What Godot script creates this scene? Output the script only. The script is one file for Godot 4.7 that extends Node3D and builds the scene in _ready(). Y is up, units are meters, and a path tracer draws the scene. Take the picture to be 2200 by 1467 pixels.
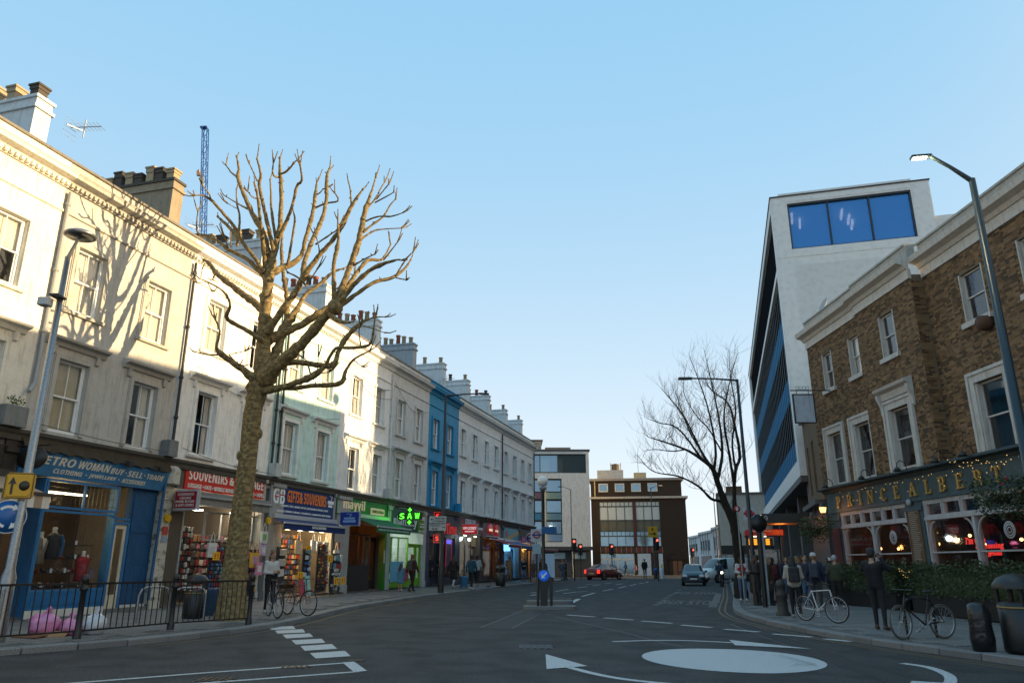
extends Node3D

func _ready():
	rng.seed = 20260
	# camera
	var cam := Camera3D.new()
	cam.name = "camera"
	cam.position = Vector3(0, 1.58, 0)
	cam.rotation_degrees = Vector3(16.683, 0, 0)
	cam.fov = 49.256
	cam.far = 1500.0
	add_child(cam)
	cam.current = true
	# sky and exposure
	var env := Environment.new()
	env.background_mode = Environment.BG_SKY
	var sm := ProceduralSkyMaterial.new()
	sm.sky_top_color = Color(0.427, 0.602, 0.718)
	sm.sky_horizon_color = Color(0.766, 0.776, 0.776)
	sm.sky_curve = 0.22
	sm.ground_horizon_color = Color(0.50, 0.50, 0.48)
	sm.ground_bottom_color = Color(0.25, 0.24, 0.23)
	sm.sun_angle_max = 75.0
	sm.sun_curve = 0.47
	var sky := Sky.new()
	sky.sky_material = sm
	env.sky = sky
	env.tonemap_mode = Environment.TONE_MAPPER_LINEAR
	env.tonemap_exposure = 1.90
	env.ssao_enabled = true
	env.ssil_enabled = true
	env.sdfgi_enabled = true
	var we := WorldEnvironment.new()
	we.name = "world_environment"
	we.environment = env
	add_child(we)
	# the low evening sun, square to the terrace
	var sun := DirectionalLight3D.new()
	sun.name = "sun"
	sun.light_color = Color(1.0, 0.87, 0.66)
	sun.light_energy = 1.6
	sun.light_angular_distance = 0.5
	sun.shadow_enabled = true
	var to_sun = Vector3(0.9975 * cos(deg_to_rad(10.3)), sin(deg_to_rad(10.3)), 0.07)
	sun.basis = Basis.looking_at(-to_sun.normalized(), Vector3.UP)
	add_child(sun)
	# structure
	build_ground()
	build_terrace()
	build_pub()
	build_white_block()
	build_far()
	# objects
	build_plane_tree()
	build_bare_tree()
	build_left_street()
	build_left_goods()
	build_middle()
	build_vehicles()
	build_right_street()
	build_people()
# ---------------------------------------------------------------- helpers
var rng := RandomNumberGenerator.new()
var taken := {}
var mats := {}
var texs := {}
var meshes := {}

class MB:
	var st := SurfaceTool.new()
	var grp := 0
	var sm := false
	func _init(smooth_it = false):
		st.begin(Mesh.PRIMITIVE_TRIANGLES)
		sm = smooth_it
		st.set_smooth_group(0 if sm else -1)
	func col(c):
		st.set_color(c)
		return self
	func next():
		grp += 1
		if sm:
			st.set_smooth_group(grp)
	func tri(a, b, c):
		st.add_vertex(a); st.add_vertex(c); st.add_vertex(b)
	func quad(a, b, c, d):   # counter-clockwise seen from the front
		tri(a, b, c); tri(a, c, d)
	func box(c, s, b = Basis()):
		var h = s * 0.5
		var p = []
		for i in 8:
			p.append(c + b * Vector3(h.x * (1 if i & 1 else -1), h.y * (1 if i & 2 else -1), h.z * (1 if i & 4 else -1)))
		quad(p[4], p[5], p[7], p[6]); quad(p[1], p[0], p[2], p[3]); quad(p[5], p[1], p[3], p[7])
		quad(p[0], p[4], p[6], p[2]); quad(p[6], p[7], p[3], p[2]); quad(p[0], p[1], p[5], p[4])
		return self
	func span(x0, x1, y0, y1, z0, z1):   # a box by its limits
		return box(Vector3((x0 + x1) / 2.0, (y0 + y1) / 2.0, (z0 + z1) / 2.0), Vector3(abs(x1 - x0), abs(y1 - y0), abs(z1 - z0)))
	func cbox(c, s, ch, b = Basis()):   # a box whose upright edges and rim are chamfered by ch
		var o = [Vector2(-s.x / 2 + ch, -s.z / 2), Vector2(s.x / 2 - ch, -s.z / 2), Vector2(s.x / 2, -s.z / 2 + ch), Vector2(s.x / 2, s.z / 2 - ch),
			Vector2(s.x / 2 - ch, s.z / 2), Vector2(-s.x / 2 + ch, s.z / 2), Vector2(-s.x / 2, s.z / 2 - ch), Vector2(-s.x / 2, -s.z / 2 + ch)]
		var rings = []
		for l in [[-0.5, 1.0, 0.0], [0.5, 1.0, -ch], [0.5, 0.0, 0.0]]:
			var r = []
			for q in o:
				var k = Vector2((s.x - 2 * ch) / s.x, (s.z - 2 * ch) / s.z) if l[1] == 0.0 else Vector2.ONE
				r.append(c + b * Vector3(q.x * k.x, l[0] * s.y + l[2], q.y * k.y))
			rings.append(r)
		for i in 2:
			for j in 8:
				var n = (j + 1) % 8
				quad(rings[i][n], rings[i][j], rings[i + 1][j], rings[i + 1][n])
		for j in range(1, 7):
			tri(rings[2][0], rings[2][j + 1], rings[2][j])
			tri(rings[0][0], rings[0][j], rings[0][j + 1])
		return self
	func bar(a, b, w, h = -1.0, up = Vector3.UP):   # a square bar between two points
		if h < 0:
			h = w
		var d = b - a
		var l = d.length()
		if l < 1e-5:
			return self
		d /= l
		var x = up.cross(d)
		if x.length() < 0.01:
			x = Vector3.RIGHT.cross(d)
		x = x.normalized()
		return box((a + b) / 2.0, Vector3(w, h, l), Basis(x, d.cross(x), d))
	func tube(pts, rad, sides = 8, caps = true):
		var rings = []
		var prev = Vector3.ZERO
		for i in pts.size():
			var d = (pts[min(i + 1, pts.size() - 1)] - pts[max(i - 1, 0)])
			d = d.normalized() if d.length() > 1e-6 else Vector3.UP
			var x = prev - d * prev.dot(d)
			if x.length() < 0.05:
				x = d.cross(Vector3(0.31, 0.2, 0.93))
				if x.length() < 0.05:
					x = d.cross(Vector3.RIGHT)
			x = x.normalized()
			prev = x
			var y = d.cross(x)
			var r = rad[i] if rad is Array or rad is PackedFloat32Array else rad
			var ring = []
			for k in sides:
				var a = TAU * k / sides
				ring.append(pts[i] + (x * cos(a) + y * sin(a)) * r)
			rings.append(ring)
		for i in rings.size() - 1:
			for k in sides:
				var n = (k + 1) % sides
				quad(rings[i][k], rings[i][n], rings[i + 1][n], rings[i + 1][k])
		if caps:
			next()
			for k in range(1, sides - 1):
				tri(rings[0][0], rings[0][k + 1], rings[0][k])
				tri(rings[-1][0], rings[-1][k], rings[-1][k + 1])
		next()
		return self
	func lathe(prof, sides = 12, o = Vector3.ZERO, b = Basis(), a0 = 0.0, a1 = TAU):   # prof: [radius, height]
		var full = is_equal_approx(a1 - a0, TAU)
		for i in prof.size() - 1:
			for k in sides:
				var q = []
				for e in [[k, i], [k + 1, i], [k + 1, i + 1], [k, i + 1]]:
					var a = a0 + (a1 - a0) * (e[0] % sides if full else e[0]) / float(sides)
					q.append(o + b * Vector3(prof[e[1]][0] * sin(a), prof[e[1]][1], prof[e[1]][0] * cos(a)))
				if prof[i][0] > 1e-6:
					tri(q[0], q[1], q[2])
				if prof[i + 1][0] > 1e-6:
					tri(q[0], q[2], q[3])
		next()
		return self
	func ball(c, r, sides = 10, rings = 6, b = Basis()):
		var pr = []
		for i in rings + 1:
			var a = -PI / 2 + PI * i / rings
			pr.append([max(cos(a), 0.0), sin(a)])
		pr[0][0] = 0.0; pr[rings][0] = 0.0
		return lathe(pr, sides, c, b * Basis.from_scale(r if r is Vector3 else Vector3(r, r, r)))
	func prism(poly, z0, z1, xf = Transform3D()):   # a polygon in xy pulled from z0 to z1
		if not (poly is PackedVector2Array):
			poly = PackedVector2Array(poly)
		if not Geometry2D.is_polygon_clockwise(poly):
			poly.reverse()
		var n = poly.size()
		for i in n:
			var p = poly[i]
			var q = poly[(i + 1) % n]
			quad(xf * Vector3(q.x, q.y, z0), xf * Vector3(p.x, p.y, z0), xf * Vector3(p.x, p.y, z1), xf * Vector3(q.x, q.y, z1))
		next()
		var t = Geometry2D.triangulate_polygon(poly)
		for i in range(0, t.size(), 3):
			var a = poly[t[i]]; var b = poly[t[i + 1]]; var c = poly[t[i + 2]]
			if (b - a).cross(c - a) < 0:
				var s = b
				b = c; c = s
			tri(xf * Vector3(a.x, a.y, z1), xf * Vector3(b.x, b.y, z1), xf * Vector3(c.x, c.y, z1))
			tri(xf * Vector3(a.x, a.y, z0), xf * Vector3(c.x, c.y, z0), xf * Vector3(b.x, b.y, z0))
		next()
		return self
	func mould(prof, x0, x1):   # a profile [z, y] run along x, with ends
		var q = PackedVector2Array()
		for p in prof:
			q.append(Vector2(p[0], p[1]))
		return prism(q, x0, x1, Transform3D(Basis(Vector3(0, 0, 1), Vector3(0, 1, 0), Vector3(1, 0, 0)), Vector3.ZERO))
	func wall(x0, x1, y0, y1, holes, z = 0.0, reveal = 0.2):   # a wall face with real openings and their reveals
		var xs = [x0, x1]
		var ys = [y0, y1]
		for h in holes:
			xs.append(clamp(h[0], x0, x1)); xs.append(clamp(h[1], x0, x1)); ys.append(clamp(h[2], y0, y1)); ys.append(clamp(h[3], y0, y1))
		xs.sort(); ys.sort()
		for i in xs.size() - 1:
			for j in ys.size() - 1:
				if xs[i + 1] - xs[i] < 1e-4 or ys[j + 1] - ys[j] < 1e-4:
					continue
				var cx = (xs[i] + xs[i + 1]) / 2.0
				var cy = (ys[j] + ys[j + 1]) / 2.0
				var inside = false
				for h in holes:
					if cx > h[0] and cx < h[1] and cy > h[2] and cy < h[3]:
						inside = true
				if not inside:
					quad(Vector3(xs[i], ys[j], z), Vector3(xs[i + 1], ys[j], z), Vector3(xs[i + 1], ys[j + 1], z), Vector3(xs[i], ys[j + 1], z))
		for h in holes:
			var a = h[0]; var b = h[1]; var c = h[2]; var d = h[3]; var w = z - reveal
			quad(Vector3(a, c, w), Vector3(a, c, z), Vector3(a, d, z), Vector3(a, d, w))
			quad(Vector3(b, c, z), Vector3(b, c, w), Vector3(b, d, w), Vector3(b, d, z))
			quad(Vector3(a, c, w), Vector3(b, c, w), Vector3(b, c, z), Vector3(a, c, z))
			quad(Vector3(a, d, z), Vector3(b, d, z), Vector3(b, d, w), Vector3(a, d, w))
		return self
	func done():
		st.generate_normals()
		return st.commit()

func numbered(called):
	var n = taken.get(called, -1) + 1
	taken[called] = n
	return called if n == 0 else "%s_%03d" % [called, n]

func obj(called, m, material, parent, at = Vector3.ZERO, turn = Basis()):
	var o := MeshInstance3D.new()
	o.name = called
	o.mesh = m.done() if m is MB else m
	if material:
		o.material_override = material
	o.transform = Transform3D(turn, at)
	parent.add_child(o, true)
	return o

func thing(called, label, category, at = Vector3.ZERO, turn = Basis(), group = ""):
	var o := Node3D.new()
	o.name = numbered(called)
	add_child(o)
	o.transform = Transform3D(turn, at)
	return tag(o, label, category, group)

func tag(o, label, category, group = ""):
	o.set_meta("label", label)
	o.set_meta("category", category)
	if group:
		o.set_meta("group", group)
	return o

func solo(called, m, material, label, category, at = Vector3.ZERO, turn = Basis(), group = ""):
	var o = obj(numbered(called), m, material, self, at, turn)
	return tag(o, label, category, group)

func struct(called, m, material, parent = self):
	var o = obj(numbered(called) if parent == self else called, m, material, parent)
	if parent == self:
		o.set_meta("kind", "structure")
	return o

func copy_of(o, label, at, turn = Basis()):
	var c = o.duplicate()
	c.name = numbered(String(o.name).trim_suffix("_001"))
	add_child(c)
	c.transform = Transform3D(turn, at)
	c.set_meta("label", label)
	return c

func yaw(a):
	return Basis(Vector3.UP, a)

# a frame on a wall: x along it, y up, z out of it; dx, dz are the run of the wall in plan (z of the world)
func along(dx, dz):
	var x = Vector3(dx, 0, dz).normalized()
	return Basis(x, Vector3.UP, x.cross(Vector3.UP))

# ---------------------------------------------------------------- textures and materials
func noise_tex(key, kind, freq, octaves, lo, hi, as_normal = false, strength = 2.0, size = 512, mid = -1.0, mid_at = 0.5):
	if texs.has(key):
		return texs[key]
	var n := FastNoiseLite.new()
	n.noise_type = kind
	n.frequency = freq
	n.seed = key.hash() % 9973
	n.fractal_octaves = octaves
	if kind == FastNoiseLite.TYPE_CELLULAR:
		n.cellular_return_type = FastNoiseLite.RETURN_CELL_VALUE
		n.domain_warp_enabled = true
		n.domain_warp_amplitude = 18.0
		n.domain_warp_frequency = 0.03
	var t := NoiseTexture2D.new()
	t.width = size
	t.height = size
	t.seamless = true
	t.noise = n
	if as_normal:
		t.as_normal_map = true
		t.bump_strength = strength
	else:
		var g := Gradient.new()
		g.set_color(0, lo if lo is Color else Color(lo, lo, lo))
		g.set_color(1, hi if hi is Color else Color(hi, hi, hi))
		if mid is Color:
			g.add_point(mid_at, mid)
		t.color_ramp = g
	texs[key] = t
	return t

func mat(key, c = Color(0.5, 0.5, 0.5), rough = 0.8, opt = {}):
	if mats.has(key):
		return mats[key]
	var m := StandardMaterial3D.new()
	var a = c.a
	var s = c.linear_to_srgb()
	s.a = a
	m.albedo_color = s
	m.roughness = rough
	m.metallic = opt.get("metal", 0.0)
	if opt.has("spec"):
		m.metallic_specular = opt.spec
	if opt.has("tex"):
		m.albedo_texture = opt.tex
	if opt.has("nrm"):
		m.normal_enabled = true
		m.normal_texture = opt.nrm
		m.normal_scale = opt.get("ns", 0.5)
	if opt.has("rtex"):
		m.roughness_texture = opt.rtex
	if opt.has("tex") or opt.has("nrm"):
		m.uv1_triplanar = true
		m.uv1_world_triplanar = opt.get("world", true)
		var k = opt.get("scale", 0.2)
		m.uv1_scale = Vector3(k, k, k) if not (k is Vector3) else k
	if opt.get("vcol", false):
		m.vertex_color_use_as_albedo = true
	if opt.has("emit"):
		m.emission_enabled = true
		m.emission = (opt.emit as Color).linear_to_srgb()
		m.emission_energy_multiplier = opt.get("e", 1.0)
	if a < 1.0:
		m.transparency = BaseMaterial3D.TRANSPARENCY_ALPHA
		m.cull_mode = BaseMaterial3D.CULL_DISABLED
	if opt.has("over"):
		m.detail_enabled = true
		m.detail_blend_mode = BaseMaterial3D.BLEND_MODE_MUL
		m.detail_uv_layer = BaseMaterial3D.DETAIL_UV_2
		m.uv2_triplanar = true
		m.uv2_world_triplanar = true
		m.uv2_scale = opt.over_scale
		m.detail_albedo = opt.over
	if opt.has("clear"):
		m.clearcoat_enabled = true
		m.clearcoat = opt.clear
		m.clearcoat_roughness = 0.08
	if opt.has("back"):
		m.backlight_enabled = true
		m.backlight = opt.back
	mats[key] = m
	return m

func paint(r, g, b, rough = 0.75, lay = "stucco"):
	var k = "paint_%s_%.3f_%.3f_%.3f_%.2f" % [lay, r, g, b, rough]
	if mats.has(k):
		return mats[k]
	if lay == "stucco":
		return mat(k, Color(r, g, b), rough, {"tex": noise_tex("stucco", FastNoiseLite.TYPE_SIMPLEX, 0.010, 6, 0.90, 1.0, false, 1.0, 1024, Color(0.975, 0.975, 0.975), 0.4), "nrm": noise_tex("stucco_n", FastNoiseLite.TYPE_SIMPLEX, 0.06, 4, 0, 1, true, 3.0), "ns": 0.25, "scale": 0.23, "over": noise_tex("streaks", FastNoiseLite.TYPE_SIMPLEX, 0.02, 5, Color(0.84, 0.825, 0.80), Color(1, 1, 1), false, 1.0, 512, Color(0.99, 0.99, 0.985), 0.40), "over_scale": Vector3(0.55, 0.06, 0.55)})
	if lay == "metal":
		return mat(k, Color(r, g, b), rough, {"tex": noise_tex("worn", FastNoiseLite.TYPE_SIMPLEX, 0.03, 5, 0.78, 1.0), "scale": 0.9})
	return mat(k, Color(r, g, b), rough, {})

func font(bold = true, serif = false):
	var k = "font%s%s" % [bold, serif]
	if not meshes.has(k):
		var f := SystemFont.new()
		f.font_names = PackedStringArray(["Droid Serif" if serif else "Droid Sans"])
		f.font_weight = 700 if bold else 400
		meshes[k] = f
	return meshes[k]

# lettering as a part of parent: fitted to a width (or, with w 0, by its height h) and centred at p; z out of the surface
func text(parent, s, p, w, h, material, turn = Basis(), bold = true, serif = false, depth = 0.012, called = "lettering", slant = 0.0):
	var t := TextMesh.new()
	t.text = s
	t.font = font(bold, serif)
	t.font_size = 32
	t.pixel_size = 0.01
	t.depth = 0.01
	t.curve_step = 3.0
	var bb = t.get_aabb()
	var o := MeshInstance3D.new()
	o.name = called
	o.mesh = t
	o.material_override = material
	var sy = h / max(bb.size.y, 0.001) if h > 0 else w / max(bb.size.x, 0.001)
	var sx = w / max(bb.size.x, 0.001) if w > 0 else sy
	var b = turn * Basis(Vector3(sx, 0, 0), Vector3(slant * sy, sy, 0), Vector3(0, 0, depth / 0.01))
	o.transform = Transform3D(b, p - b * (bb.position + bb.size / 2.0) + turn.z * depth * 0.5)
	parent.add_child(o, true)
	return o

# ---------------------------------------------------------------- ground, road, pavements
const FP := Vector2(-11.895, 19.21)     # a point of the terrace front in plan (x, distance ahead)
const FD := Vector2(0.27619, 0.96110)   # its run
var kerb_a = [Vector2(-15.0, 5.0), Vector2(-12.0, 8.6), Vector2(-10.0, 11.1), Vector2(-8.5, 13.0), Vector2(-7.1, 14.9), Vector2(-6.3, 16.9), Vector2(-5.75, 19.0), Vector2(-5.55, 21.0), Vector2(-5.5, 23.5), Vector2(-5.35, 26.3), Vector2(-5.0, 29.0), Vector2(-4.3, 33.8), Vector2(-3.3, 38.7), Vector2(-2.0, 44.2), Vector2(-0.2, 53.0), Vector2(2.2, 62.0), Vector2(4.3, 70.0), Vector2(5.4, 74.0), Vector2(5.2, 77.0), Vector2(3.0, 79.0), Vector2(-4.0, 80.5)]
var kerb_b = [Vector2(9.6, 5.0), Vector2(8.75, 10.5), Vector2(8.29, 13.06), Vector2(8.0, 14.2), Vector2(7.55, 15.8), Vector2(7.2, 17.8), Vector2(7.02, 20.6), Vector2(7.05, 23.7), Vector2(7.55, 26.8), Vector2(8.4, 30.0), Vector2(10.7, 38.0), Vector2(14.0, 50.0), Vector2(19.5, 70.0), Vector2(26.2, 94.0)]

func road_y(x, d):   # the carriageway lies a little higher by the terrace and climbs gently ahead
	return 0.15 * clamp((4.0 - x) / 12.0, 0.0, 1.0) + 0.003 * max(0.0, d - 20.0)

func front_y(s):
	return 0.37 + 0.0052 * s

func v3(p, y):
	return Vector3(p.x, y, -p.y)

func resample(line, step):
	var c := Curve2D.new()
	for i in line.size():
		var t = (line[min(i + 1, line.size() - 1)] - line[max(i - 1, 0)]) / 6.0
		c.add_point(line[i], -t, t)
	c.bake_interval = 0.1
	var n = int(c.get_baked_length() / step)
	var out = []
	for i in n + 1:
		out.append(c.sample_baked(i * step))
	return out

func side(line, i):   # unit normal of the polyline, to its left when walking ahead
	var t = (line[min(i + 1, line.size() - 1)] - line[max(i - 1, 0)]).normalized()
	return Vector2(-t.y, t.x)

func strip(line, off, width, lift, m = null):   # a painted band that follows the road
	if m == null:
		m = MB.new()
	for i in line.size() - 1:
		var n0 = side(line, i)
		var n1 = side(line, i + 1)
		var q = [line[i] + n0 * (off - width / 2), line[i + 1] + n1 * (off - width / 2), line[i + 1] + n1 * (off + width / 2), line[i] + n0 * (off + width / 2)]
		var w = []
		for p in q:
			w.append(v3(p, road_y(p.x, p.y) + lift))
		m.quad(w[0], w[3], w[2], w[1]) if (q[2] - q[0]).cross(q[1] - q[0]) < 0 else m.quad(w[0], w[1], w[2], w[3])
	return m

func patch(poly, lift):   # a flat painted polygon on the road
	var m = MB.new()
	var p = PackedVector2Array(poly)
	var t = Geometry2D.triangulate_polygon(p)
	for i in range(0, t.size(), 3):
		var w = []
		for k in 3:
			w.append(v3(p[t[i + k]], road_y(p[t[i + k]].x, p[t[i + k]].y) + lift))
		if (w[1] - w[0]).cross(w[2] - w[0]).y < 0:
			m.tri(w[0], w[2], w[1])
		else:
			m.tri(w[0], w[1], w[2])
	return m

func build_ground():
	var asphalt = mat("asphalt", Color(0.078, 0.078, 0.076), 0.82, {"tex": noise_tex("asphalt", FastNoiseLite.TYPE_SIMPLEX, 0.035, 6, 0.42, 1.0, false, 1.0, 1024), "nrm": noise_tex("asphalt_n", FastNoiseLite.TYPE_SIMPLEX, 0.35, 3, 0, 1, true, 5.0), "ns": 0.6, "scale": 0.45, "over": noise_tex("asphalt_wear", FastNoiseLite.TYPE_SIMPLEX, 0.012, 5, 0.50, 1.0, false, 1.0, 1024, Color(0.95, 0.95, 0.95), 0.6), "over_scale": Vector3(0.06, 0.06, 0.06)})
	var far_ground = MB.new()
	far_ground.quad(Vector3(-500, -0.25, 80), Vector3(500, -0.25, 80), Vector3(500, -0.25, -900), Vector3(-500, -0.25, -900))
	struct("ground", far_ground, paint(0.10, 0.10, 0.095, 0.95))
	var g = MB.new(true)
	for ix in range(-40, 60, 2):
		for iz in range(-12, 150, 2):
			var w = []
			for e in [[0, 0], [1, 0], [1, 1], [0, 1]]:
				var x = float(ix + 2 * e[0])
				var d = float(iz + 2 * e[1])
				w.append(Vector3(x, road_y(x, d), -d))
			g.quad(w[0], w[1], w[2], w[3])
	var road = struct("road", g, asphalt)
	var white = mat("road_white", Color(0.62, 0.63, 0.62), 0.7, {"tex": noise_tex("road_paint", FastNoiseLite.TYPE_SIMPLEX, 0.05, 6, 0.22, 1.0, false, 1.0, 1024, Color(0.9, 0.9, 0.9), 0.46), "scale": 0.5})
	var faint = mat("road_faint", Color(0.20, 0.20, 0.195), 0.75, {"tex": noise_tex("road_paint_worn", FastNoiseLite.TYPE_SIMPLEX, 0.09, 6, 0.35, 1.0, false, 1.0, 512), "scale": 0.7})
	var yellow = mat("road_yellow", Color(0.30, 0.20, 0.09), 0.75, {"tex": noise_tex("road_paint_worn", FastNoiseLite.TYPE_SIMPLEX, 0.09, 6, 0.35, 1.0, false, 1.0, 512), "scale": 0.7})
	# blocks of the give-way line at the mouth of the side road
	for q in [[Vector2(-5.92, 19.31), Vector2(-5.45, 19.75), Vector2(-5.14, 18.89), Vector2(-5.61, 18.56)], [Vector2(-5.48, 18.38), Vector2(-4.96, 18.86), Vector2(-4.68, 18.02), Vector2(-5.19, 17.64)], [Vector2(-5.01, 17.39), Vector2(-4.52, 17.80), Vector2(-4.24, 17.01), Vector2(-4.69, 16.58)],
			[Vector2(-4.48, 16.21), Vector2(-3.97, 16.63), Vector2(-3.70, 15.84), Vector2(-4.17, 15.43)], [Vector2(-4.01, 15.15), Vector2(-3.52, 15.60), Vector2(-3.23, 14.80), Vector2(-3.72, 14.39)], [Vector2(-3.54, 14.04), Vector2(-3.02, 14.47), Vector2(-2.75, 13.69), Vector2(-3.25, 13.30)]]:
		struct("give_way_block", patch(q, 0.006), white, road)
	var b = strip([Vector2(-8.2, 8.3), Vector2(-5.58, 10.46), Vector2(-4.32, 11.52), Vector2(-2.56, 12.84)], 0, 0.10, 0.006)
	strip([Vector2(-7.0, 8.3), Vector2(-3.88, 10.65), Vector2(-2.24, 11.82)], 0, 0.10, 0.006, b)
	struct("bay_outline", b, white, road)
	struct("bay_end", patch([Vector2(-2.70, 12.80), Vector2(-2.54, 12.93), Vector2(-2.13, 11.87), Vector2(-2.30, 11.74)], 0.010), white, road)
	# the painted disc of the mini roundabout and the arrows round it
	var disc = []
	for k in 48:
		disc.append(Vector2(3.80 + 1.52 * cos(TAU * k / 48), 13.95 + 1.72 * sin(TAU * k / 48)))
	struct("roundabout_disc", patch(disc, 0.006), mat("disc_white", Color(0.60, 0.62, 0.62), 0.7, {"tex": texs["road_paint"], "scale": 0.9}), road)
	for k in 16:
		var o = 0.075 * k + rng.randf_range(-0.02, 0.02)
		struct("worn_scratch", strip([Vector2(3.55 + o + rng.randf_range(0, 0.3), 15.1 - o * 0.5), Vector2(4.35 + o * 0.6, 13.0 - o * 0.15 + rng.randf_range(0, 0.5))], 0, rng.randf_range(0.006, 0.022), 0.009), faint, road)
	var ar = strip(resample([Vector2(0.86, 12.7), Vector2(1.13, 12.10), Vector2(1.38, 11.67), Vector2(1.69, 11.33), Vector2(2.2, 11.02), Vector2(3.0, 10.8)], 0.1), 0, 0.15, 0.006)
	struct("roundabout_arrow", ar, white, road)
	struct("arrow_head", patch([Vector2(0.60, 14.34), Vector2(1.20, 12.77), Vector2(0.53, 12.35)], 0.010), white, road)
	ar = strip(resample([Vector2(2.13, 16.85), Vector2(3.12, 17.25), Vector2(3.96, 17.25), Vector2(4.72, 16.85)], 0.1), 0, 0.15, 0.006)
	struct("roundabout_arrow", ar, white, road)
	struct("arrow_head", patch([Vector2(4.75, 17.45), Vector2(5.85, 15.63), Vector2(4.55, 16.30)], 0.010), white, road)
	ar = strip(resample([Vector2(6.52, 13.45), Vector2(6.68, 12.95), Vector2(6.55, 12.2), Vector2(6.29, 11.6), Vector2(5.9, 11.0)], 0.1), 0, 0.16, 0.006)
	struct("roundabout_arrow", ar, white, road)
	struct("arrow_head", patch([Vector2(6.35, 11.1), Vector2(5.1, 10.55), Vector2(5.65, 11.45)], 0.010), white, road)
	for q in [[Vector2(1.75, 25.2), Vector2(2.56, 24.5)], [Vector2(2.80, 24.1), Vector2(3.58, 23.4)], [Vector2(3.77, 23.0), Vector2(4.47, 22.2)], [Vector2(4.61, 21.6), Vector2(5.23, 20.8)], [Vector2(5.43, 20.3), Vector2(6.06, 19.5)], [Vector2(6.21, 18.95), Vector2(6.83, 18.15)], [Vector2(6.95, 17.7), Vector2(7.3, 17.1)]]:
		struct("junction_dash", strip(q, 0, 0.20, 0.006), white, road)
	struct("sealed_crack", strip(resample([Vector2(1.31, 24.46), Vector2(2.05, 21.63), Vector2(2.68, 19.24), Vector2(3.11, 16.96), Vector2(3.49, 15.80)], 0.3), 0, 0.06, 0.005), faint, road)
	for q in [[7.61, 53.99, 8.07, 55.39], [8.55, 56.87, 9.68, 60.94], [10.02, 61.82, 10.90, 64.64], [11.23, 65.64, 12.06, 68.83], [2.47, 32.85, 3.09, 36.38], [3.49, 39.16, 4.60, 43.72], [5.40, 46.57, 6.42, 49.83], [7.03, 51.64, 8.13, 55.68], [2.77, 42.44, 3.70, 45.00], [3.76, 45.02, 4.44, 46.07], [2.52, 45.55, 3.56, 49.32], [4.35, 52.27, 5.31, 54.96], [5.92, 57.18, 6.78, 60.08], [7.35, 62.19, 8.17, 64.06], [7.93, 59.58, 8.79, 62.19], [5.70, 60.42, 6.48, 61.82], [1.01, 42.72, 1.39, 43.74], [0.93, 39.48, 1.30, 40.90]]:
		struct("lane_dash", strip([Vector2(q[0], q[1]), Vector2(q[2], q[3])], 0, 0.13 if q[1] > 36 else 0.22, 0.006), white, road)
	for q in [[5.81, 31.67], [6.31, 33.65], [6.82, 35.48], [7.31, 37.33], [7.76, 38.95], [8.28, 40.88], [8.79, 42.67], [9.30, 44.44], [10.12, 47.40]]:
		struct("bus_bay_dash", strip([Vector2(q[0] - 0.14, q[1] - 0.45), Vector2(q[0] + 0.14, q[1] + 0.45)], 0, 0.22, 0.006), faint, road)
	# BUS STOP, worn, painted along the bay
	var rest = Basis(Vector3(0.96, 0, 0.28), Vector3(0.28, 0, -0.96), Vector3(0, 1, 0))
	text(road, "BUS STOP", Vector3(7.55, road_y(7.5, 33.2) + 0.002, -33.4), 2.4, 3.6, faint, rest, true, false, 0.006, "bus_stop_lettering")
	text(road, "BUS STOP", Vector3(10.1, road_y(10.1, 43.2) + 0.002, -43.2), 2.2, 3.6, faint, rest, true, false, 0.006, "bus_stop_lettering")
	var ka = resample(kerb_a, 0.9)
	var kb = resample(kerb_b, 0.9)
	for off in [0.28, 0.48]:
		struct("yellow_line", strip(ka.slice(14 if off < 0.4 else 30, 78), -off, 0.07, 0.005), yellow, road)
		struct("yellow_line", strip(kb.slice(4, 78), off, 0.07, 0.005), yellow, road)
	struct("bus_bay_edge", strip(kb.slice(28, 44), 0.75, 0.32, 0.006), faint, road)
	# trench repairs: strips of newer and older asphalt with sealed edges
	for q in [[Vector2(-4.6, 24.0), Vector2(-0.5, 23.2), 0.6, 1.12], [Vector2(5.4, 10.0), Vector2(6.3, 22.0), 0.5, 0.9], [Vector2(-0.4, 20.0), Vector2(2.5, 38.0), 0.8, 1.1]]:
		var rp = mat("repair%.2f" % q[3], Color(0.078, 0.078, 0.076) * q[3], 0.85, {"tex": texs["asphalt"], "nrm": texs["asphalt_n"], "ns": 0.5, "scale": 0.6})
		var ln = resample([q[0], q[1]], 0.5)
		struct("trench_repair", strip(ln, 0, q[2], 0.0025), rp, road)
		for e in [-1, 1]:
			struct("sealed_joint", strip(ln, e * q[2] / 2, 0.025, 0.004), mat("bitumen", Color(0.02, 0.02, 0.021), 0.4), road)
	# manhole and gully covers
	var iron = mat("cover_iron", Color(0.06, 0.06, 0.062), 0.55, {"tex": texs["road_paint_worn"], "metal": 0.6, "scale": 2.0})
	for q in [[0.44, 15.63, 0.72, 0.75], [-3.3, 12.25, 0.42, 0.3], [-4.0, 10.9, 0.5, 0.4], [-2.55, 13.1, 0.25, 0.25]]:
		var c = Vector3(q[0], road_y(q[0], q[1]), -q[1])
		var mm = MB.new()
		mm.box(c + Vector3(0, 0.002, 0), Vector3(q[2], 0.012, 0.05) + Vector3(0.08, 0, 0)).box(c, Vector3(q[2] - 0.02, 0.006, q[3]))
		for k in 5:
			mm.box(c + Vector3((k - 2) * q[2] / 5.5, 0.004, 0), Vector3(q[2] / 9.0, 0.012, q[3] * 0.92))
		struct("manhole_cover", mm, iron, road)
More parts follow.
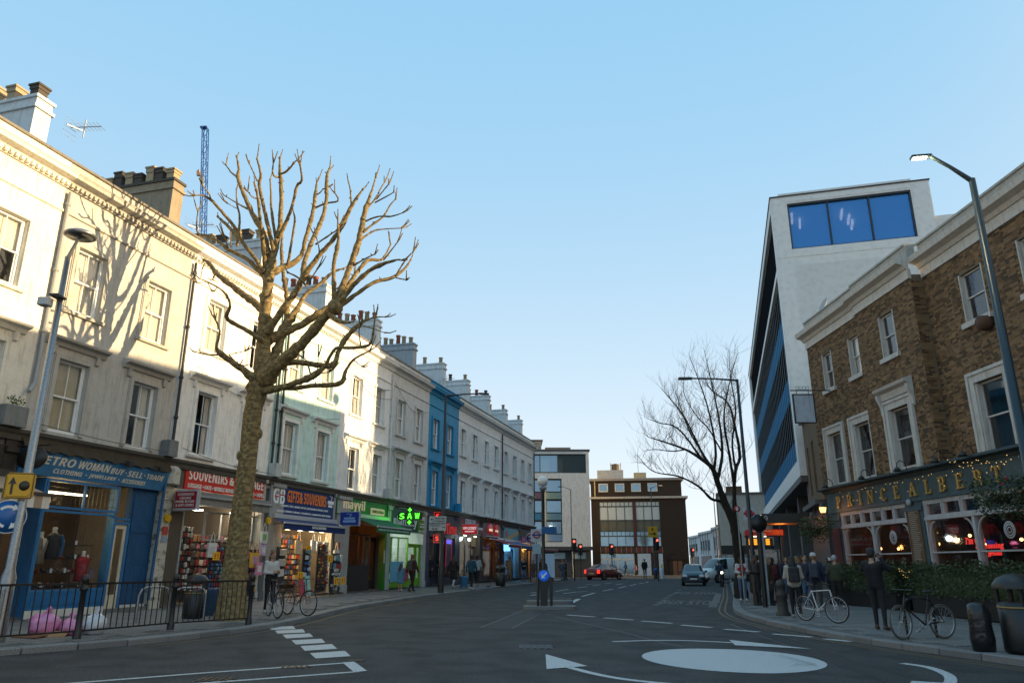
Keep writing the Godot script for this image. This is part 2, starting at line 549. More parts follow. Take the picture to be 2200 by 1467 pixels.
	# pavements
	var flag_base = mat("paving_bed", Color(0.19, 0.19, 0.18), 0.9, {"tex": texs["asphalt"], "scale": 0.4})
	var flags = []
	for k in 4:
		var v = [0.22, 0.25, 0.275, 0.24][k]
		flags.append(mat("flagstone%d" % k, Color(v, v * 0.99, v * [0.94, 0.97, 0.92, 0.99][k]), 0.85, {"tex": noise_tex("flag", FastNoiseLite.TYPE_SIMPLEX, 0.03, 6, 0.60, 1.0, false, 1.0, 1024), "nrm": texs["asphalt_n"], "ns": 0.25, "scale": 0.6}))
	var granite = [mat("granite0", Color(0.27, 0.27, 0.265), 0.75, {"tex": texs["flag"], "scale": 1.1}), mat("granite1", Color(0.22, 0.22, 0.22), 0.75, {"tex": texs["flag"], "scale": 1.3})]
	var kerbstone = MB.new().cbox(Vector3(0, 0, 0), Vector3(0.30, 0.30, 0.885), 0.018).done()
	var slab = MB.new().cbox(Vector3(0, 0, 0), Vector3(0.744, 0.06, 0.594), 0.008).done()
	# by the terrace
	var pa = MB.new(true)
	var back = []
	for i in ka.size():
		var s = (ka[i] - FP).dot(FD)
		back.append([FP + FD * s + Vector2(-0.9611, 0.2762) * 1.6, s])
	for i in ka.size() - 1:
		if back[i][1] > 51.5:
			break
		var q = []
		for e in [i, i + 1]:
			var n = -side(ka, e)
			var k0 = ka[e] - n * 0.05
			var yk = road_y(ka[e].x, ka[e].y) + 0.085
			q.append([v3(k0, yk), v3(back[e][0], front_y(back[e][1]) - 0.03)])
		pa.quad(q[0][0], q[1][0], q[1][1], q[0][1])
	# the wide corner past the end of the terrace
	var endp = PackedVector2Array()
	for i in range(68, ka.size()):
		endp.append(ka[i] + side(ka, i) * 0.05)
	endp.append_array([Vector2(-20, 82), Vector2(-20, 62)])
	for i in range(1, endp.size() - 1):
		var w = [endp[0], endp[i], endp[i + 1]]
		pa.next()
		var a3 = []
		for p in w:
			a3.append(v3(p, road_y(p.x, p.y) + 0.085))
		if (a3[1] - a3[0]).cross(a3[2] - a3[0]).y < 0:
			a3.reverse()
		pa.tri(a3[0], a3[1], a3[2])
	var pave_a = struct("pavement_by_terrace", pa, flag_base)
	lay_kerb(ka, 1.0, pave_a, kerbstone, granite, 0.11)
	lay_flags(pave_a, slab, flags, Vector2(-13.2, 12.0), FD, 45, 12, func(p):
		var s = (p - FP).dot(FD)
		var t = (p - FP).dot(Vector2(0.9611, -0.2762))
		if t < 0.42 or p.y < 12:
			return -1.0
		var bi = 0
		for i in ka.size():
			if ka[i].distance_squared_to(p) < ka[bi].distance_squared_to(p):
				bi = i
		if bi < 1 or bi > ka.size() - 2 or (p - ka[bi]).dot(side(ka, bi)) < 0.78:
			return -1.0
		var dk = (p - ka[bi]).dot(side(ka, bi))
		return lerp(road_y(ka[bi].x, ka[bi].y) + 0.085, front_y(s) - 0.03, clamp(dk / max(dk + t + 1.6, 0.1), 0, 1)))
	# by the public house
	var pb = MB.new(true)
	for i in kb.size() - 1:
		var q = []
		for e in [i, i + 1]:
			var k0 = kb[e] - side(kb, e) * 0.05
			var y = road_y(kb[e].x, kb[e].y) + 0.095
			q.append([v3(k0, y), Vector3(60, y, -kb[e].y + (60 - kb[e].x) * 0.25)])
		pb.quad(q[0][0], q[0][1], q[1][1], q[1][0])
	var pave_b = struct("pavement_by_pub", pb, flag_base)
	lay_kerb(kb, -1.0, pave_b, kerbstone, granite, 0.12)
	lay_flags(pave_b, slab, flags, Vector2(7.2, 9.5), Vector2(0.02, 1).normalized(), 44, 9, func(p):
		if p.x > 12.45 or p.y > 33:
			return -1.0
		var bi = 0
		for i in kb.size():
			if kb[i].distance_squared_to(p) < kb[bi].distance_squared_to(p):
				bi = i
		if bi < 1 or (p - kb[bi]).dot(-side(kb, bi)) < 0.78:
			return -1.0
		return road_y(kb[bi].x, kb[bi].y) + 0.095)
	# the pavement across the junction
	var pc = MB.new()
	pc.span(-30, 26, 0.0, road_y(10, 90) + 0.12, -140, -90.5)
	struct("pavement_across_junction", pc, flag_base)

func lay_kerb(line, hand, parent, mesh, materials, rise):
	for i in line.size() - 1:
		var c = (line[i] + line[i + 1]) / 2.0
		if c.y < 9.0 or c.y > 76.0:
			continue
		var n = side(line, i) * hand
		var p = c + n * 0.15
		var t = (line[i + 1] - line[i]).normalized()
		var zz = Vector3(t.x, 0, -t.y)
		var k = line[i].distance_to(line[i + 1]) / 0.9
		obj("kerb_stone", mesh, materials[(i * 7 + i / 3) % 2], parent, v3(p, road_y(c.x, c.y) + rise - 0.15 + rng.randf_range(-0.004, 0.004)), Basis(Vector3.UP.cross(zz), Vector3.UP, zz * k))

func lay_flags(parent, mesh, materials, origin, run, rows, cols, height_at):
	var across = Vector2(run.y, -run.x)
	var zz = Vector3(run.x, 0, -run.y)
	var n = 0
	for i in rows:
		for j in cols:
			var p = origin + run * (i * 0.6) + across * (j * 0.75 + (0.375 if i % 2 else 0.0))
			var y = height_at.call(p)
			if y < 0 or n >= 300:
				continue
			n += 1
			var e = height_at.call(p + across * 0.3)
			var tilt = atan((e - y) / 0.3) if e > 0 else 0.0
			var b = Basis(Vector3.UP.cross(zz), Vector3.UP, zz)
			b = Basis(zz, tilt if Vector3.UP.cross(zz).dot(Vector3(across.x, 0, -across.y)) > 0 else -tilt) * b
			obj("flagstone", mesh, materials[rng.randi() % 4], parent, v3(p, y - 0.012 + rng.randf_range(-0.002, 0.003)), b)

# ---------------------------------------------------------------- the stucco terrace
var TB = along(0.27619, -0.96110)   # x along the terrace, z out into the street
var glass_m
var glass_shop

func tw(s, y, z):   # a place on the terrace front, in the world
	return Vector3(FP.x + FD.x * s, y, -(FP.y + FD.y * s)) + TB.z * z

func common_mats():
	glass_m = mat("window_glass", Color(0.02, 0.025, 0.03, 0.10), 0.03, {"spec": 0.8})
	glass_shop = mat("shop_glass", Color(0.02, 0.03, 0.03, 0.06), 0.03, {"spec": 0.5})

# a sliding sash window in an opening w by h whose foot is at (cx, y0); curtain: 0 none, 1 net, 2 drapes, 3 blind, 4 half blind
func sash(house, cx, y0, w, h, frame_m, curtain, set_back = 0.13, bars = true, parent_name = "window"):
	var k = "sash_%.2f_%.2f_%s" % [w, h, bars]
	if not meshes.has(k):
		var m = MB.new()
		var t = 0.055
		m.span(-w / 2, -w / 2 + t, 0, h, -0.05, 0.03).span(w / 2 - t, w / 2, 0, h, -0.05, 0.03)
		m.span(-w / 2 + t, w / 2 - t, h - t, h, -0.05, 0.03).span(-w / 2 + t, w / 2 - t, 0, t + 0.03, -0.05, 0.03)
		m.span(-w / 2 + t, w / 2 - t, h * 0.5 - 0.022, h * 0.5 + 0.022, -0.055, 0.02)
		m.span(-w / 2 + t, -w / 2 + t + 0.03, h * 0.5 + 0.022, h - t, -0.02, 0.012).span(w / 2 - t - 0.03, w / 2 - t, h * 0.5 + 0.022, h - t, -0.02, 0.012)
		m.span(-w / 2 + t, -w / 2 + t + 0.03, t + 0.03, h * 0.5 - 0.022, -0.05, -0.018).span(w / 2 - t - 0.03, w / 2 - t, t + 0.03, h * 0.5 - 0.022, -0.05, -0.018)
		if bars:
			m.span(-0.011, 0.011, h * 0.5 + 0.022, h - t, -0.016, 0.008).span(-0.011, 0.011, t + 0.03, h * 0.5 - 0.022, -0.046, -0.022)
		meshes[k] = m.done()
		meshes[k + "p"] = MB.new().span(-w / 2 + t, w / 2 - t, 0, h * 0.5 - t, -0.003, 0.003).done()
	var win = obj(parent_name, meshes[k], frame_m, house, Vector3(cx, y0, -set_back))
	obj("pane", meshes[k + "p"], glass_m, win, Vector3(0, h * 0.5, -0.006), Basis(Vector3.RIGHT, rng.randf_range(-0.006, 0.006)))
	obj("pane", meshes[k + "p"], glass_m, win, Vector3(0, 0.045, -0.034), Basis(Vector3.RIGHT, rng.randf_range(-0.006, 0.006)))
	if curtain > 0:
		var ck = "curtain_%.2f_%.2f_%d" % [w, h, curtain]
		if not meshes.has(ck):
			var c = MB.new(true)
			var parts = [[-w / 2, w / 2, 0.0, h]]
			if curtain == 2:
				parts = [[-w / 2, -w * 0.16, 0.0, h], [w * 0.2, w / 2, 0.0, h]]
			elif curtain == 4:
				parts = [[-w / 2, w / 2, h * 0.55, h]]
			elif curtain == 5:
				parts = [[w * 0.02, w / 2, 0.0, h]]
			for p in parts:
				var n = 28
				for i in n:
					var xs = []
					for e in 2:
						var f = (i + e) / float(n)
						xs.append([lerp(p[0], p[1], f), 0.0 if curtain in [3, 4] else 0.014 * sin(f * (p[1] - p[0]) * 42.0) + 0.006 * sin(f * 71.0)])
					c.quad(Vector3(xs[0][0], p[2], xs[0][1]), Vector3(xs[1][0], p[2], xs[1][1]), Vector3(xs[1][0], p[3], xs[1][1]), Vector3(xs[0][0], p[3], xs[0][1]))
				c.next()
			meshes[ck] = c.done()
		obj("blind" if curtain in [3, 4] else "curtain", meshes[ck], mat("net", Color(0.74, 0.72, 0.64), 0.9) if curtain != 3 else mat("blind", Color(0.60, 0.54, 0.38), 0.8), win, Vector3(0, 0, -0.10))
	return win

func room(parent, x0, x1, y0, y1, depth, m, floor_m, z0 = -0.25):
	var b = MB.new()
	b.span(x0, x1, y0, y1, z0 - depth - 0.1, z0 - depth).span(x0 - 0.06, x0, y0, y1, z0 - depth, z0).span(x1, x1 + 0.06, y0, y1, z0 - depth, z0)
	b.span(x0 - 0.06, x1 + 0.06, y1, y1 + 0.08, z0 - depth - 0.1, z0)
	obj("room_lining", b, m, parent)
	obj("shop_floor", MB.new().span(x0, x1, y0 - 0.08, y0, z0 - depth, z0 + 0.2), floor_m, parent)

func lamp(parent, p, c, energy, size = 0.15):
	var l := OmniLight3D.new()
	l.name = "lamp_light"
	l.position = p
	l.light_color = c
	l.light_energy = energy
	l.light_size = size
	l.omni_range = 14.0
	l.omni_attenuation = 2.0
	l.shadow_enabled = true
	parent.add_child(l, true)

func chimney(house, x, z0, z1, top, wide, stack_m, pot_m, n, style, base = 11.2, cap_m = null, end_m = null):
	var st = MB.new()
	st.span(x - wide / 2, x + wide / 2, base, top, z1, z0)
	st.span(x - wide / 2 - 0.06, x + wide / 2 + 0.06, top - 0.32, top - 0.22, z1 - 0.06, z0 + 0.06)
	var s = obj("chimney", st, stack_m, house)
	obj("coping", MB.new().span(x - wide / 2 - 0.05, x + wide / 2 + 0.05, top, top + 0.09, z1 - 0.05, z0 + 0.05), cap_m if cap_m else stack_m, s)
	if end_m:
		obj("end_render", MB.new().span(x - wide / 2 + 0.05, x + wide / 2 + 0.012, base, top - 0.34, z0, z0 + 0.015), end_m, s)
	for i in n:
		var h = 0.42 + 0.1 * ((i * 7) % 3)
		var r = 0.13
		var m = MB.new(style != 1)
		if style == 1:
			m.box(Vector3(0, h * 0.35, 0), Vector3(0.30, h * 0.7, 0.30)).box(Vector3(0, h * 0.85, 0), Vector3(0.36, 0.3 * h, 0.34)).box(Vector3(0, h * 1.02, 0), Vector3(0.42, 0.06, 0.40))
		else:
			m.lathe([[0.0, 0.0], [r, 0.0], [r * 0.88, h * 0.8], [r * 1.12, h * 0.84], [r * 1.12, h], [r * 0.8, h], [r * 0.75, h * 0.7], [0.0, h * 0.7]], 12)
		var pm = pot_m[(i * 5 + n) % pot_m.size()]
		var z = lerp(z0 - 0.3, z1 + 0.3, (i + 0.5 * ((i * 3) % 2) * 0.2) / max(1.0, n - 1.0))
		obj("chimney_pot", m, pm, s, Vector3(x, top + 0.09, z))

func build_house(h):
	var s0 = h.s0
	var w = h.s1 - h.s0
	var yb = front_y((h.s0 + h.s1) / 2.0) - 0.10
	var house = thing(h.get("called", "terraced_house"), h.label, "house", tw(s0, yb, 0), TB, "houses of the stucco terrace")
	var wall_m = h.wall
	var trim = h.get("trim", wall_m)
	var top_m = h.get("top", trim)
	var y_shop = 4.70 - yb
	var Y = func(y): return y - yb
	var wins = []
	for c in h.wx:
		wins.append([c - s0, h.get("f1", [4.88, 6.80])[0] - yb, h.get("f1", [4.88, 6.80])[1] - yb, 1])
		wins.append([c - s0, h.get("f2", [8.22, 10.02])[0] - yb, h.get("f2", [8.22, 10.02])[1] - yb, 2])
	var holes = []
	for q in wins:
		holes.append([q[0] - 0.49, q[0] + 0.49, q[1], q[2]])
	var m = MB.new()
	m.wall(0, w, y_shop, Y.call(11.95), holes, 0.0, 0.24)
	obj("wall", m, wall_m, house)
	# the body of the house behind the front: party walls, back, floors and roof
	var body = MB.new()
	body.span(0.0, 0.12, 0, Y.call(12.0), -9.0, -0.25).span(w - 0.12, w, 0, Y.call(12.0), -9.0, -0.25).span(0.12, w - 0.12, 0, Y.call(11.8), -9.0, -8.8)
	body.span(0.12, w - 0.12, Y.call(11.3), Y.call(11.5), -8.8, -0.25).span(0.12, w - 0.12, y_shop - 0.35, y_shop + 0.02, -8.8, -0.02)
	body.span(0.12, w - 0.12, Y.call(7.5), Y.call(7.7), -8.8, -0.25)
	body.span(0.12, w - 0.12, y_shop, Y.call(11.3), -3.4, -3.3)
	obj("house_body", body, paint(0.30, 0.28, 0.25, 0.9), house)
	# cornice and parapet
	var c = MB.new()
	c.mould([[0, Y.call(11.42)], [0.06, Y.call(11.42)], [0.10, Y.call(11.52)], [0.14, Y.call(11.60)], [0.34, Y.call(11.66)], [0.36, Y.call(11.74)], [0.40, Y.call(11.80)], [0.0, Y.call(11.88)]], 0.0 if h.get("first", false) else 0.006, w)
	obj("cornice", c, top_m, house)
	obj("parapet", MB.new().span(0.004, w - 0.004, Y.call(11.87), Y.call(12.18), -0.28, 0.05), top_m, house)
	obj("coping", MB.new().span(0, w, Y.call(12.18), Y.call(12.25), -0.34, 0.11), h.get("coping", paint(0.20, 0.18, 0.15, 0.9)), house)
	obj("string_course", MB.new().mould([[0.0, Y.call(10.70)], [0.05, Y.call(10.72)], [0.05, Y.call(10.78)], [0.0, Y.call(10.80)]], 0, w), top_m, house)
	if h.get("dentils", false):
		var d = MB.new()
		var n = int(w / 0.155)
		for i in n:
			d.box(Vector3((i + 0.5) * w / n, Y.call(11.50), 0.10), Vector3(0.085, 0.11, 0.12))
		var dd = obj("dentil_course", d, top_m, house)
		dd.set_meta("kind", "stuff")
	# windows
	var i = 0
	for q in wins:
		var cur = h.curt[i % h.curt.size()]
		i += 1
		var win = sash(house, q[0], q[1], 0.98, q[2] - q[1], h.get("frame", mat("frame_white", Color(0.78, 0.79, 0.78), 0.45)), cur)
		var tk = "trim_%d_%.2f_%s" % [q[3], q[2] - q[1], h.get("plain", false)]
		var hh = q[2] - q[1]
		if not meshes.has(tk):
			var t = MB.new()
			var a = 0.62
			t.span(-a, -0.50, -0.02, hh + 0.10, 0.13, 0.185).span(0.50, a, -0.02, hh + 0.10, 0.13, 0.185).span(-0.50, 0.50, hh + 0.005, hh + 0.10, 0.13, 0.185)
			t.span(-a - 0.03, -a, -0.02, hh + 0.14, 0.13, 0.16).span(a, a + 0.03, -0.02, hh + 0.14, 0.13, 0.16).span(-a, a, hh + 0.10, hh + 0.14, 0.13, 0.16)
			meshes[tk] = t.done()
			meshes[tk + "s"] = MB.new().mould([[0.05, -0.10], [0.22, -0.10], [0.24, -0.02], [0.0, 0.0], [0.0, -0.05]], -0.70, 0.70).done()
			var hd = MB.new()
			hd.mould([[0.13, hh + 0.30], [0.20, hh + 0.32], [0.24, hh + 0.42], [0.38, hh + 0.46], [0.40, hh + 0.52], [0.13, hh + 0.60]], -0.98, 0.98)
			for e in [-0.72, 0.72]:
				hd.mould([[0.13, hh + 0.06], [0.20, hh + 0.10], [0.22, hh + 0.22], [0.24, hh + 0.30], [0.13, hh + 0.31]], e - 0.06, e + 0.06)
			meshes[tk + "h"] = hd.done()
		obj("architrave", meshes[tk], trim, win)
		if q[3] == 2 or not h.get("no_sill", false):
			obj("sill", meshes[tk + "s"], trim, win)
		if q[3] == 1:
			obj("hood", meshes[tk + "h"], trim, win)
	# cornice over the shop, with its lead flashing
	var sc = MB.new()
	sc.mould([[0, y_shop - 0.22], [0.10, y_shop - 0.20], [0.13, y_shop - 0.08], [0.20, y_shop - 0.02], [0.22, y_shop + 0.05], [0.0, y_shop + 0.10]], 0.0, w)
	obj("shop_cornice", sc, h.get("shop_top", paint(0.10, 0.10, 0.10, 0.8)), house)
	for q in h.get("pipes", []):
		var pm = mat("pipe_%s" % q[1], q[2], 0.5)
		var pl = [Vector3(q[0] - s0, Y.call(11.3), 0.10), Vector3(q[0] - s0, Y.call(q[3]), 0.10)]
		if q.size() > 4:
			pl.append(Vector3(q[0] - s0 - 0.12, Y.call(q[3] - 0.22), 0.14)); pl.append(Vector3(q[0] - s0 - 0.2, Y.call(q[3] - 0.3), 0.2))
		var t = MB.new(true).tube(pl, 0.05, 8)
		for yy in [10.9, 9.0, 7.3, 6.0]:
			if yy > q[3]:
				t.lathe([[0.0, 0.0], [0.07, 0.0], [0.07, 0.08], [0.0, 0.08]], 8, Vector3(q[0] - s0, Y.call(yy), 0.10))
		obj("drainpipe", t, pm, house)
	return house

func build_terrace():
	common_mats()
	var cream = paint(0.80, 0.76, 0.66)
	var beige = paint(0.50, 0.485, 0.45)
	var beige_trim = paint(0.46, 0.44, 0.40)
	var white = paint(0.86, 0.85, 0.82)
	var white_b = paint(0.82, 0.83, 0.83)
	var mint = paint(0.58, 0.80, 0.76)
	var grey = paint(0.56, 0.58, 0.59)
	var teal = paint(0.008, 0.24, 0.47, 0.6)
	var pale = paint(0.74, 0.76, 0.76)
	var dark_top = paint(0.09, 0.085, 0.075, 0.9)
	var terracotta = mat("pot_terracotta", Color(0.28, 0.085, 0.045), 0.85)
	var buff = mat("pot_buff", Color(0.34, 0.27, 0.17), 0.85)
	var sooty = mat("pot_sooty", Color(0.07, 0.06, 0.05), 0.9)
	var stack_w = paint(0.62, 0.66, 0.68)
	var stack_b = paint(0.30, 0.25, 0.18, 0.95)
	var red_iron = mat("pipe_black", Color(0.02, 0.02, 0.02), 0.5)
	var pipe_g = Color(0.30, 0.31, 0.31)
	var pipe_k = Color(0.02, 0.022, 0.024)
	var H = []
	H.append(build_house({"s0": -7.2, "s1": -1.0, "wall": cream, "wx": [-5.0, -2.35], "curt": [4, 3, 4, 4], "dentils": true, "first": true, "shop_top": dark_top, "label": "cream stucco house with a striped awning at its shop"}))
	H.append(build_house({"s0": -1.0, "s1": 4.15, "wall": beige, "trim": beige_trim, "wx": [0.22, 2.86], "curt": [3, 1, 5, 1], "f2": [8.15, 9.98], "dentils": true, "shop_top": dark_top, "no_sill": true, "pipes": [[-0.92, "grey", pipe_g, 6.0, 1]], "label": "grey beige stucco house over the blue clothes shop"}))
	H.append(build_house({"s0": 4.15, "s1": 9.5, "wall": white, "wx": [5.68, 8.22], "curt": [2, 1, 0, 2], "f1": [5.02, 7.12], "f2": [8.55, 10.38], "dentils": true, "shop_top": dark_top, "pipes": [[4.22, "dark", pipe_k, 4.9]], "label": "warm white stucco house over the red souvenir banner"}))
	H.append(build_house({"s0": 9.5, "s1": 14.75, "wall": mint, "trim": white_b, "top": white, "wx": [10.85, 13.37], "curt": [1, 1, 1, 1], "f1": [4.98, 7.06], "f2": [8.50, 10.20], "dentils": true, "shop_top": dark_top, "pipes": [[9.62, "dark", pipe_k, 4.9], [10.0, "dark", pipe_k, 4.9]], "label": "mint green stucco house over the navy gift shop sign"}))
	H.append(build_house({"s0": 14.75, "s1": 20.1, "wall": white_b, "wx": [16.2, 18.68], "curt": [0, 2, 5, 1], "f2": [8.35, 10.2], "shop_top": dark_top, "pipes": [[19.95, "pale", Color(0.5, 0.52, 0.54), 5.3, 1]], "label": "blue white stucco house over the green takeaway sign"}))
	H.append(build_house({"s0": 20.1, "s1": 25.25, "wall": grey, "wx": [21.32, 23.77], "curt": [5, 1, 2, 1], "f1": [4.9, 6.95], "f2": [8.22, 10.1], "shop_top": dark_top, "label": "pale grey stucco house over the pharmacy"}))
	H.append(build_house({"s0": 25.25, "s1": 30.4, "wall": teal, "wx": [26.4, 28.8], "curt": [2, 2, 1, 5], "f1": [4.9, 6.9], "f2": [8.22, 10.0], "coping": teal, "shop_top": dark_top, "label": "bright peacock blue stucco house in the terrace"}))
	H.append(build_house({"s0": 30.4, "s1": 35.1, "wall": paint(0.76, 0.77, 0.76), "wx": [31.3, 33.7], "curt": [0, 5, 0, 4], "f2": [8.48, 10.2], "shop_top": dark_top, "label": "off white house beside the peacock blue one"}))
	H.append(build_house({"s0": 35.1, "s1": 40.2, "wall": paint(0.82, 0.83, 0.82), "wx": [36.3, 38.7], "curt": [3, 4, 5, 0], "f2": [8.45, 10.15], "shop_top": dark_top, "pipes": [[40.05, "dark", pipe_k, 4.9]], "label": "bright white house with a black downpipe at its far edge"}))
	H.append(build_house({"s0": 40.2, "s1": 45.1, "wall": pale, "wx": [41.3, 43.8], "curt": [0, 5, 0, 4], "f2": [8.4, 10.1], "shop_top": dark_top, "label": "pale grey white house second from the terrace's far end"}))
	H.append(build_house({"s0": 45.1, "s1": 50.2, "wall": pale, "wx": [46.3, 48.75], "curt": [5, 0, 4, 0], "f2": [8.4, 10.1], "shop_top": dark_top, "pipes": [[49.9, "dark", pipe_k, 4.9]], "label": "pale grey white house at the terrace's far end"}))
	# far gable end
	var y11 = front_y(47.6) - 0.10
	obj("gable_wall", MB.new().span(5.1, 5.25, 0, 12.2 - y11, -9.0, 0.0), pale, H[10])
	# chimneys stand on the party walls; each goes with the house before it
	var stk = [[0, -1.38, 14.05, 5, 1, stack_w, [buff, buff, sooty], null], [1, 4.05, 14.35, 8, 1, stack_b, [buff, sooty], null], [2, 9.35, 14.4, 6, 1, stack_w, [buff, sooty], null], [3, 14.5, 14.3, 6, 0, stack_w, [buff, sooty, terracotta], null], [4, 19.95, 14.3, 6, 0, stack_w, [terracotta, terracotta, buff], null], [5, 24.9, 14.35, 6, 0, paint(0.34, 0.38, 0.42), [buff, terracotta, buff], null], [6, 29.9, 14.4, 3, 0, stack_w, [buff], null], [7, 34.8, 14.4, 3, 0, stack_w, [sooty, buff], null], [8, 39.7, 14.3, 4, 0, stack_w, [terracotta, sooty, buff], null], [9, 44.5, 14.1, 3, 0, stack_w, [buff], null], [10, 49.4, 14.1, 3, 0, stack_w, [sooty, buff], null]]
	var starts = [-7.2, -1.0, 4.15, 9.5, 14.75, 20.1, 25.25, 30.4, 35.1, 40.2, 45.1]
	for q in stk:
		var sst = starts[q[0]]
		var yb = H[q[0]].position.y
		chimney(H[q[0]], q[1] - sst, -0.9, -4.6 if q[0] < 3 else -3.6, q[2] - yb, 0.52, q[5], q[6], q[3], q[4], 11.2 - yb, sooty if q[0] == 1 else null, q[7])
	# television aerials
	for q in [[0, -0.85, 13.6, -0.6, 0.5], [2, 4.6, 13.0, -0.8, 0.4], [6, 29.3, 13.2, -0.8, 0.4]]:
		var a = MB.new()
		var yb = H[q[0]].position.y
		var p = Vector3(q[1] - starts[q[0]], q[2] - yb, q[3])
		a.bar(p, p + Vector3(0.45, 0.05, 0.1), 0.03)
		var c = p + Vector3(0.5, 0.1, 0.1)
		a.bar(c + Vector3(0, -0.25, 0), c + Vector3(0, 0.35, 0), 0.025)
		a.bar(c + Vector3(-0.1, 0.1, -0.4), c + Vector3(0.1, 0.1, 0.5), 0.02)
		for k in 9:
			var d = c + Vector3(-0.1 + 0.025 * k, 0.1, -0.4 + 0.11 * k)
			a.bar(d + Vector3(-0.22, 0, 0.05), d + Vector3(0.22, 0, -0.05), 0.01)
		for k in 5:
			a.bar(c + Vector3(-0.32, -0.2 + 0.14 * k, -0.42), c + Vector3(0.2, -0.2 + 0.14 * k, -0.45), 0.008)
		obj("television_aerial", a, mat("aerial", Color(0.35, 0.36, 0.38), 0.4, {"metal": 0.8}), H[q[0]])
	# slack cables pinned along the fronts
	for q in [[2, 4.9, 7.9, 9.3, 7.6, 0.35], [3, 9.8, 7.75, 14.6, 7.9, 0.3], [4, 15.0, 10.9, 20.0, 10.4, 0.5], [4, 15.0, 10.7, 19.9, 9.9, 0.6], [5, 20.3, 10.9, 25.0, 10.2, 0.7], [2, 4.5, 5.1, 9.4, 4.85, 0.12], [1, -0.7, 4.95, 4.0, 4.9, 0.06]]:
		var sst = starts[q[0]]
		var yb = H[q[0]].position.y
		var pp = []
		for k in 13:
			var f = k / 12.0
			pp.append(Vector3(lerp(q[1], q[3], f) - sst, lerp(q[2], q[4], f) - yb - q[5] * sin(f * PI), 0.07 if q[2] > 6 else 0.27))
		obj("cable", MB.new(true).tube(pp, 0.011, 5), mat("cable", Color(0.10, 0.10, 0.10), 0.6), H[q[0]])
	# lead flower boxes and blocks on the shop cornices
	for q in [[0, -1.45, "stone_trough"], [1, 4.0, "cornice_block"], [4, 19.8, "cornice_block"], [6, 30.1, "cornice_block"], [3, 9.75, "cornice_block"]]:
		var yb = H[q[0]].position.y
		var bm = paint(0.20, 0.21, 0.21, 0.9) if q[0] < 2 else (paint(0.50, 0.52, 0.52, 0.9) if q[0] != 6 else teal)
		obj(q[2], MB.new().cbox(Vector3(q[1] - starts[q[0]], 5.02 - yb, 0.2), Vector3(0.62 if q[0] == 0 else 0.4, 0.5, 0.34), 0.02), bm, H[q[0]])
	var pl = MB.new()
	for k in 60:
		var d = Vector3(rng.randf_range(-0.22, 0.22), rng.randf_range(0.0, 0.2), rng.randf_range(-0.12, 0.12))
		var p = Vector3(5.75, 5.27 - H[0].position.y, 0.2)
		pl.tri(p + d, p + d + Vector3(rng.randf_range(-0.05, 0.05), 0.06, 0.03), p + d + Vector3(0.04, 0.02, rng.randf_range(-0.05, 0.05)))
	obj("trough_plant", pl, mat("trough_leaf", Color(0.08, 0.14, 0.03), 0.7), H[0])
	shop_awning_house(H[0], -7.2)
	shop_blue(H[1], -1.0)
	shop_souvenir(H[2], 4.15)
	shop_gifts(H[3], 9.5)
	shop_green(H[4], 14.75)
	shop_pharmacy(H[5], 20.1)
	shop_overtime(H[6], 25.25)
	shop_red(H[7], 30.4)
	shop_ovals(H[8], 35.1)
	shop_teal(H[9], 40.2)
	shop_last(H[10], 45.1)

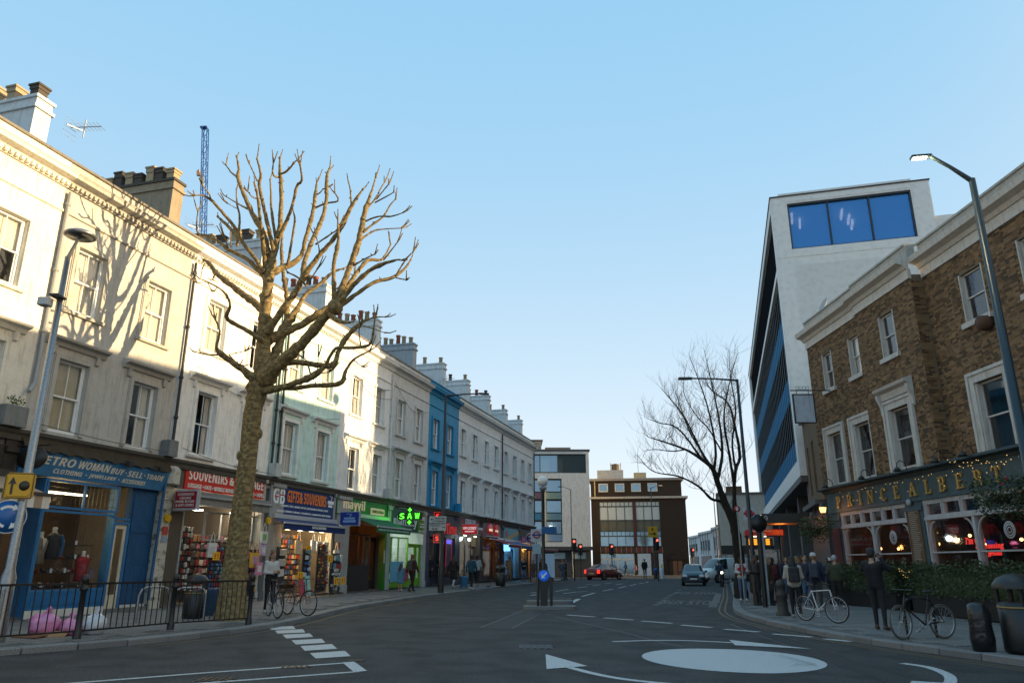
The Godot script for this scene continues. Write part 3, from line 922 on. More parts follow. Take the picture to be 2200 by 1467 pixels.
# ---------------------------------------------------------------- shopfronts (x, y given as on the terrace front; each part belongs to its house)
func shopfront(house, s0, o):
	var yb = house.position.y
	var g = front_y(s0 + 2.5) - 0.02 - yb          # floor of the shop
	var x0 = o.x[0] - s0
	var x1 = o.x[1] - s0
	var fy0 = o.fascia[0] - yb
	var fy1 = o.fascia[1] - yb
	var w = o.w
	var pm = o.pil
	# piers at both ends, up to the cornice
	for p in o.get("piers", [[0.0, x0], [x1, w]]):
		if p[1] - p[0] > 0.02:
			var m = MB.new()
			m.span(p[0] + 0.003, p[1] - 0.003, 0, 4.50 - yb, -0.25, 0.06)
			if o.get("plinth", true):
				m.span(p[0] - 0.0, p[1] + 0.0, 0, g + 0.28, -0.25, 0.10).span(p[0] - 0.0, p[1] + 0.0, fy1 - 0.16, fy1 - 0.02, 0.06, 0.14)
			obj("pier", m, pm, house)
	# lintel behind the fascia
	obj("lintel", MB.new().span(x0 - 0.01, x1 + 0.01, fy0 + 0.0, 4.49 - yb, -0.25, 0.0), paint(0.12, 0.12, 0.12, 0.9), house)
	if o.has("fascia_m"):
		var fx0 = o.get("fx", o.x)[0] - s0
		var fx1 = o.get("fx", o.x)[1] - s0
		var lean = o.get("lean", 0.0)
		var f = MB.new()
		f.mould([[0.002, fy0], [0.05, fy0], [0.05 + lean, fy1], [0.002, fy1]], fx0, fx1)
		var fo = obj("fascia", f, o.fascia_m, house)
		if o.has("rim"):
			var r = MB.new()
			r.span(fx0, fx1, fy1, fy1 + 0.04, 0.0, 0.09 + lean).span(fx0, fx1, fy0 - 0.04, fy0, 0.0, 0.09).span(fx0 - 0.04, fx0, fy0 - 0.04, fy1 + 0.04, 0.0, 0.085).span(fx1, fx1 + 0.04, fy0 - 0.04, fy1 + 0.04, 0.0, 0.085)
			obj("fascia_rim", r, o.rim, fo)
	var ry1 = min(fy0 + 0.12, 4.3 - yb)
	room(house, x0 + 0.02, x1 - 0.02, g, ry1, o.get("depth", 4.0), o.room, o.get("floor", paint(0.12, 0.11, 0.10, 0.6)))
	# glazed bays: [x0, x1, foot, top, set back]
	var fm = o.get("frame")
	for b in o.get("bays", []):
		var bx0 = b[0] - s0
		var bx1 = b[1] - s0
		var by0 = b[2] - yb
		var by1 = b[3] - yb
		var z = -b[4]
		var m = MB.new()
		var t = 0.06
		m.span(bx0, bx0 + t, by0, by1, z - 0.05, z + 0.03).span(bx1 - t, bx1, by0, by1, z - 0.05, z + 0.03)
		m.span(bx0 + t, bx1 - t, by1 - t, by1, z - 0.05, z + 0.03).span(bx0 + t, bx1 - t, by0, by0 + t, z - 0.05, z + 0.03)
		for q in b[5]:
			m.span(q - s0 - 0.025, q - s0 + 0.025, by0 + t, by1 - t, z - 0.04, z + 0.025)
		if b.size() > 6:
			m.span(bx0 + t, bx1 - t, b[6] - yb - 0.035, b[6] - yb + 0.035, z - 0.045, z + 0.045)
		var bay = obj("shop_window", m, fm, house)
		var edges = [bx0 + t]
		for q in b[5]:
			edges.append(q - s0)
		edges.append(bx1 - t)
		for i in edges.size() - 1:
			obj("pane", MB.new().span(edges[i], edges[i + 1], by0 + t, by1 - t, z - 0.015, z - 0.009), glass_shop, bay)
		if by0 - g > 0.15 and b[2] < 1.6:
			obj("stall_riser", MB.new().span(bx0, bx1, g + (0.14 if o.get("white_foot", false) else 0.0), by0, z - 0.12, z + 0.02).span(bx0 + 0.12, bx1 - 0.12, g + 0.24, by0 - 0.1, z + 0.02, z + 0.035), o.get("stall_m", fm), house)
			if o.get("white_foot", false):
				obj("plinth", MB.new().span(bx0 - 0.03, bx1 + 0.0, 0.0, g + 0.14, z - 0.12, z + 0.06), paint(0.62, 0.62, 0.58, 0.8), house)
	for d in o.get("doors", []):   # [x0, x1, top, set back, material]
		var dx0 = d[0] - s0
		var dx1 = d[1] - s0
		var top = d[2] - yb
		var z = -d[3]
		var fr = MB.new()
		fr.span(dx0 - 0.07, dx0, g, top + 0.07, z - 0.06, z + 0.04).span(dx1, dx1 + 0.07, g, top + 0.07, z - 0.06, z + 0.04).span(dx0, dx1, top, top + 0.07, z - 0.06, z + 0.04)
		obj("door_frame", fr, fm, house)
		var dm = MB.new()
		if d.size() > 5 and d[5] == "solid":
			dm.span(dx0, dx1, g + 0.02, top, z - 0.04, z)
			for q in [[0.1, 0.42], [0.5, 0.92]]:
				dm.span(dx0 + 0.12, dx1 - 0.12, lerp(g, top, q[0]), lerp(g, top, q[1]), z, z + 0.015)
		else:
			dm.span(dx0, dx0 + 0.1, g + 0.02, top, z - 0.04, z).span(dx1 - 0.1, dx1, g + 0.02, top, z - 0.04, z).span(dx0 + 0.1, dx1 - 0.1, top - 0.12, top, z - 0.04, z).span(dx0 + 0.1, dx1 - 0.1, g + 0.02, g + 0.42, z - 0.04, z)
		var door = obj("door", dm, d[4], house)
		if not (d.size() > 5 and d[5] == "solid"):
			obj("pane", MB.new().span(dx0 + 0.1, dx1 - 0.1, g + 0.42, top - 0.12, z - 0.024, z - 0.018), glass_shop, door)
		obj("handle", MB.new(true).tube([Vector3(dx0 + 0.06, g + 0.95, z + 0.05), Vector3(dx0 + 0.06, g + 1.2, z + 0.05)], 0.012, 6), mat("brass", Color(0.45, 0.36, 0.18), 0.35, {"metal": 0.9}), door)
	for l in o.get("lamps", []):   # [x, y, z, colour, energy]
		var p = Vector3(l[0] - s0, l[1] - yb, l[2])
		var fit = obj("ceiling_lamp", MB.new().span(p.x - l[5] / 2, p.x + l[5] / 2, p.y, p.y + 0.05, p.z - 0.06, p.z + 0.06), mat("lamp_glow_%s" % l[3].to_html(), Color(0.9, 0.9, 0.9), 0.4, {"emit": l[3], "e": 2.5}), house)
		lamp(fit, p - Vector3(0, 0.12, 0), l[3], l[4], 0.2)
	return house

func awning(house, s0, x0, x1, yt, yb_, out, m, valance, vm, bar_m = null):
	var yy = house.position.y
	var a = MB.new()
	var A = Vector3(x0 - s0, yt - yy, 0.10)
	var B = Vector3(x1 - s0, yt - yy, 0.10)
	var C = Vector3(x1 - s0, yb_ - yy, out)
	var D = Vector3(x0 - s0, yb_ - yy, out)
	a.quad(D, C, B, A)
	a.quad(A + Vector3(0, -0.02, 0), B + Vector3(0, -0.02, 0), C + Vector3(0, -0.02, 0), D + Vector3(0, -0.02, 0))
	var o = obj("awning", a, m, house)
	obj("valance", MB.new().span(x0 - s0, x1 - s0, yb_ - yy - valance, yb_ - yy, out - 0.012, out), vm, o)
	obj("front_bar", MB.new().span(x0 - s0 - 0.02, x1 - s0 + 0.02, yb_ - yy - 0.01, yb_ - yy + 0.05, out, out + 0.05), bar_m if bar_m else mat("awning_bar", Color(0.65, 0.66, 0.67), 0.4, {"metal": 0.5}), o)
	obj("cassette", MB.new().span(x0 - s0 - 0.02, x1 - s0 + 0.02, yt - yy - 0.02, yt - yy + 0.14, 0.05, 0.2), bar_m if bar_m else mats["awning_bar"], o)
	for e in [x0 + 0.15, x1 - 0.15]:
		obj("awning_arm", MB.new().bar(Vector3(e - s0, yt - yy - 0.25, 0.08), Vector3(e - s0, yb_ - yy, out - 0.02), 0.03), mat("arm_dark", Color(0.08, 0.08, 0.08), 0.5), o)
	return o

func flat(r, g, b, rough = 0.5):
	return paint(r, g, b, rough, "plain")

func glow(r, g, b, e = 1.0):
	return mat("glow_%.2f_%.2f_%.2f_%.1f" % [r, g, b, e], Color(r * 0.5, g * 0.5, b * 0.5), 0.5, {"emit": Color(r, g, b), "e": e})

func shop_awning_house(h, s0):
	var yb = h.position.y
	var dark = paint(0.03, 0.025, 0.02, 0.6)
	shopfront(h, s0, {"w": 6.2, "x": [-7.0, -1.35], "fascia": [3.7, 4.35], "fascia_m": dark, "pil": dark, "room": paint(0.25, 0.22, 0.18), "frame": paint(0.02, 0.12, 0.26, 0.5), "bays": [[-7.0, -2.1, 0.95, 3.6, 0.15, [-5.4, -3.7]]], "doors": [[-2.0, -1.45, 2.6, 0.15, paint(0.02, 0.12, 0.26, 0.5)]], "stall_m": paint(0.02, 0.12, 0.26, 0.5)})
	var sgn = obj("white_sign_panel", MB.new().span(2.6, 5.15, 3.78 - yb, 4.38 - yb, 0.06, 0.13), paint(0.72, 0.74, 0.74, 0.5), h)
	obj("sign_rim", MB.new().span(2.55, 5.2, 3.73 - yb, 3.78 - yb, 0.06, 0.15).span(2.55, 5.2, 4.38 - yb, 4.43 - yb, 0.06, 0.15).span(5.15, 5.2, 3.78 - yb, 4.38 - yb, 0.06, 0.15), mat("sign_brass", Color(0.25, 0.17, 0.06), 0.4, {"metal": 0.6}), sgn)
	# the striped awning: every stripe of its valance is a piece of cloth of its own
	var tan = paint(0.36, 0.28, 0.20, 0.9)
	var aw = awning(h, s0, -6.6, -1.15, 3.62, 3.12, 1.5, tan, 0.02, tan, mat("awning_dark_bar", Color(0.05, 0.045, 0.04), 0.6))
	var n = 26
	for i in n:
		var a = lerp(0.6, 6.05, i / float(n))
		var b = lerp(0.6, 6.05, (i + 1) / float(n))
		obj("valance_stripe", MB.new().span(a, b - 0.004, 2.82 - yb, 3.11 - yb, 1.485, 1.495), paint(0.70, 0.68, 0.62, 0.9) if i % 2 else tan, aw)

func shop_blue(h, s0):
	var yb = h.position.y
	var blue = paint(0.012, 0.10, 0.25, 0.5)
	var sign_b = paint(0.045, 0.19, 0.40, 0.55)
	shopfront(h, s0, {"w": 5.15, "x": [-0.95, 4.22], "fx": [-0.9, 4.16], "fascia": [3.74, 4.32], "lean": 0.16, "fascia_m": sign_b, "pil": blue, "piers": [], "room": paint(0.10, 0.07, 0.045, 0.8), "frame": paint(0.03, 0.16, 0.36, 0.5),
		"bays": [[0.02, 2.46, 0.92, 2.93, 0.0, []], [0.04, 2.48, 2.97, 3.70, 0.0, [1.28]], [-0.92, -0.02, 0.92, 3.70, 0.55, []]], "stall_m": paint(0.012, 0.13, 0.32, 0.5), "white_foot": true,
		"doors": [[2.56, 3.02, 2.68, 0.08, paint(0.62, 0.56, 0.43, 0.6)]], "lamps": [[1.1, 3.42, -0.75, Color(1.0, 0.84, 0.58), 0.8, 1.9]], "depth": 2.6})
	obj("side_panel", MB.new().span(4.10, 5.12, 0, 3.74 - yb, -0.3, -0.12).span(4.2, 5.02, 0.25, 2.0, -0.12, -0.10).span(4.2, 5.02, 2.2, 3.3, -0.12, -0.10), paint(0.010, 0.075, 0.19, 0.5), h)
	obj("panel_foot", MB.new().span(4.10, 5.12, 0.0, front_y(3.5) + 0.1 - yb, -0.12, -0.06), paint(0.55, 0.55, 0.52, 0.8), h)
	obj("side_light", MB.new().span(3.47, 3.5, 0, 3.7 - yb, -0.3, -0.04).span(3.5, 4.09, 2.8 - yb, 2.86 - yb, -0.12, -0.06), paint(0.03, 0.16, 0.36, 0.5), h)
	obj("corner_post", MB.new().span(0.98, 1.03, 0, 3.72 - yb, -0.6, 0.02), paint(0.03, 0.16, 0.36, 0.5), h)
	obj("threshold", MB.new().span(3.5, 5.1, 0.0, front_y(3.0) - yb + 0.03, -0.62, 0.05), paint(0.16, 0.16, 0.15, 0.9), h)
	obj("downpipe", MB.new(true).tube([Vector3(5.12, 4.3 - yb, 0.12), Vector3(5.08, 0.3, 0.08)], 0.045, 8), blue, h)
	# wire grille behind the upper lights: upright and level rods
	var gr = MB.new()
	for i in 17:
		gr.span(1.1 + i * 0.143, 1.108 + i * 0.143, 2.97 - yb, 3.7 - yb, -0.10, -0.09)
	for i in 3:
		gr.span(1.05, 3.46, 3.12 + i * 0.2 - yb, 3.128 + i * 0.2 - yb, -0.11, -0.10)
	for i in 4:
		gr.span(0.06 + i * 0.22, 0.07 + i * 0.22, 2.9 - yb, 3.7 - yb, -0.65, -0.64)
	obj("window_grille", gr, mat("grille", Color(0.03, 0.03, 0.03), 0.5), h)
	# the tatty canopy over the sign: crinkled sheets
	var cn = MB.new()
	for i in 30:
		var a = i * 5.15 / 30
		cn.quad(Vector3(a, 4.34 - yb - 0.03 * (i % 3), 0.27 + 0.03 * sin(i * 2.1)), Vector3(a + 0.172, 4.34 - yb - 0.03 * ((i + 1) % 3), 0.27 + 0.03 * sin(i * 2.1 + 2.1)), Vector3(a + 0.172, 4.66 - yb, 0.10), Vector3(a, 4.66 - yb, 0.10))
	obj("crinkled_canopy", cn, paint(0.055, 0.04, 0.022, 0.95), h)
	for x in [3.25, 4.5]:
		obj("flood_lamp", MB.new().cbox(Vector3(x - s0 - 1.0 + 0.0, 4.32 - yb, 0.44), Vector3(0.2, 0.16, 0.16), 0.03).bar(Vector3(x - s0 - 1.0, 4.36 - yb, 0.4), Vector3(x - s0 - 1.0, 4.46 - yb, 0.1), 0.025), paint(0.03, 0.026, 0.02, 0.8), h)
	var letter = flat(0.68, 0.64, 0.52, 0.7)
	var tilt = Basis(Vector3.RIGHT, 0.266)
	var tx = func(s, x0, x1, y, hh, sl):
		text(h, s, Vector3((x0 + x1) / 2 - s0, y - yb, 0.055 + 0.16 * (y - 3.74) / 0.58), x1 - x0, hh, letter, tilt, true, false, 0.01, "lettering", sl)
	tx.call("RETRO", -0.52, 0.66, 4.13, 0.215, 0.18)
	tx.call("WOMAN", 0.76, 1.82, 4.13, 0.205, 0.18)
	tx.call("BUY", 1.90, 2.36, 4.10, 0.165, 0.18)
	tx.call("·", 2.42, 2.46, 4.10, 0.04, 0.0)
	tx.call("SELL", 2.54, 3.10, 4.09, 0.165, 0.18)
	tx.call("·", 3.16, 3.20, 4.10, 0.04, 0.0)
	tx.call("TRADE", 3.26, 3.96, 4.09, 0.15, 0.18)
	tx.call("CLOTHING", 0.08, 0.98, 3.89, 0.12, 0.18)
	tx.call("·", 1.1, 1.14, 3.89, 0.035, 0.0)
	tx.call("JEWELLERY", 1.22, 2.16, 3.88, 0.12, 0.18)
	tx.call("·", 2.26, 2.30, 3.89, 0.035, 0.0)
	tx.call("ACCESSORIES", 2.40, 3.30, 3.88, 0.12, 0.18)
	# the peeling pier between the blue shop and the souvenirs
	obj("peeling_pier", MB.new().span(5.15, 5.62, 0, 4.2 - yb, -0.25, 0.04).span(5.13, 5.66, 3.5 - yb, 3.56 - yb, -0.2, 0.08).cbox(Vector3(5.4, 4.25 - yb, 0.1), Vector3(0.5, 0.55, 0.34), 0.1), mat("peeling", Color(0.50, 0.49, 0.44), 0.9, {"tex": noise_tex("peel", FastNoiseLite.TYPE_CELLULAR, 0.03, 2, Color(0.25, 0.23, 0.2), Color(1, 1, 1), false, 1.0, 512, Color(0.95, 0.94, 0.9), 0.35), "scale": 0.5}), h)

func shop_souvenir(h, s0):
	var yb = h.position.y
	var grey = paint(0.22, 0.22, 0.21, 0.7)
	var silver = paint(0.34, 0.36, 0.36, 0.5)
	shopfront(h, s0, {"w": 5.35, "x": [4.80, 9.35], "fx": [5.05, 9.42], "fascia": [3.90, 4.66], "fascia_m": paint(0.62, 0.028, 0.012, 0.5), "pil": paint(0.42, 0.42, 0.39, 0.85), "piers": [[5.2, 5.35]], "room": paint(0.14, 0.12, 0.10), "frame": silver,
		"bays": [[5.75, 6.35, 1.0, 3.3, 0.9, []], [6.6, 9.3, 2.35, 3.3, 0.25, [7.5, 8.4]]], "doors": [[4.9, 5.55, 3.2, 0.3, paint(0.10, 0.085, 0.065, 0.6), "solid"]],
		"lamps": [[6.9, 3.35, -0.8, Color(1.0, 0.92, 0.78), 0.9, 0.4], [8.9, 3.35, -0.8, Color(1.0, 0.92, 0.78), 0.9, 0.4], [6.0, 3.35, -1.8, Color(1.0, 0.9, 0.75), 0.7, 0.4]]})
	obj("shutter_box", MB.new().span(0.66, 5.25, 3.42 - yb, 3.84 - yb, 0.02, 0.34).span(0.62, 5.3, 3.62 - yb, 3.68 - yb, 0.34, 0.38), grey, h)
	obj("shutter_rail", MB.new().span(0.62, 5.3, 3.66 - yb, 3.72 - yb, 0.36, 0.42), silver, h)
	var lw = flat(0.80, 0.78, 0.72)
	text(h, "SOUVENIRS & LUGGAGE", Vector3(7.25 - s0, 4.38 - yb, 0.055), 4.1, 0.33, lw)
	text(h, "LUGGAGE • HATS • MOBILE REPAIRS • ACCESSORIES • VAPES", Vector3(7.27 - s0, 4.03 - yb, 0.055), 4.15, 0.135, lw)
	# the projecting red sign
	var b = obj("projecting_sign", MB.new().cbox(Vector3.ZERO, Vector3(0.16, 0.62, 0.86), 0.02), paint(0.40, 0.42, 0.43, 0.5), h, Vector3(4.62 - s0, 3.50 - yb, 0.58))
	obj("sign_face", MB.new().span(-0.09, -0.081, -0.25, 0.25, -0.39, 0.39), paint(0.30, 0.008, 0.02, 0.45), b)
	var tn = Basis(Vector3(0, 0, 1), Vector3.UP, Vector3(-1, 0, 0))
	for q in [["SOUVENIERS", 0.165, 0.60], ["LUGGAGE", 0.055, 0.42], ["PHONE REPAIRS", -0.055, 0.68], ["& SOFT DRINKS", -0.165, 0.66]]:
		text(b, q[0], Vector3(-0.091, q[1], 0.0), q[2], 0.075, lw, tn, false, false, 0.006)
	obj("alarm_box", MB.new().lathe([[0.0, 0.0], [0.14, 0.0], [0.15, 0.03], [0.13, 0.08], [0.0, 0.09]], 6, Vector3(4.45 - s0, 2.95 - yb, 0.05), Basis(Vector3.RIGHT, PI / 2)), paint(0.75, 0.42, 0.01, 0.4), h)
	obj("pier_notice", MB.new().span(0.18, 0.42, 2.45 - yb, 2.70 - yb, 0.045, 0.055), paint(0.45, 0.06, 0.05, 0.5), h)
	obj("pier_notice", MB.new().span(0.18, 0.42, 2.22 - yb, 2.42 - yb, 0.045, 0.055), paint(0.25, 0.33, 0.42, 0.5), h)

func shop_gifts(h, s0):
	var yb = h.position.y
	var navy = paint(0.006, 0.028, 0.15, 0.45)
	var grey = paint(0.30, 0.31, 0.30, 0.8)
	shopfront(h, s0, {"w": 5.25, "x": [10.75, 14.6], "fx": [9.85, 14.70], "fascia": [3.36, 4.58], "fascia_m": navy, "rim": paint(0.40, 0.42, 0.43, 0.6), "pil": grey, "piers": [[0.35, 1.25], [5.1, 5.25]], "room": paint(0.15, 0.12, 0.09), "frame": paint(0.10, 0.35, 0.08, 0.6), "bays": [], "depth": 3.2,
		"lamps": [[11.2, 2.88, 0.05, Color(1.0, 0.80, 0.48), 0.75, 0.22], [12.1, 2.88, 0.05, Color(1.0, 0.95, 0.85), 0.75, 0.22], [13.0, 2.88, 0.05, Color(1.0, 0.88, 0.65), 0.75, 0.22], [13.8, 2.88, 0.05, Color(1.0, 0.85, 0.6), 0.75, 0.22], [12.5, 3.2, -1.8, Color(1.0, 0.9, 0.7), 0.9, 0.4]]})
	awning(h, s0, 10.0, 14.75, 3.30, 3.08, 0.62, navy, 0.24, navy)
	var lw = flat(0.80, 0.80, 0.80)
	text(h, "GIFTS & SOUVENIRS", Vector3(12.55 - s0, 3.00 - yb, 0.63), 1.1, 0.10, lw)
	text(h, "GIFTS& SOUVENIRS", Vector3(12.45 - s0, 4.16 - yb, 0.055), 3.0, 0.44, flat(0.85, 0.22, 0.02))
	text(h, "LUGGAGE | HATS | MOBILE TOP UP | ACCESSORIES & REPAIRS | VAPES", Vector3(12.35 - s0, 3.77 - yb, 0.055), 3.6, 0.10, lw)
	text(h, "LUGGAGE STORAGE | SHISHA | E-CIGARETTES | LONDON BUS TOUR TICKETS", Vector3(12.35 - s0, 3.56 - yb, 0.055), 4.1, 0.10, lw)
	# the GB mark: white letters with red bars
	text(h, "GB", Vector3(10.38 - s0, 4.12 - yb, 0.055), 0.78, 0.58, flat(0.80, 0.82, 0.84), Basis(), true, false, 0.014)
	obj("red_bar", MB.new().span(10.06 - s0, 10.34 - s0, 4.07 - yb, 4.12 - yb, 0.069, 0.074).span(10.42 - s0, 10.70 - s0, 4.14 - yb, 4.19 - yb, 0.069, 0.074), flat(0.5, 0.02, 0.03), h)
	# the white cable car drawing
	obj("cable_car_mark", MB.new().span(14.1 - s0, 14.6 - s0, 4.08 - yb, 4.22 - yb, 0.051, 0.062).span(14.15 - s0, 14.5 - s0, 3.95 - yb, 4.05 - yb, 0.051, 0.062).bar(Vector3(14.35 - s0, 4.22 - yb, 0.056), Vector3(14.45 - s0, 4.40 - yb, 0.056), 0.025).bar(Vector3(14.45 - s0, 4.40 - yb, 0.056), Vector3(14.25 - s0, 4.43 - yb, 0.056), 0.02), lw, h)
	obj("alarm_box", MB.new().lathe([[0.0, 0.0], [0.14, 0.0], [0.15, 0.03], [0.13, 0.08], [0.0, 0.09]], 6, Vector3(9.75 - s0, 3.15 - yb, 0.06), Basis(Vector3.RIGHT, PI / 2)), paint(0.75, 0.42, 0.01, 0.4), h)
	var b = obj("projecting_sign", MB.new().cbox(Vector3.ZERO, Vector3(0.14, 0.62, 0.95), 0.02), paint(0.34, 0.36, 0.40, 0.5), h, Vector3(14.9 - s0, 3.50 - yb, 0.75))
	obj("sign_face", MB.new().span(-0.08, -0.071, -0.27, 0.27, -0.44, 0.44), paint(0.010, 0.045, 0.30, 0.4), b)
	obj("cable_car_mark", MB.new().span(-0.086, -0.081, -0.16, -0.06, -0.3, 0.3).span(-0.086, -0.081, -0.03, 0.05, -0.26, 0.26).bar(Vector3(-0.083, 0.05, 0.0), Vector3(-0.083, 0.18, 0.1), 0.03).bar(Vector3(-0.083, 0.18, 0.1), Vector3(-0.083, 0.2, -0.15), 0.025), flat(0.25, 0.40, 0.70), b)

func shop_green(h, s0):
	var yb = h.position.y
	var green = paint(0.010, 0.20, 0.025, 0.45)
	var dark = paint(0.022, 0.020, 0.017, 0.6)
	shopfront(h, s0, {"w": 5.35, "x": [16.2, 20.0], "fx": [14.85, 20.05], "fascia": [3.76, 4.54], "fascia_m": green, "rim": paint(0.006, 0.12, 0.015, 0.5), "pil": paint(0.36, 0.37, 0.37, 0.8), "piers": [[0.2, 1.45]], "room": paint(0.05, 0.035, 0.022, 0.8), "frame": dark, "bays": [[16.25, 18.55, 1.5, 2.95, 0.05, [17.4]]], "doors": [[18.75, 19.85, 2.8, 0.45, dark]], "stall_m": dark,
		"lamps": [[16.9, 2.75, -0.8, Color(1.0, 0.55, 0.15), 0.5, 0.12], [18.0, 2.6, -1.6, Color(1.0, 0.6, 0.25), 0.6, 0.12]]})
	var lw = mat("cream_letter", Color(0.78, 0.66, 0.40), 0.5, {"emit": Color(0.9, 0.72, 0.42), "e": 0.05})
	text(h, "mayyil", Vector3(16.5 - s0, 4.16 - yb, 0.055), 2.1, 0.58, lw, Basis(), true, false, 0.03)
	var tagp = obj("name_plate", MB.new().cbox(Vector3(18.9 - s0, 4.05 - yb, 0.08), Vector3(1.5, 0.32, 0.05), 0.02), lw, h)
	text(tagp, "LEBANESE ON THE GO", Vector3(18.9 - s0, 4.05 - yb, 0.106), 1.25, 0.13, flat(0.10, 0.20, 0.04))
	var dg = paint(0.006, 0.12, 0.055, 0.8)
	awning(h, s0, 16.35, 20.1, 3.70, 3.22, 1.35, dg, 0.24, dg)
	obj("awning_mark", MB.new().quad(Vector3(18.2 - s0, 3.51 - yb, 0.70), Vector3(18.75 - s0, 3.37 - yb, 1.05), Vector3(18.9 - s0, 3.47 - yb, 0.80), Vector3(18.4 - s0, 3.62 - yb, 0.44)), flat(0.42, 0.52, 0.48), h)
	text(h, "LEBANESE STREET FOOD SANDWICHES, SHAWARMA, FATTOUSH & MEZZE", Vector3(18.2 - s0, 3.10 - yb, 1.352), 3.4, 0.10, flat(0.35, 0.55, 0.42))
	obj("green_pier", MB.new().span(5.22, 5.35, 0, 3.74 - yb, -0.25, 0.07), green, h)
	obj("menu_sheet", MB.new().span(5.1, 5.24, 1.3, 1.9, 0.071, 0.076), paint(0.6, 0.6, 0.58, 0.6), h)

func shop_pharmacy(h, s0):
	var yb = h.position.y
	var green = paint(0.008, 0.10, 0.060, 0.45)
	var lime = paint(0.14, 0.36, 0.012, 0.5)
	shopfront(h, s0, {"w": 5.15, "x": [20.55, 24.85], "fx": [20.3, 25.2], "fascia": [3.26, 4.42], "fascia_m": green, "rim": paint(0.36, 0.40, 0.38, 0.6), "pil": paint(0.42, 0.44, 0.43, 0.8), "room": paint(0.42, 0.44, 0.42, 0.7), "frame": lime, "bays": [[20.6, 22.9, 0.85, 2.95, 0.0, [21.7]]], "doors": [[23.1, 24.1, 2.6, 0.1, lime], [24.25, 24.75, 2.6, 0.1, lime]], "stall_m": lime,
		"lamps": [[21.8, 2.95, -0.9, Color(0.9, 1.0, 0.92), 1.1, 1.2], [23.6, 2.95, -1.8, Color(0.9, 1.0, 0.95), 1.1, 1.2]]})
	obj("lime_fascia_end", MB.new().span(3.9, 5.1, 3.26 - yb, 4.42 - yb, 0.05, 0.056), paint(0.10, 0.26, 0.02, 0.45), h)
	var lw = flat(0.75, 0.82, 0.78)
	text(h, "pharmacy", Vector3(22.35 - s0, 3.72 - yb, 0.055), 3.0, 0.60, lw, Basis(), true, false, 0.02, "lettering", 0.15)
	text(h, "NHS", Vector3(24.7 - s0, 4.05 - yb, 0.062), 0.42, 0.18, lw)
	text(h, "Prescriptions", Vector3(24.6 - s0, 3.74 - yb, 0.062), 0.6, 0.09, lw)
	text(h, "NHS Services", Vector3(24.6 - s0, 3.60 - yb, 0.062), 0.6, 0.09, lw)
	text(h, "020 7229", Vector3(24.5 - s0, 3.36 - yb, 0.062), 0.7, 0.08, lw)
	obj("poster", MB.new().span(0.55, 0.95, 0.75, 2.55 - 0.0, -0.06, -0.05), paint(0.28, 0.55, 0.10, 0.6), h)
	obj("poster", MB.new().span(0.62, 2.2, 0.35, 1.35, 0.04, 0.05), paint(0.14, 0.42, 0.62, 0.5), h)
	obj("poster", MB.new().span(2.3, 2.9, 0.35, 1.0, 0.04, 0.05), paint(0.32, 0.06, 0.10, 0.5), h)
	for i in 4:
		obj("shop_shelf", MB.new().span(0.7, 2.5, 0.9 + i * 0.42, 0.93 + i * 0.42, -1.6, -1.2), paint(0.6, 0.6, 0.58, 0.6), h)
		for j in 14:
			obj("packet", MB.new().span(0.75 + j * 0.12, 0.84 + j * 0.12, 0.94 + i * 0.42, 1.1 + i * 0.42 + 0.1 * ((j * 5 + i) % 3), -1.5, -1.3), [paint(0.6, 0.6, 0.6, 0.5, "plain"), paint(0.35, 0.08, 0.06, 0.5, "plain"), paint(0.08, 0.22, 0.35, 0.5, "plain"), paint(0.5, 0.4, 0.1, 0.5, "plain")][(i * 3 + j * 5) % 4], h)
	# the lit cross stands out over the pavement, its panels toward the road junction
	var c = obj("pharmacy_cross", MB.new().box(Vector3.ZERO, Vector3(0.16, 0.86, 0.36)).box(Vector3(0, 0, -0.41), Vector3(0.16, 0.36, 0.46)).box(Vector3(0, 0, 0.41), Vector3(0.16, 0.36, 0.46)), paint(0.015, 0.02, 0.015, 0.5), h, Vector3(20.9 - s0, 3.96 - yb, 0.95))
	var tn = Basis(Vector3(0, 0, 1), Vector3.UP, Vector3(-1, 0, 0))
	var gl = glow(0.10, 1.0, 0.04, 1.3)
	for q in [["S", -0.42], ["A", 0.0], ["W", 0.42]]:
		text(c, q[0], Vector3(-0.081, 0.0, q[1]), 0.26, 0.28, gl, tn, true, false, 0.01, "lit_letter")
	for y in [-0.31, 0.31]:
		obj("lit_cross", MB.new().span(-0.09, -0.081, y - 0.03, y + 0.03, -0.10, 0.10).span(-0.091, -0.081, y - 0.10, y + 0.10, -0.03, 0.03), gl, c)
	obj("bracket", MB.new().span(-0.03, 0.03, 0.44, 0.48, -0.95, 0.1), paint(0.03, 0.03, 0.03, 0.5), c)
	lamp(c, Vector3(-0.35, 0, 0), Color(0.15, 1.0, 0.1), 0.10, 0.3)

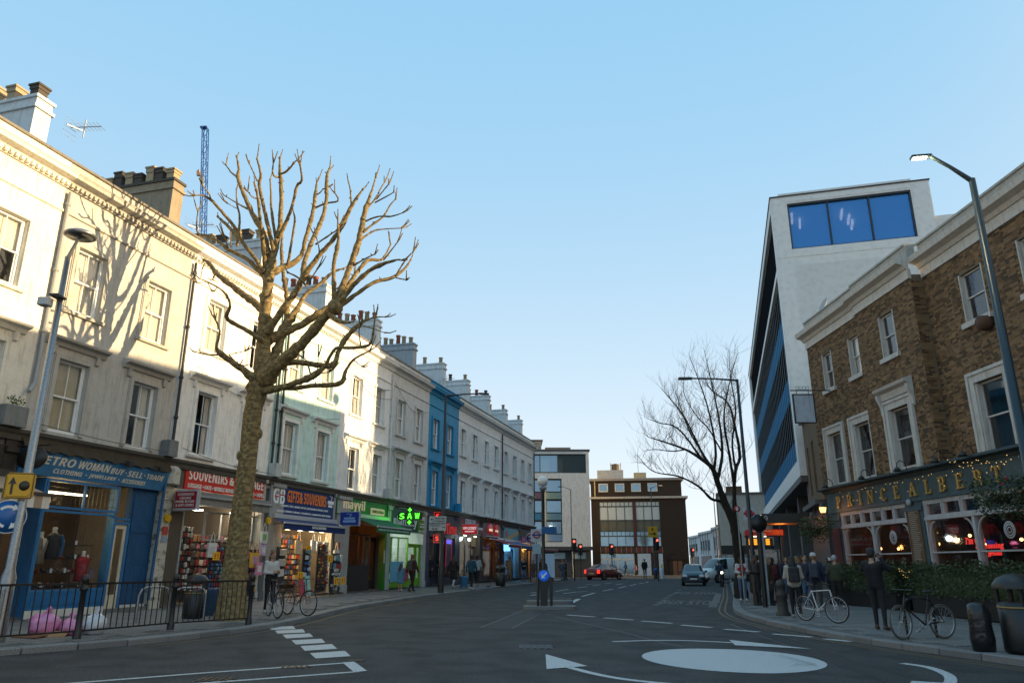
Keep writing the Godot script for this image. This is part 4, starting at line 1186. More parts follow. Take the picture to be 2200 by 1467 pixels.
func shop_overtime(h, s0):
	var yb = h.position.y
	var dark = paint(0.030, 0.032, 0.055, 0.5)
	shopfront(h, s0, {"w": 5.15, "x": [25.75, 30.0], "fx": [25.9, 30.35], "fascia": [3.15, 4.42], "fascia_m": dark, "pil": paint(0.035, 0.05, 0.09, 0.6), "room": paint(0.05, 0.04, 0.05), "frame": dark, "bays": [[25.8, 27.0, 0.8, 3.0, 0.05, []], [28.2, 29.9, 0.8, 3.0, 0.05, []]], "doors": [[27.15, 28.05, 2.7, 0.3, dark]],
		"lamps": [[28.5, 2.9, -1.6, Color(0.9, 0.4, 0.6), 0.15, 0.2]]})
	text(h, "OverTime", Vector3(28.35 - s0, 3.70 - yb, 0.055), 3.7, 0.66, mat("overtime_red", Color(0.6, 0.02, 0.02), 0.4, {"emit": Color(1.0, 0.05, 0.04), "e": 0.10}), Basis(), true, false, 0.03)
	# the lit window panel with its rim of small red lights
	var p = obj("lit_price_panel", MB.new().span(3.2, 4.2, 1.1, 2.75, 0.03, 0.05), paint(0.03, 0.03, 0.06, 0.5), h)
	obj("lit_header", MB.new().span(3.3, 4.1, 2.38, 2.62, 0.05, 0.056), glow(0.12, 0.12, 1.0, 0.5), p)
	for k in 26:
		var t = k / 26.0
		var q = Vector3(3.2 + 1.0 * (0.0 if k < 13 else 1.0), 1.1 + 1.65 * (k % 13) / 13.0, 0.055)
		obj("red_light", MB.new().box(q, Vector3(0.035, 0.035, 0.01)), glow(1.0, 0.05, 0.12, 0.8), p)
	# the upright lit S signs
	var b = obj("projecting_sign", MB.new().box(Vector3.ZERO, Vector3(0.10, 1.75, 0.5)), paint(0.015, 0.012, 0.012, 0.5), h, Vector3(25.75 - s0, 3.62 - yb, 0.55))
	var tn = Basis(Vector3(0, 0, 1), Vector3.UP, Vector3(-1, 0, 0))
	for y in [0.62, -0.62]:
		text(b, "S", Vector3(-0.051, y, 0), 0.2, 0.24, glow(1.0, 0.04, 0.03, 0.9), tn, true, false, 0.01, "lit_letter")
		for k in 24:
			var a = [[-1, 0], [1, 0], [0, -1], [0, 1]][k % 4]
			var f = (k / 4) / 5.0 * 0.4 - 0.2
			obj("red_light", MB.new().box(Vector3(-0.055, y + (a[1] * 0.21 if a[1] else f), (a[0] * 0.21 if a[0] else f)), Vector3(0.01, 0.025, 0.025)), glow(1.0, 0.04, 0.03, 0.9), b)

func shop_red(h, s0):
	var yb = h.position.y
	var red = paint(0.17, 0.022, 0.024, 0.5)
	shopfront(h, s0, {"w": 4.7, "x": [30.8, 34.9], "fx": [30.6, 35.0], "fascia": [3.92, 4.52], "fascia_m": red, "pil": paint(0.06, 0.05, 0.045, 0.7), "room": paint(0.22, 0.18, 0.12), "frame": paint(0.05, 0.04, 0.035, 0.6), "bays": [[30.9, 33.2, 0.8, 3.3, 0.0, [32.0]]], "doors": [[33.5, 34.5, 2.7, 0.2, paint(0.05, 0.04, 0.035, 0.6)]],
		"lamps": [[31.6, 3.35, 0.15, Color(0.92, 1.0, 1.0), 0.4, 0.2], [33.6, 3.35, 0.15, Color(0.92, 1.0, 1.0), 0.4, 0.2], [32.5, 3.3, -1.5, Color(1.0, 0.85, 0.6), 0.6, 0.4]]})
	text(h, "FIDEUN", Vector3(32.9 - s0, 4.24 - yb, 0.055), 2.0, 0.42, flat(0.62, 0.68, 0.76))
	text(h, "BARBERS EST. 07", Vector3(32.6 - s0, 3.99 - yb, 0.055), 1.3, 0.08, flat(0.6, 0.55, 0.55))
	awning(h, s0, 32.6, 35.05, 3.86, 3.35, 1.3, paint(0.15, 0.02, 0.018, 0.8), 0.1, paint(0.15, 0.02, 0.018, 0.8))
	var b = obj("projecting_sign", MB.new().cbox(Vector3.ZERO, Vector3(0.16, 0.66, 1.05), 0.02), paint(0.45, 0.42, 0.42, 0.5), h, Vector3(30.7 - s0, 3.72 - yb, 0.8))
	var tn = Basis(Vector3(0, 0, 1), Vector3.UP, Vector3(-1, 0, 0))
	obj("sign_face", MB.new().span(-0.09, -0.081, -0.29, 0.29, -0.48, 0.48), mat("off_licence_red", Color(0.55, 0.01, 0.015), 0.4, {"emit": Color(1.0, 0.03, 0.03), "e": 0.10}), b)
	text(b, "OFF LICENCE", Vector3(-0.091, 0.07, 0), 0.86, 0.16, glow(0.9, 0.85, 0.85, 0.35), tn, true, false, 0.006)
	text(b, "NEWSAGENT", Vector3(-0.091, -0.13, 0), 0.62, 0.09, glow(0.9, 0.85, 0.85, 0.35), tn, true, false, 0.006)

func shop_ovals(h, s0):
	var yb = h.position.y
	var dark = paint(0.05, 0.03, 0.03, 0.6)
	shopfront(h, s0, {"w": 5.1, "x": [35.5, 39.8], "fx": [35.3, 40.0], "fascia": [3.40, 4.45], "fascia_m": paint(0.26, 0.30, 0.34, 0.7), "pil": dark, "room": paint(0.16, 0.10, 0.06), "frame": dark, "bays": [[35.6, 37.5, 0.8, 3.2, 0.0, []], [38.6, 39.75, 0.8, 3.2, 0.0, []]], "doors": [[37.6, 38.45, 2.7, 0.2, dark]],
		"lamps": [[36.5, 2.9, -1.0, Color(1.0, 0.7, 0.35), 1.0, 0.2]]})
	for q in [[36.0, 0.62, 0.46, "CARTIZZE"], [38.2, 0.5, 0.72, "ROJ"]]:
		var o = obj("oval_sign", MB.new(true).lathe([[0.0, 0.0], [1.0, 0.0], [1.0, 0.06], [0.0, 0.06]], 24, Vector3(q[0] + 0.4 - s0, 3.92 - yb, 0.30 if q[0] < 37 else 0.06), Basis(Vector3.RIGHT, PI / 2) * Basis.from_scale(Vector3(q[1], 1, q[2] * 0.95))), mat("oval_red", Color(0.45, 0.02, 0.02), 0.4, {"emit": Color(1, 0.05, 0.03), "e": 0.06}), h)
		text(o, q[3], Vector3(q[0] + 0.4 - s0, 3.92 - yb, (0.36 if q[0] < 37 else 0.12)), q[1] * 1.3, 0.16, glow(1.0, 0.75, 0.5, 0.4))
	var g = MB.new()
	for k in 260:
		var p = Vector3(rng.randf_range(0.1, 5.0), 4.5 - yb + rng.randf_range(-0.16, 0.22), 0.25 + rng.randf_range(-0.1, 0.18))
		g.tri(p, p + Vector3(rng.randf_range(-0.12, 0.12), 0.1, 0.05), p + Vector3(0.09, rng.randf_range(-0.1, 0.06), rng.randf_range(-0.1, 0.1)))
	obj("dried_garland", g, mat("dried_leaf", Color(0.12, 0.05, 0.035), 0.9), h)
	awning(h, s0, 37.0, 40.1, 3.34, 2.95, 1.5, paint(0.30, 0.03, 0.05, 0.8), 0.2, paint(0.32, 0.05, 0.10, 0.8))

func shop_teal(h, s0):
	var yb = h.position.y
	var dark = paint(0.06, 0.07, 0.08, 0.6)
	shopfront(h, s0, {"w": 4.9, "x": [40.6, 44.8], "fx": [40.5, 44.9], "fascia": [3.36, 4.28], "fascia_m": paint(0.06, 0.34, 0.42, 0.45), "pil": dark, "room": paint(0.10, 0.18, 0.24), "frame": dark, "bays": [[40.7, 42.6, 0.8, 3.2, 0.0, []]], "doors": [[42.8, 43.8, 2.7, 0.2, dark]],
		"lamps": [[41.6, 2.9, -0.6, Color(0.4, 0.75, 1.0), 1.4, 0.5], [43.4, 2.9, -0.6, Color(0.6, 0.85, 1.0), 1.2, 0.4]]})
	obj("fascia_swoosh", MB.new().prism([Vector2(0.5, 3.40 - yb), Vector2(2.2, 3.42 - yb), Vector2(4.6, 3.95 - yb), Vector2(4.6, 4.2 - yb), Vector2(2.0, 3.75 - yb)], 0.051, 0.056), paint(0.55, 0.36, 0.14, 0.5), h)
	obj("fascia_badge", MB.new().prism([Vector2(0.9, 3.6 - yb), Vector2(1.5, 3.6 - yb), Vector2(1.6, 3.9 - yb), Vector2(1.2, 4.15 - yb), Vector2(0.8, 3.9 - yb)], 0.057, 0.062), paint(0.5, 0.1, 0.12, 0.5), h)
	awning(h, s0, 40.5, 44.95, 3.30, 2.95, 1.5, paint(0.01, 0.12, 0.34, 0.8), 0.22, paint(0.01, 0.14, 0.38, 0.8))
	obj("lit_menu", MB.new().span(0.5, 2.2, 2.1, 2.6, 0.03, 0.05), glow(0.15, 0.5, 1.0, 1.4), h)

func shop_last(h, s0):
	var yb = h.position.y
	var dark = paint(0.035, 0.035, 0.035, 0.6)
	shopfront(h, s0, {"w": 5.1, "x": [45.5, 49.8], "fx": [45.3, 50.0], "fascia": [3.3, 4.3], "fascia_m": dark, "pil": dark, "room": paint(0.18, 0.13, 0.08), "frame": dark, "bays": [[45.6, 47.5, 0.8, 3.1, 0.0, []]], "doors": [[47.7, 48.6, 2.7, 0.2, dark]],
		"lamps": [[46.6, 2.9, -0.6, Color(1.0, 0.75, 0.4), 1.0, 0.3], [48.9, 2.9, -0.6, Color(1.0, 0.75, 0.4), 1.0, 0.3]]})
	obj("magenta_board", MB.new().span(0.6, 4.2, 3.3 - yb, 3.75 - yb, 0.05, 0.10), paint(0.34, 0.10, 0.32, 0.5), h)
	var tn = Basis(Vector3(0, 0, 1), Vector3.UP, Vector3(-1, 0, 0))
	var ring = obj("ring_sign", MB.new(true).lathe([[0.0, -0.05], [0.46, -0.05], [0.46, 0.05], [0.0, 0.05]], 28, Vector3.ZERO, Basis(Vector3.BACK, PI / 2)), paint(0.62, 0.63, 0.66, 0.5), h, Vector3(45.6 - s0, 3.65 - yb, 0.9))
	var r = MB.new(true)
	r.lathe([[0.24, 0.0], [0.37, 0.0], [0.37, 0.012], [0.24, 0.012]], 28, Vector3(-0.05, 0, 0), Basis(Vector3.BACK, PI / 2))
	obj("red_ring", r, flat(0.45, 0.02, 0.05), ring)
	obj("blue_bar", MB.new().span(-0.072, -0.062, -0.07, 0.07, -0.42, 0.42), flat(0.03, 0.04, 0.22), ring)
	obj("lit_strip", MB.new().span(2.2, 2.28, 0.8, 2.6, -0.6, -0.55), glow(1.0, 0.7, 0.3, 2.0), h)

# ---------------------------------------------------------------- the public house and its neighbours
var PB = along(0.03, 1.0)           # x along the front toward the camera's end, z out over the pavement
const PO := Vector3(13.331, 0.0, -32.3)

func pw(s, y, z):   # a place on the pub front; s falls toward the camera's end
	return PO + PB * Vector3(2.3 - s, y, z)

# real bricks on a rectangle of wall: those inside the pick rectangle are meshes of their own, the others one joined part
func lay_bricks(parent, x0, x1, y0, y1, z, holes, pick, joined, tones):
	var bl = 0.225
	var bh = 0.075
	var jn = 0.010
	if not meshes.has("stretcher"):
		meshes["stretcher"] = MB.new().cbox(Vector3.ZERO, Vector3(bl - jn, 0.022, bh - jn), 0.003, Basis(Vector3.RIGHT, PI / 2)).done()
		meshes["header"] = MB.new().cbox(Vector3.ZERO, Vector3(bl / 2 - jn, 0.022, bh - jn), 0.003, Basis(Vector3.RIGHT, PI / 2)).done()
	var rows = int((y1 - y0) / bh)
	var picked = 0
	for r in rows:
		var y = y0 + r * bh
		var x = x0 - (0.0 if r % 2 == 0 else 0.17)
		var k = r % 2
		while x < x1 - 0.03:
			var l = bl if k % 2 == 0 else bl / 2
			k += 1
			var a = max(x, x0)
			var b = min(x + l, x1)
			x += l
			if b - a < 0.04:
				continue
			var segs = [[a + jn / 2, b - jn / 2]]
			for h in holes:
				if y + bh > h[2] + 0.01 and y < h[3] - 0.01:
					var n = []
					for s in segs:
						if s[1] <= h[0] or s[0] >= h[1]:
							n.append(s)
						else:
							if h[0] - s[0] > 0.03:
								n.append([s[0], h[0] - 0.003])
							if s[1] - h[1] > 0.03:
								n.append([h[1] + 0.003, s[1]])
					segs = n
			for s in segs:
				var t = rng.randi() % tones.size()
				var proud = rng.randf_range(0.004, 0.012)
				var full = abs((s[1] - s[0]) - (l - jn)) < 0.002
				var c = Vector3((s[0] + s[1]) / 2, y + bh / 2, z + proud)
				if pick and full and picked < 300 and c.x > pick[0] and c.x < pick[1] and c.y > pick[2] and c.y < pick[3]:
					picked += 1
					obj("brick", meshes["stretcher" if l == bl else "header"], mat("brick%d" % t, tones[t], 0.9, {"tex": texs["flag"], "scale": 2.3}), parent, c - Vector3(0, 0, 0.011), Basis(Vector3.BACK, rng.randf_range(-0.006, 0.006)))
				else:
					var v = rng.randf_range(0.8, 1.15)
					joined.col(Color(tones[t].r * v, tones[t].g * v, tones[t].b * v))
					var q = [Vector3(s[0], y + jn / 2, z), Vector3(s[1], y + jn / 2, z), Vector3(s[1], y + bh - jn / 2, z), Vector3(s[0], y + bh - jn / 2, z)]
					var p = []
					for e in q:
						p.append(e + Vector3(0, 0, proud))
						p[-1] += (c - e) * Vector3(0.02, 0.04, 0)
					joined.quad(p[0], p[1], p[2], p[3])
					for e in 4:
						joined.quad(q[e], q[(e + 1) % 4], p[(e + 1) % 4], p[e])

func build_pub():
	var yb = 0.16
	var pub = thing("public_house", "yellow brown brick pub with gold letters on a teal front", "pub", PO + Vector3(0, yb, 0), PB)
	var wht = paint(0.52, 0.49, 0.45, 0.7)
	var stone = paint(0.56, 0.53, 0.48, 0.8)
	var tones = [Color(0.309, 0.176, 0.077), Color(0.225, 0.127, 0.056), Color(0.395, 0.234, 0.104), Color(0.147, 0.086, 0.040), Color(0.273, 0.152, 0.065), Color(0.337, 0.207, 0.103), Color(0.106, 0.063, 0.032)]
	var brick_m = mat("brick_wall", Color(1, 1, 1), 0.9, {"tex": texs["flag"], "scale": 2.3, "vcol": true})
	var mortar = paint(0.17, 0.14, 0.10, 0.95)
	noise_tex("flag", FastNoiseLite.TYPE_SIMPLEX, 0.03, 6, 0.60, 1.0)
	var secs = [[0.0, 4.8, 0.0], [4.8, 8.8, 0.12], [8.8, 18.0, -0.32]]
	var f2 = [[0.5, 0.86], [-1.9, 0.86], [-4.65, 0.98], [-8.85, 1.08], [-11.5, 1.08], [-14.0, 1.08]]
	var f1 = [[0.65, 1.22, 0], [-1.68, 1.26, 0], [-4.62, 1.3, 1], [-8.82, 1.3, 0], [-11.6, 1.3, 0], [-14.0, 1.3, 0]]
	var holes = []
	for q in f2:
		holes.append([2.3 - q[0] - q[1] / 2, 2.3 - q[0] + q[1] / 2, 8.65 - yb, 10.2 - yb])
	for q in f1:
		holes.append([2.3 - q[0] - q[1] / 2, 2.3 - q[0] + q[1] / 2, 4.72 - yb, 6.80 - yb])
	for q in secs:
		var hs = []
		for h in holes:
			if h[0] > q[0] - 0.01 and h[1] < q[1] + 0.01:
				hs.append(h)
		var m = MB.new()
		m.wall(q[0], q[1], 4.45 - yb, 11.0 - yb, hs, q[2], 0.2)
		var w = obj("brick_wall", m, mortar, pub)
		var j = MB.new()
		lay_bricks(w, q[0], q[1], 4.62 - yb, 10.88 - yb, q[2], hs, [9.3, 13.6, 7.35 - yb, 8.55 - yb] if q[0] > 8 else null, j, tones)
		var jo = obj("brickwork", j, brick_m, w)
		jo.set_meta("kind", "stuff")
	# the side of the step in the front, in brick too
	var st = MB.new()
	var hold = obj("step_wall", MB.new().span(8.55, 8.796, 4.45 - yb, 11.0 - yb, -0.32, 0.115), mortar, pub)
	var rr = int(6.2 / 0.075)
	for r in rr:
		for e in 2:
			var z0 = -0.32 + 0.22 * e + (0.11 if r % 2 else 0.0)
			var t = tones[rng.randi() % tones.size()]
			st.col(t)
			st.span(8.79, 8.802 + rng.randf_range(0.0, 0.006), 4.62 - yb + r * 0.075 + 0.005, 4.62 - yb + (r + 1) * 0.075 - 0.005, max(z0, -0.32) + 0.005, min(z0 + 0.215, 0.12))
	var so = obj("brickwork", st, brick_m, hold)
	so.set_meta("kind", "stuff")
	# body
	var body = MB.new()
	body.span(0, 0.3, 0, 11.0 - yb, -9.0, -0.22).span(17.7, 18.0, 0, 11.0 - yb, -9.0, -0.55).span(0.3, 17.7, 0, 11.0 - yb, -9.3, -9.0).span(0.3, 17.7, 10.6 - yb, 10.9 - yb, -9.0, -0.55)
	body.span(0.3, 17.7, 7.6 - yb, 7.8 - yb, -9.0, -0.55).span(0.3, 17.7, 4.1 - yb, 4.4 - yb, -9.0, -0.55).span(0.3, 17.7, 4.4 - yb, 10.6 - yb, -3.2, -3.1)
	obj("pub_body", body, paint(0.16, 0.12, 0.08, 0.95), pub)
	# cornice, frieze and parapet
	for q in secs:
		var z = q[2]
		var e = 0.0 if q[0] == 0.0 else 0.004
		obj("frieze", MB.new().span(q[0] + e, q[1], 10.86 - yb, 11.2 - yb, z - 0.05, z + 0.07), stone, pub)
		obj("cornice", MB.new().mould([[z, 11.18 - yb], [z + 0.12, 11.20 - yb], [z + 0.20, 11.32 - yb], [z + 0.42, 11.40 - yb], [z + 0.46, 11.58 - yb], [z, 11.66 - yb]], q[0] - (0.1 if q[0] == 0.0 else 0.0), q[1]), stone, pub)
		obj("parapet", MB.new().span(q[0], q[1] - 0.004, 11.62 - yb, 12.05 - yb, z - 0.3, z + 0.02).span(q[0], q[1] - 0.006, 12.05 - yb, 12.12 - yb, z - 0.36, z + 0.08), paint(0.40, 0.38, 0.34, 0.9), pub)
	# upper windows
	var fr = mat("pub_frame", Color(0.50, 0.47, 0.43), 0.5)
	for q in f2:
		var z = 0.0
		for s in secs:
			if 2.3 - q[0] > s[0] and 2.3 - q[0] < s[1]:
				z = s[2]
		var w = sash(pub, 2.3 - q[0], 8.65 - yb, q[1], 1.55, fr, [0, 1, 5, 0, 0, 0][f2.find(q)], 0.13 - z, false)
		for e in [-1, 1]:
			obj("reveal_lining", MB.new().box(Vector3(e * (q[1] / 2 - 0.005), 0.785, 0.09), Vector3(0.05, 1.57, 0.12)), wht, w)
		obj("sill", MB.new().span(-q[1] / 2 - 0.14, q[1] / 2 + 0.14, -0.16, 0.0, 0.0, 0.24), wht, w)
	for q in f1:
		var z = 0.0
		for s in secs:
			if 2.3 - q[0] > s[0] and 2.3 - q[0] < s[1]:
				z = s[2]
		var w = sash(pub, 2.3 - q[0], 4.72 - yb, q[1], 2.08, fr, 0, 0.15 - z, false)
		var a = q[1] / 2
		obj("architrave", MB.new().span(-a - 0.28, -a, -0.08, 2.38, 0.15, 0.21).span(a, a + 0.28, -0.08, 2.38, 0.15, 0.21).span(-a, a, 2.09, 2.38, 0.15, 0.21).span(-a - 0.31, -a - 0.2, -0.08, 2.42, 0.15, 0.25).span(a + 0.2, a + 0.31, -0.08, 2.42, 0.15, 0.25).span(-a - 0.2, a + 0.2, 2.32, 2.42, 0.15, 0.25), wht, w)
		for e in [-1, 1]:
			obj("reveal_lining", MB.new().box(Vector3(e * (a - 0.025), 1.04, 0.095), Vector3(0.05, 2.08, 0.13)), wht, w)
		if q[2] == 1:
			var hd = MB.new()
			hd.mould([[0.15, 2.45], [0.22, 2.47], [0.26, 2.70], [0.42, 2.78], [0.46, 2.88], [0.15, 2.98]], -a - 0.42, a + 0.42)
			for e in [-1, 1]:
				hd.mould([[0.15, 1.95], [0.22, 2.0], [0.24, 2.25], [0.36, 2.55], [0.38, 2.7], [0.15, 2.7]], e * (a + 0.34) - 0.07, e * (a + 0.34) + 0.07)
			obj("hood", hd, wht, w)
	# ground floor: teal timber front
	var teal = paint(0.040, 0.080, 0.098, 0.55)
	var tk = paint(0.026, 0.052, 0.064, 0.6)
	var lil = paint(0.40, 0.41, 0.43, 0.55)
	var g = 0.0
	obj("fascia", MB.new().span(0.5, 17.6, 3.60 - yb, 4.42 - yb, -0.3, 0.14), teal, pub)
	obj("fascia_cornice", MB.new().mould([[0.0, 4.40 - yb], [0.18, 4.40 - yb], [0.22, 4.50 - yb], [0.46, 4.54 - yb], [0.46, 4.60 - yb], [0.0, 4.72 - yb]], 0.3, 17.6), tk, pub)
	var px = [[0.5, 1.40], [6.35, 7.35], [12.35, 13.2], [17.0, 17.6]]
	for q in px:
		obj("pier", MB.new().span(q[0], q[1], 0, 3.6 - yb, -0.28, 0.10).span(q[0] - 0.03, q[1] + 0.03, 0, 0.5, -0.2, 0.13).span(q[0] - 0.03, q[1] + 0.03, 3.3 - yb, 3.45 - yb, 0.1, 0.15), teal, pub)
	var bays = [[1.40, 6.35, [3.85], 6], [7.35, 12.35, [9.85], 5], [13.2, 17.0, [15.1], 4]]
	for q in bays:
		var m = MB.new()
		var x0 = q[0]
		var x1 = q[1]
		obj("stall_riser", MB.new().span(x0, x1, 0, 1.30 - yb, -0.2, 0.02), tk, pub)
		m.span(x0, x1, 1.30 - yb, 1.40 - yb, -0.2, 0.10).span(x0, x1, 2.96 - yb, 3.06 - yb, -0.12, 0.09).span(x0, x1, 3.52 - yb, 3.60 - yb, -0.12, 0.07)
		m.span(x0, x0 + 0.09, 1.4 - yb, 3.52 - yb, -0.12, 0.06).span(x1 - 0.09, x1, 1.4 - yb, 3.52 - yb, -0.12, 0.06)
		m.span(x0 + 0.09, x1 - 0.09, 1.93 - yb, 1.975 - yb, -0.06, 0.03)
		for c in q[2]:
			m.span(c - 0.065, c + 0.065, 1.4 - yb, 2.96 - yb, -0.12, 0.07)
			for e in [-1, 1]:
				curl(m, Vector3(c + e * 0.065, 2.3 - yb, 0.0), e, 0.42, 0.62)
		curl(m, Vector3(x0 + 0.09, 2.3 - yb, 0.0), 1, 0.34, 0.6)
		curl(m, Vector3(x1 - 0.09, 2.3 - yb, 0.0), -1, 0.34, 0.6)
		var bay = obj("bar_window", m, lil, pub)
		var lw = (x1 - x0 - 0.18) / q[3]
		for i in q[3]:
			var a = x0 + 0.09 + i * lw
			var c = MB.new()
			c.span(a + 0.02, a + 0.08, 3.06 - yb, 3.52 - yb, -0.06, 0.06).span(a + lw - 0.08, a + lw - 0.02, 3.06 - yb, 3.52 - yb, -0.06, 0.06).span(a + 0.08, a + lw - 0.08, 3.06 - yb, 3.12 - yb, -0.06, 0.06).span(a + 0.08, a + lw - 0.08, 3.46 - yb, 3.52 - yb, -0.06, 0.06)
			obj("toplight", c, lil, bay)
			obj("pane", MB.new().span(a + 0.08, a + lw - 0.08, 3.12 - yb, 3.46 - yb, -0.02, -0.014), glass_m, bay)
		var ed = [x0 + 0.09, q[2][0], x1 - 0.09]
		for i in 2:
			obj("pane", MB.new().span(ed[i], ed[i + 1], 1.4 - yb, 2.96 - yb, -0.045, -0.039), glass_m, bay)
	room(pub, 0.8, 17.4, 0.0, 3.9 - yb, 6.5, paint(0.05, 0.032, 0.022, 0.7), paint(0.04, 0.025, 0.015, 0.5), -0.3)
	# bar, shelves and lamps inside
	obj("bar_counter", MB.new().span(2.0, 15.0, 0, 1.15, -4.2, -3.5).span(1.9, 15.1, 1.15, 1.22, -4.3, -3.4), paint(0.06, 0.03, 0.015, 0.35), pub)
	var bulb = MB.new(true).ball(Vector3.ZERO, 0.05, 8, 6).done()
	var bg = glow(1.0, 0.55, 0.16, 4.0)
	for q in [[2.2, 2.02, -1.0], [2.75, 2.0, -1.4], [3.3, 2.05, -2.0], [4.4, 2.1, -1.2], [5.1, 2.12, -1.6], [8.05, 2.3, -0.9], [8.4, 2.02, -1.1], [9.1, 2.15, -1.8], [11.0, 2.12, -1.2], [11.9, 2.15, -0.8], [10.4, 2.1, -2.2]]:
		obj("bulb", bulb, bg, pub, Vector3(q[0], q[1], q[2]))
	lamp(pub, Vector3(3.5, 2.6, -1.8), Color(1.0, 0.6, 0.25), 0.45, 0.3)
	lamp(pub, Vector3(10.0, 2.6, -1.8), Color(1.0, 0.6, 0.25), 0.45, 0.3)
	for x in [3.7, 10.4]:
		obj("pendant_shade", MB.new(true).lathe([[0.03, 0.12], [0.1, 0.1], [0.26, 0.0], [0.25, 0.0], [0.09, 0.09]], 14, Vector3(x, 2.55, -2.2)), mat("pendant", Color(0.5, 0.45, 0.3), 0.4, {"emit": Color(1.0, 0.75, 0.35), "e": 0.6}), pub)
	# the red neon script in the window
	var neon = glow(1.0, 0.05, 0.04, 0.55)
	text(pub, "I'm with", Vector3(9.15, 2.12, -0.35), 0.95, 0.2, neon, Basis(), false, true, 0.02, "neon_script", 0.2)
	text(pub, "a dreaming", Vector3(9.75, 1.93, -0.35), 1.25, 0.2, neon, Basis(), false, true, 0.02, "neon_script", 0.2)
	text(pub, "genius", Vector3(9.95, 1.72, -0.35), 0.6, 0.16, neon, Basis(), false, true, 0.02, "neon_script", 0.2)
	# round transfers on the glass
	for x in [5.05, 11.2]:
		var r = MB.new(true)
		for k in [[0.13, 0.17], [0.19, 0.235], [0.06, 0.09]]:
			r.lathe([[k[0], 0.0], [k[1], 0.0], [k[1], 0.004], [k[0], 0.004]], 26, Vector3(x, 2.50 - yb, -0.036), Basis(Vector3.RIGHT, PI / 2))
		obj("round_transfer", r, flat(0.42, 0.46, 0.48), pub)
	# gold letters, spaced along the fascia
	var gold = mat("gold_letter", Color(0.50, 0.32, 0.10), 0.38, {"metal": 0.55})
	var at_s = [0.66, -0.30, -1.15, -1.95, -2.90, -3.78, -4.81, -5.69, -6.48, -7.38, -8.28, -9.11]
	for i in 12:
		text(pub, "PRINCEALBERT"[i], Vector3(2.3 - at_s[i], 3.99 - yb, 0.145), 0, 0.45, gold, Basis(), true, true, 0.06, "gold_letter")
	# goose-neck lamps over the fascia
	for x in [1.4, 4.5, 7.0, 9.2, 10.6, 13.2]:
		var l = MB.new(true)
		l.tube([Vector3(x, 4.66 - yb, 0.2), Vector3(x, 4.88 - yb, 0.26), Vector3(x + 0.08, 4.95 - yb, 0.45), Vector3(x + 0.14, 4.85 - yb, 0.6), Vector3(x + 0.15, 4.72 - yb, 0.63)], 0.016, 6)
		l.lathe([[0.02, 0.14], [0.06, 0.12], [0.14, 0.0], [0.13, 0.0], [0.05, 0.1]], 12, Vector3(x + 0.15, 4.58 - yb, 0.63))
		obj("swan_neck_lamp", l, paint(0.02, 0.022, 0.022, 0.5), pub)
	obj("slate_board", MB.new().span(6.45, 7.15, 1.49 - yb, 3.42 - yb, 0.10, 0.125).span(6.41, 6.45, 1.45 - yb, 3.46 - yb, 0.10, 0.14).span(7.15, 7.19, 1.45 - yb, 3.46 - yb, 0.10, 0.14), paint(0.12, 0.07, 0.04, 0.8), pub)
	var bl = MB.new()
	for k in 30:
		bl.span(6.5 + rng.randf_range(0, 0.06), 7.1 - rng.randf_range(0, 0.2), 1.55 + k * 0.061 - yb, 1.572 + k * 0.061 - yb, 0.126, 0.129)
	obj("chalk_lines", bl, flat(0.30, 0.26, 0.20, 0.9), pub)
	obj("notice_board", MB.new().span(0.62, 1.32, 1.2 - yb, 3.0 - yb, 0.10, 0.15), paint(0.10, 0.018, 0.022, 0.6), pub)
	obj("burglar_alarm", MB.new(true).ball(Vector3(6.8, 3.58 - yb, 0.2), Vector3(0.12, 0.12, 0.08), 10, 6), paint(0.3, 0.33, 0.36, 0.4), pub)
	obj("extractor_cowl", MB.new(true).lathe([[0.0, 0.0], [0.2, 0.0], [0.24, 0.1], [0.22, 0.3], [0.0, 0.34]], 10, Vector3(11.6, 8.35 - yb, -0.3), Basis(Vector3.RIGHT, PI / 2)), paint(0.10, 0.045, 0.025, 0.8), pub)
	obj("satellite_dish", MB.new(true).lathe([[0.0, 0.0], [0.2, 0.02], [0.36, 0.09]], 16, Vector3(1.0, 12.65 - yb, -0.6), Basis(Vector3.RIGHT, 1.1)).tube([Vector3(1.0, 12.0 - yb, -0.6), Vector3(1.0, 12.6 - yb, -0.65)], 0.025, 6), paint(0.35, 0.36, 0.37, 0.5), pub)
	# the lower brick wing that turns away beside the pub
	var wing = thing("brick_wing", "narrow brown brick building between the pub and the white block", "building", Vector3(13.35, 0.16, -32.35), along(-0.2654, 0.964))
	var wm = MB.new()
	wm.wall(-5.4, 0.0, 4.0, 8.3, [[-4.6, -3.9, 4.6, 6.9], [-2.6, -1.8, 4.6, 6.9]], 0.0, 0.2)
	obj("back_wall", MB.new().span(-5.4, 0.0, 0, 8.2, -6.0, -5.8), paint(0.17, 0.11, 0.06, 0.95), wing)
	obj("wall", wm, paint(0.17, 0.11, 0.06, 0.95), wing)
	obj("roof", MB.new().span(-5.4, 0.0, 8.0, 8.2, -6.0, -0.21), paint(0.1, 0.1, 0.1, 0.9), wing)
	obj("cornice", MB.new().span(-5.4, 0.0, 8.2, 8.5, -0.3, 0.2), stone, wing)
	obj("ground_storey", MB.new().span(-5.4, 0.0, 0, 4.0, -0.6, 0.02).span(-5.4, 0.0, 3.9, 4.1, -0.5, 0.4), paint(0.045, 0.07, 0.08, 0.6), wing)
	for x in [-4.25, -2.2]:
		sash(wing, x, 4.6, 0.7 if x < -4 else 0.8, 2.3, fr, 0)

	# out of frame on the camera's side: the next brick house, which shades the lower part of the terrace
	var nb = thing("neighbour_house", "plain brown brick house next along from the pub", "house", PO + PB * Vector3(18.05, 0.16, -0.32), PB)
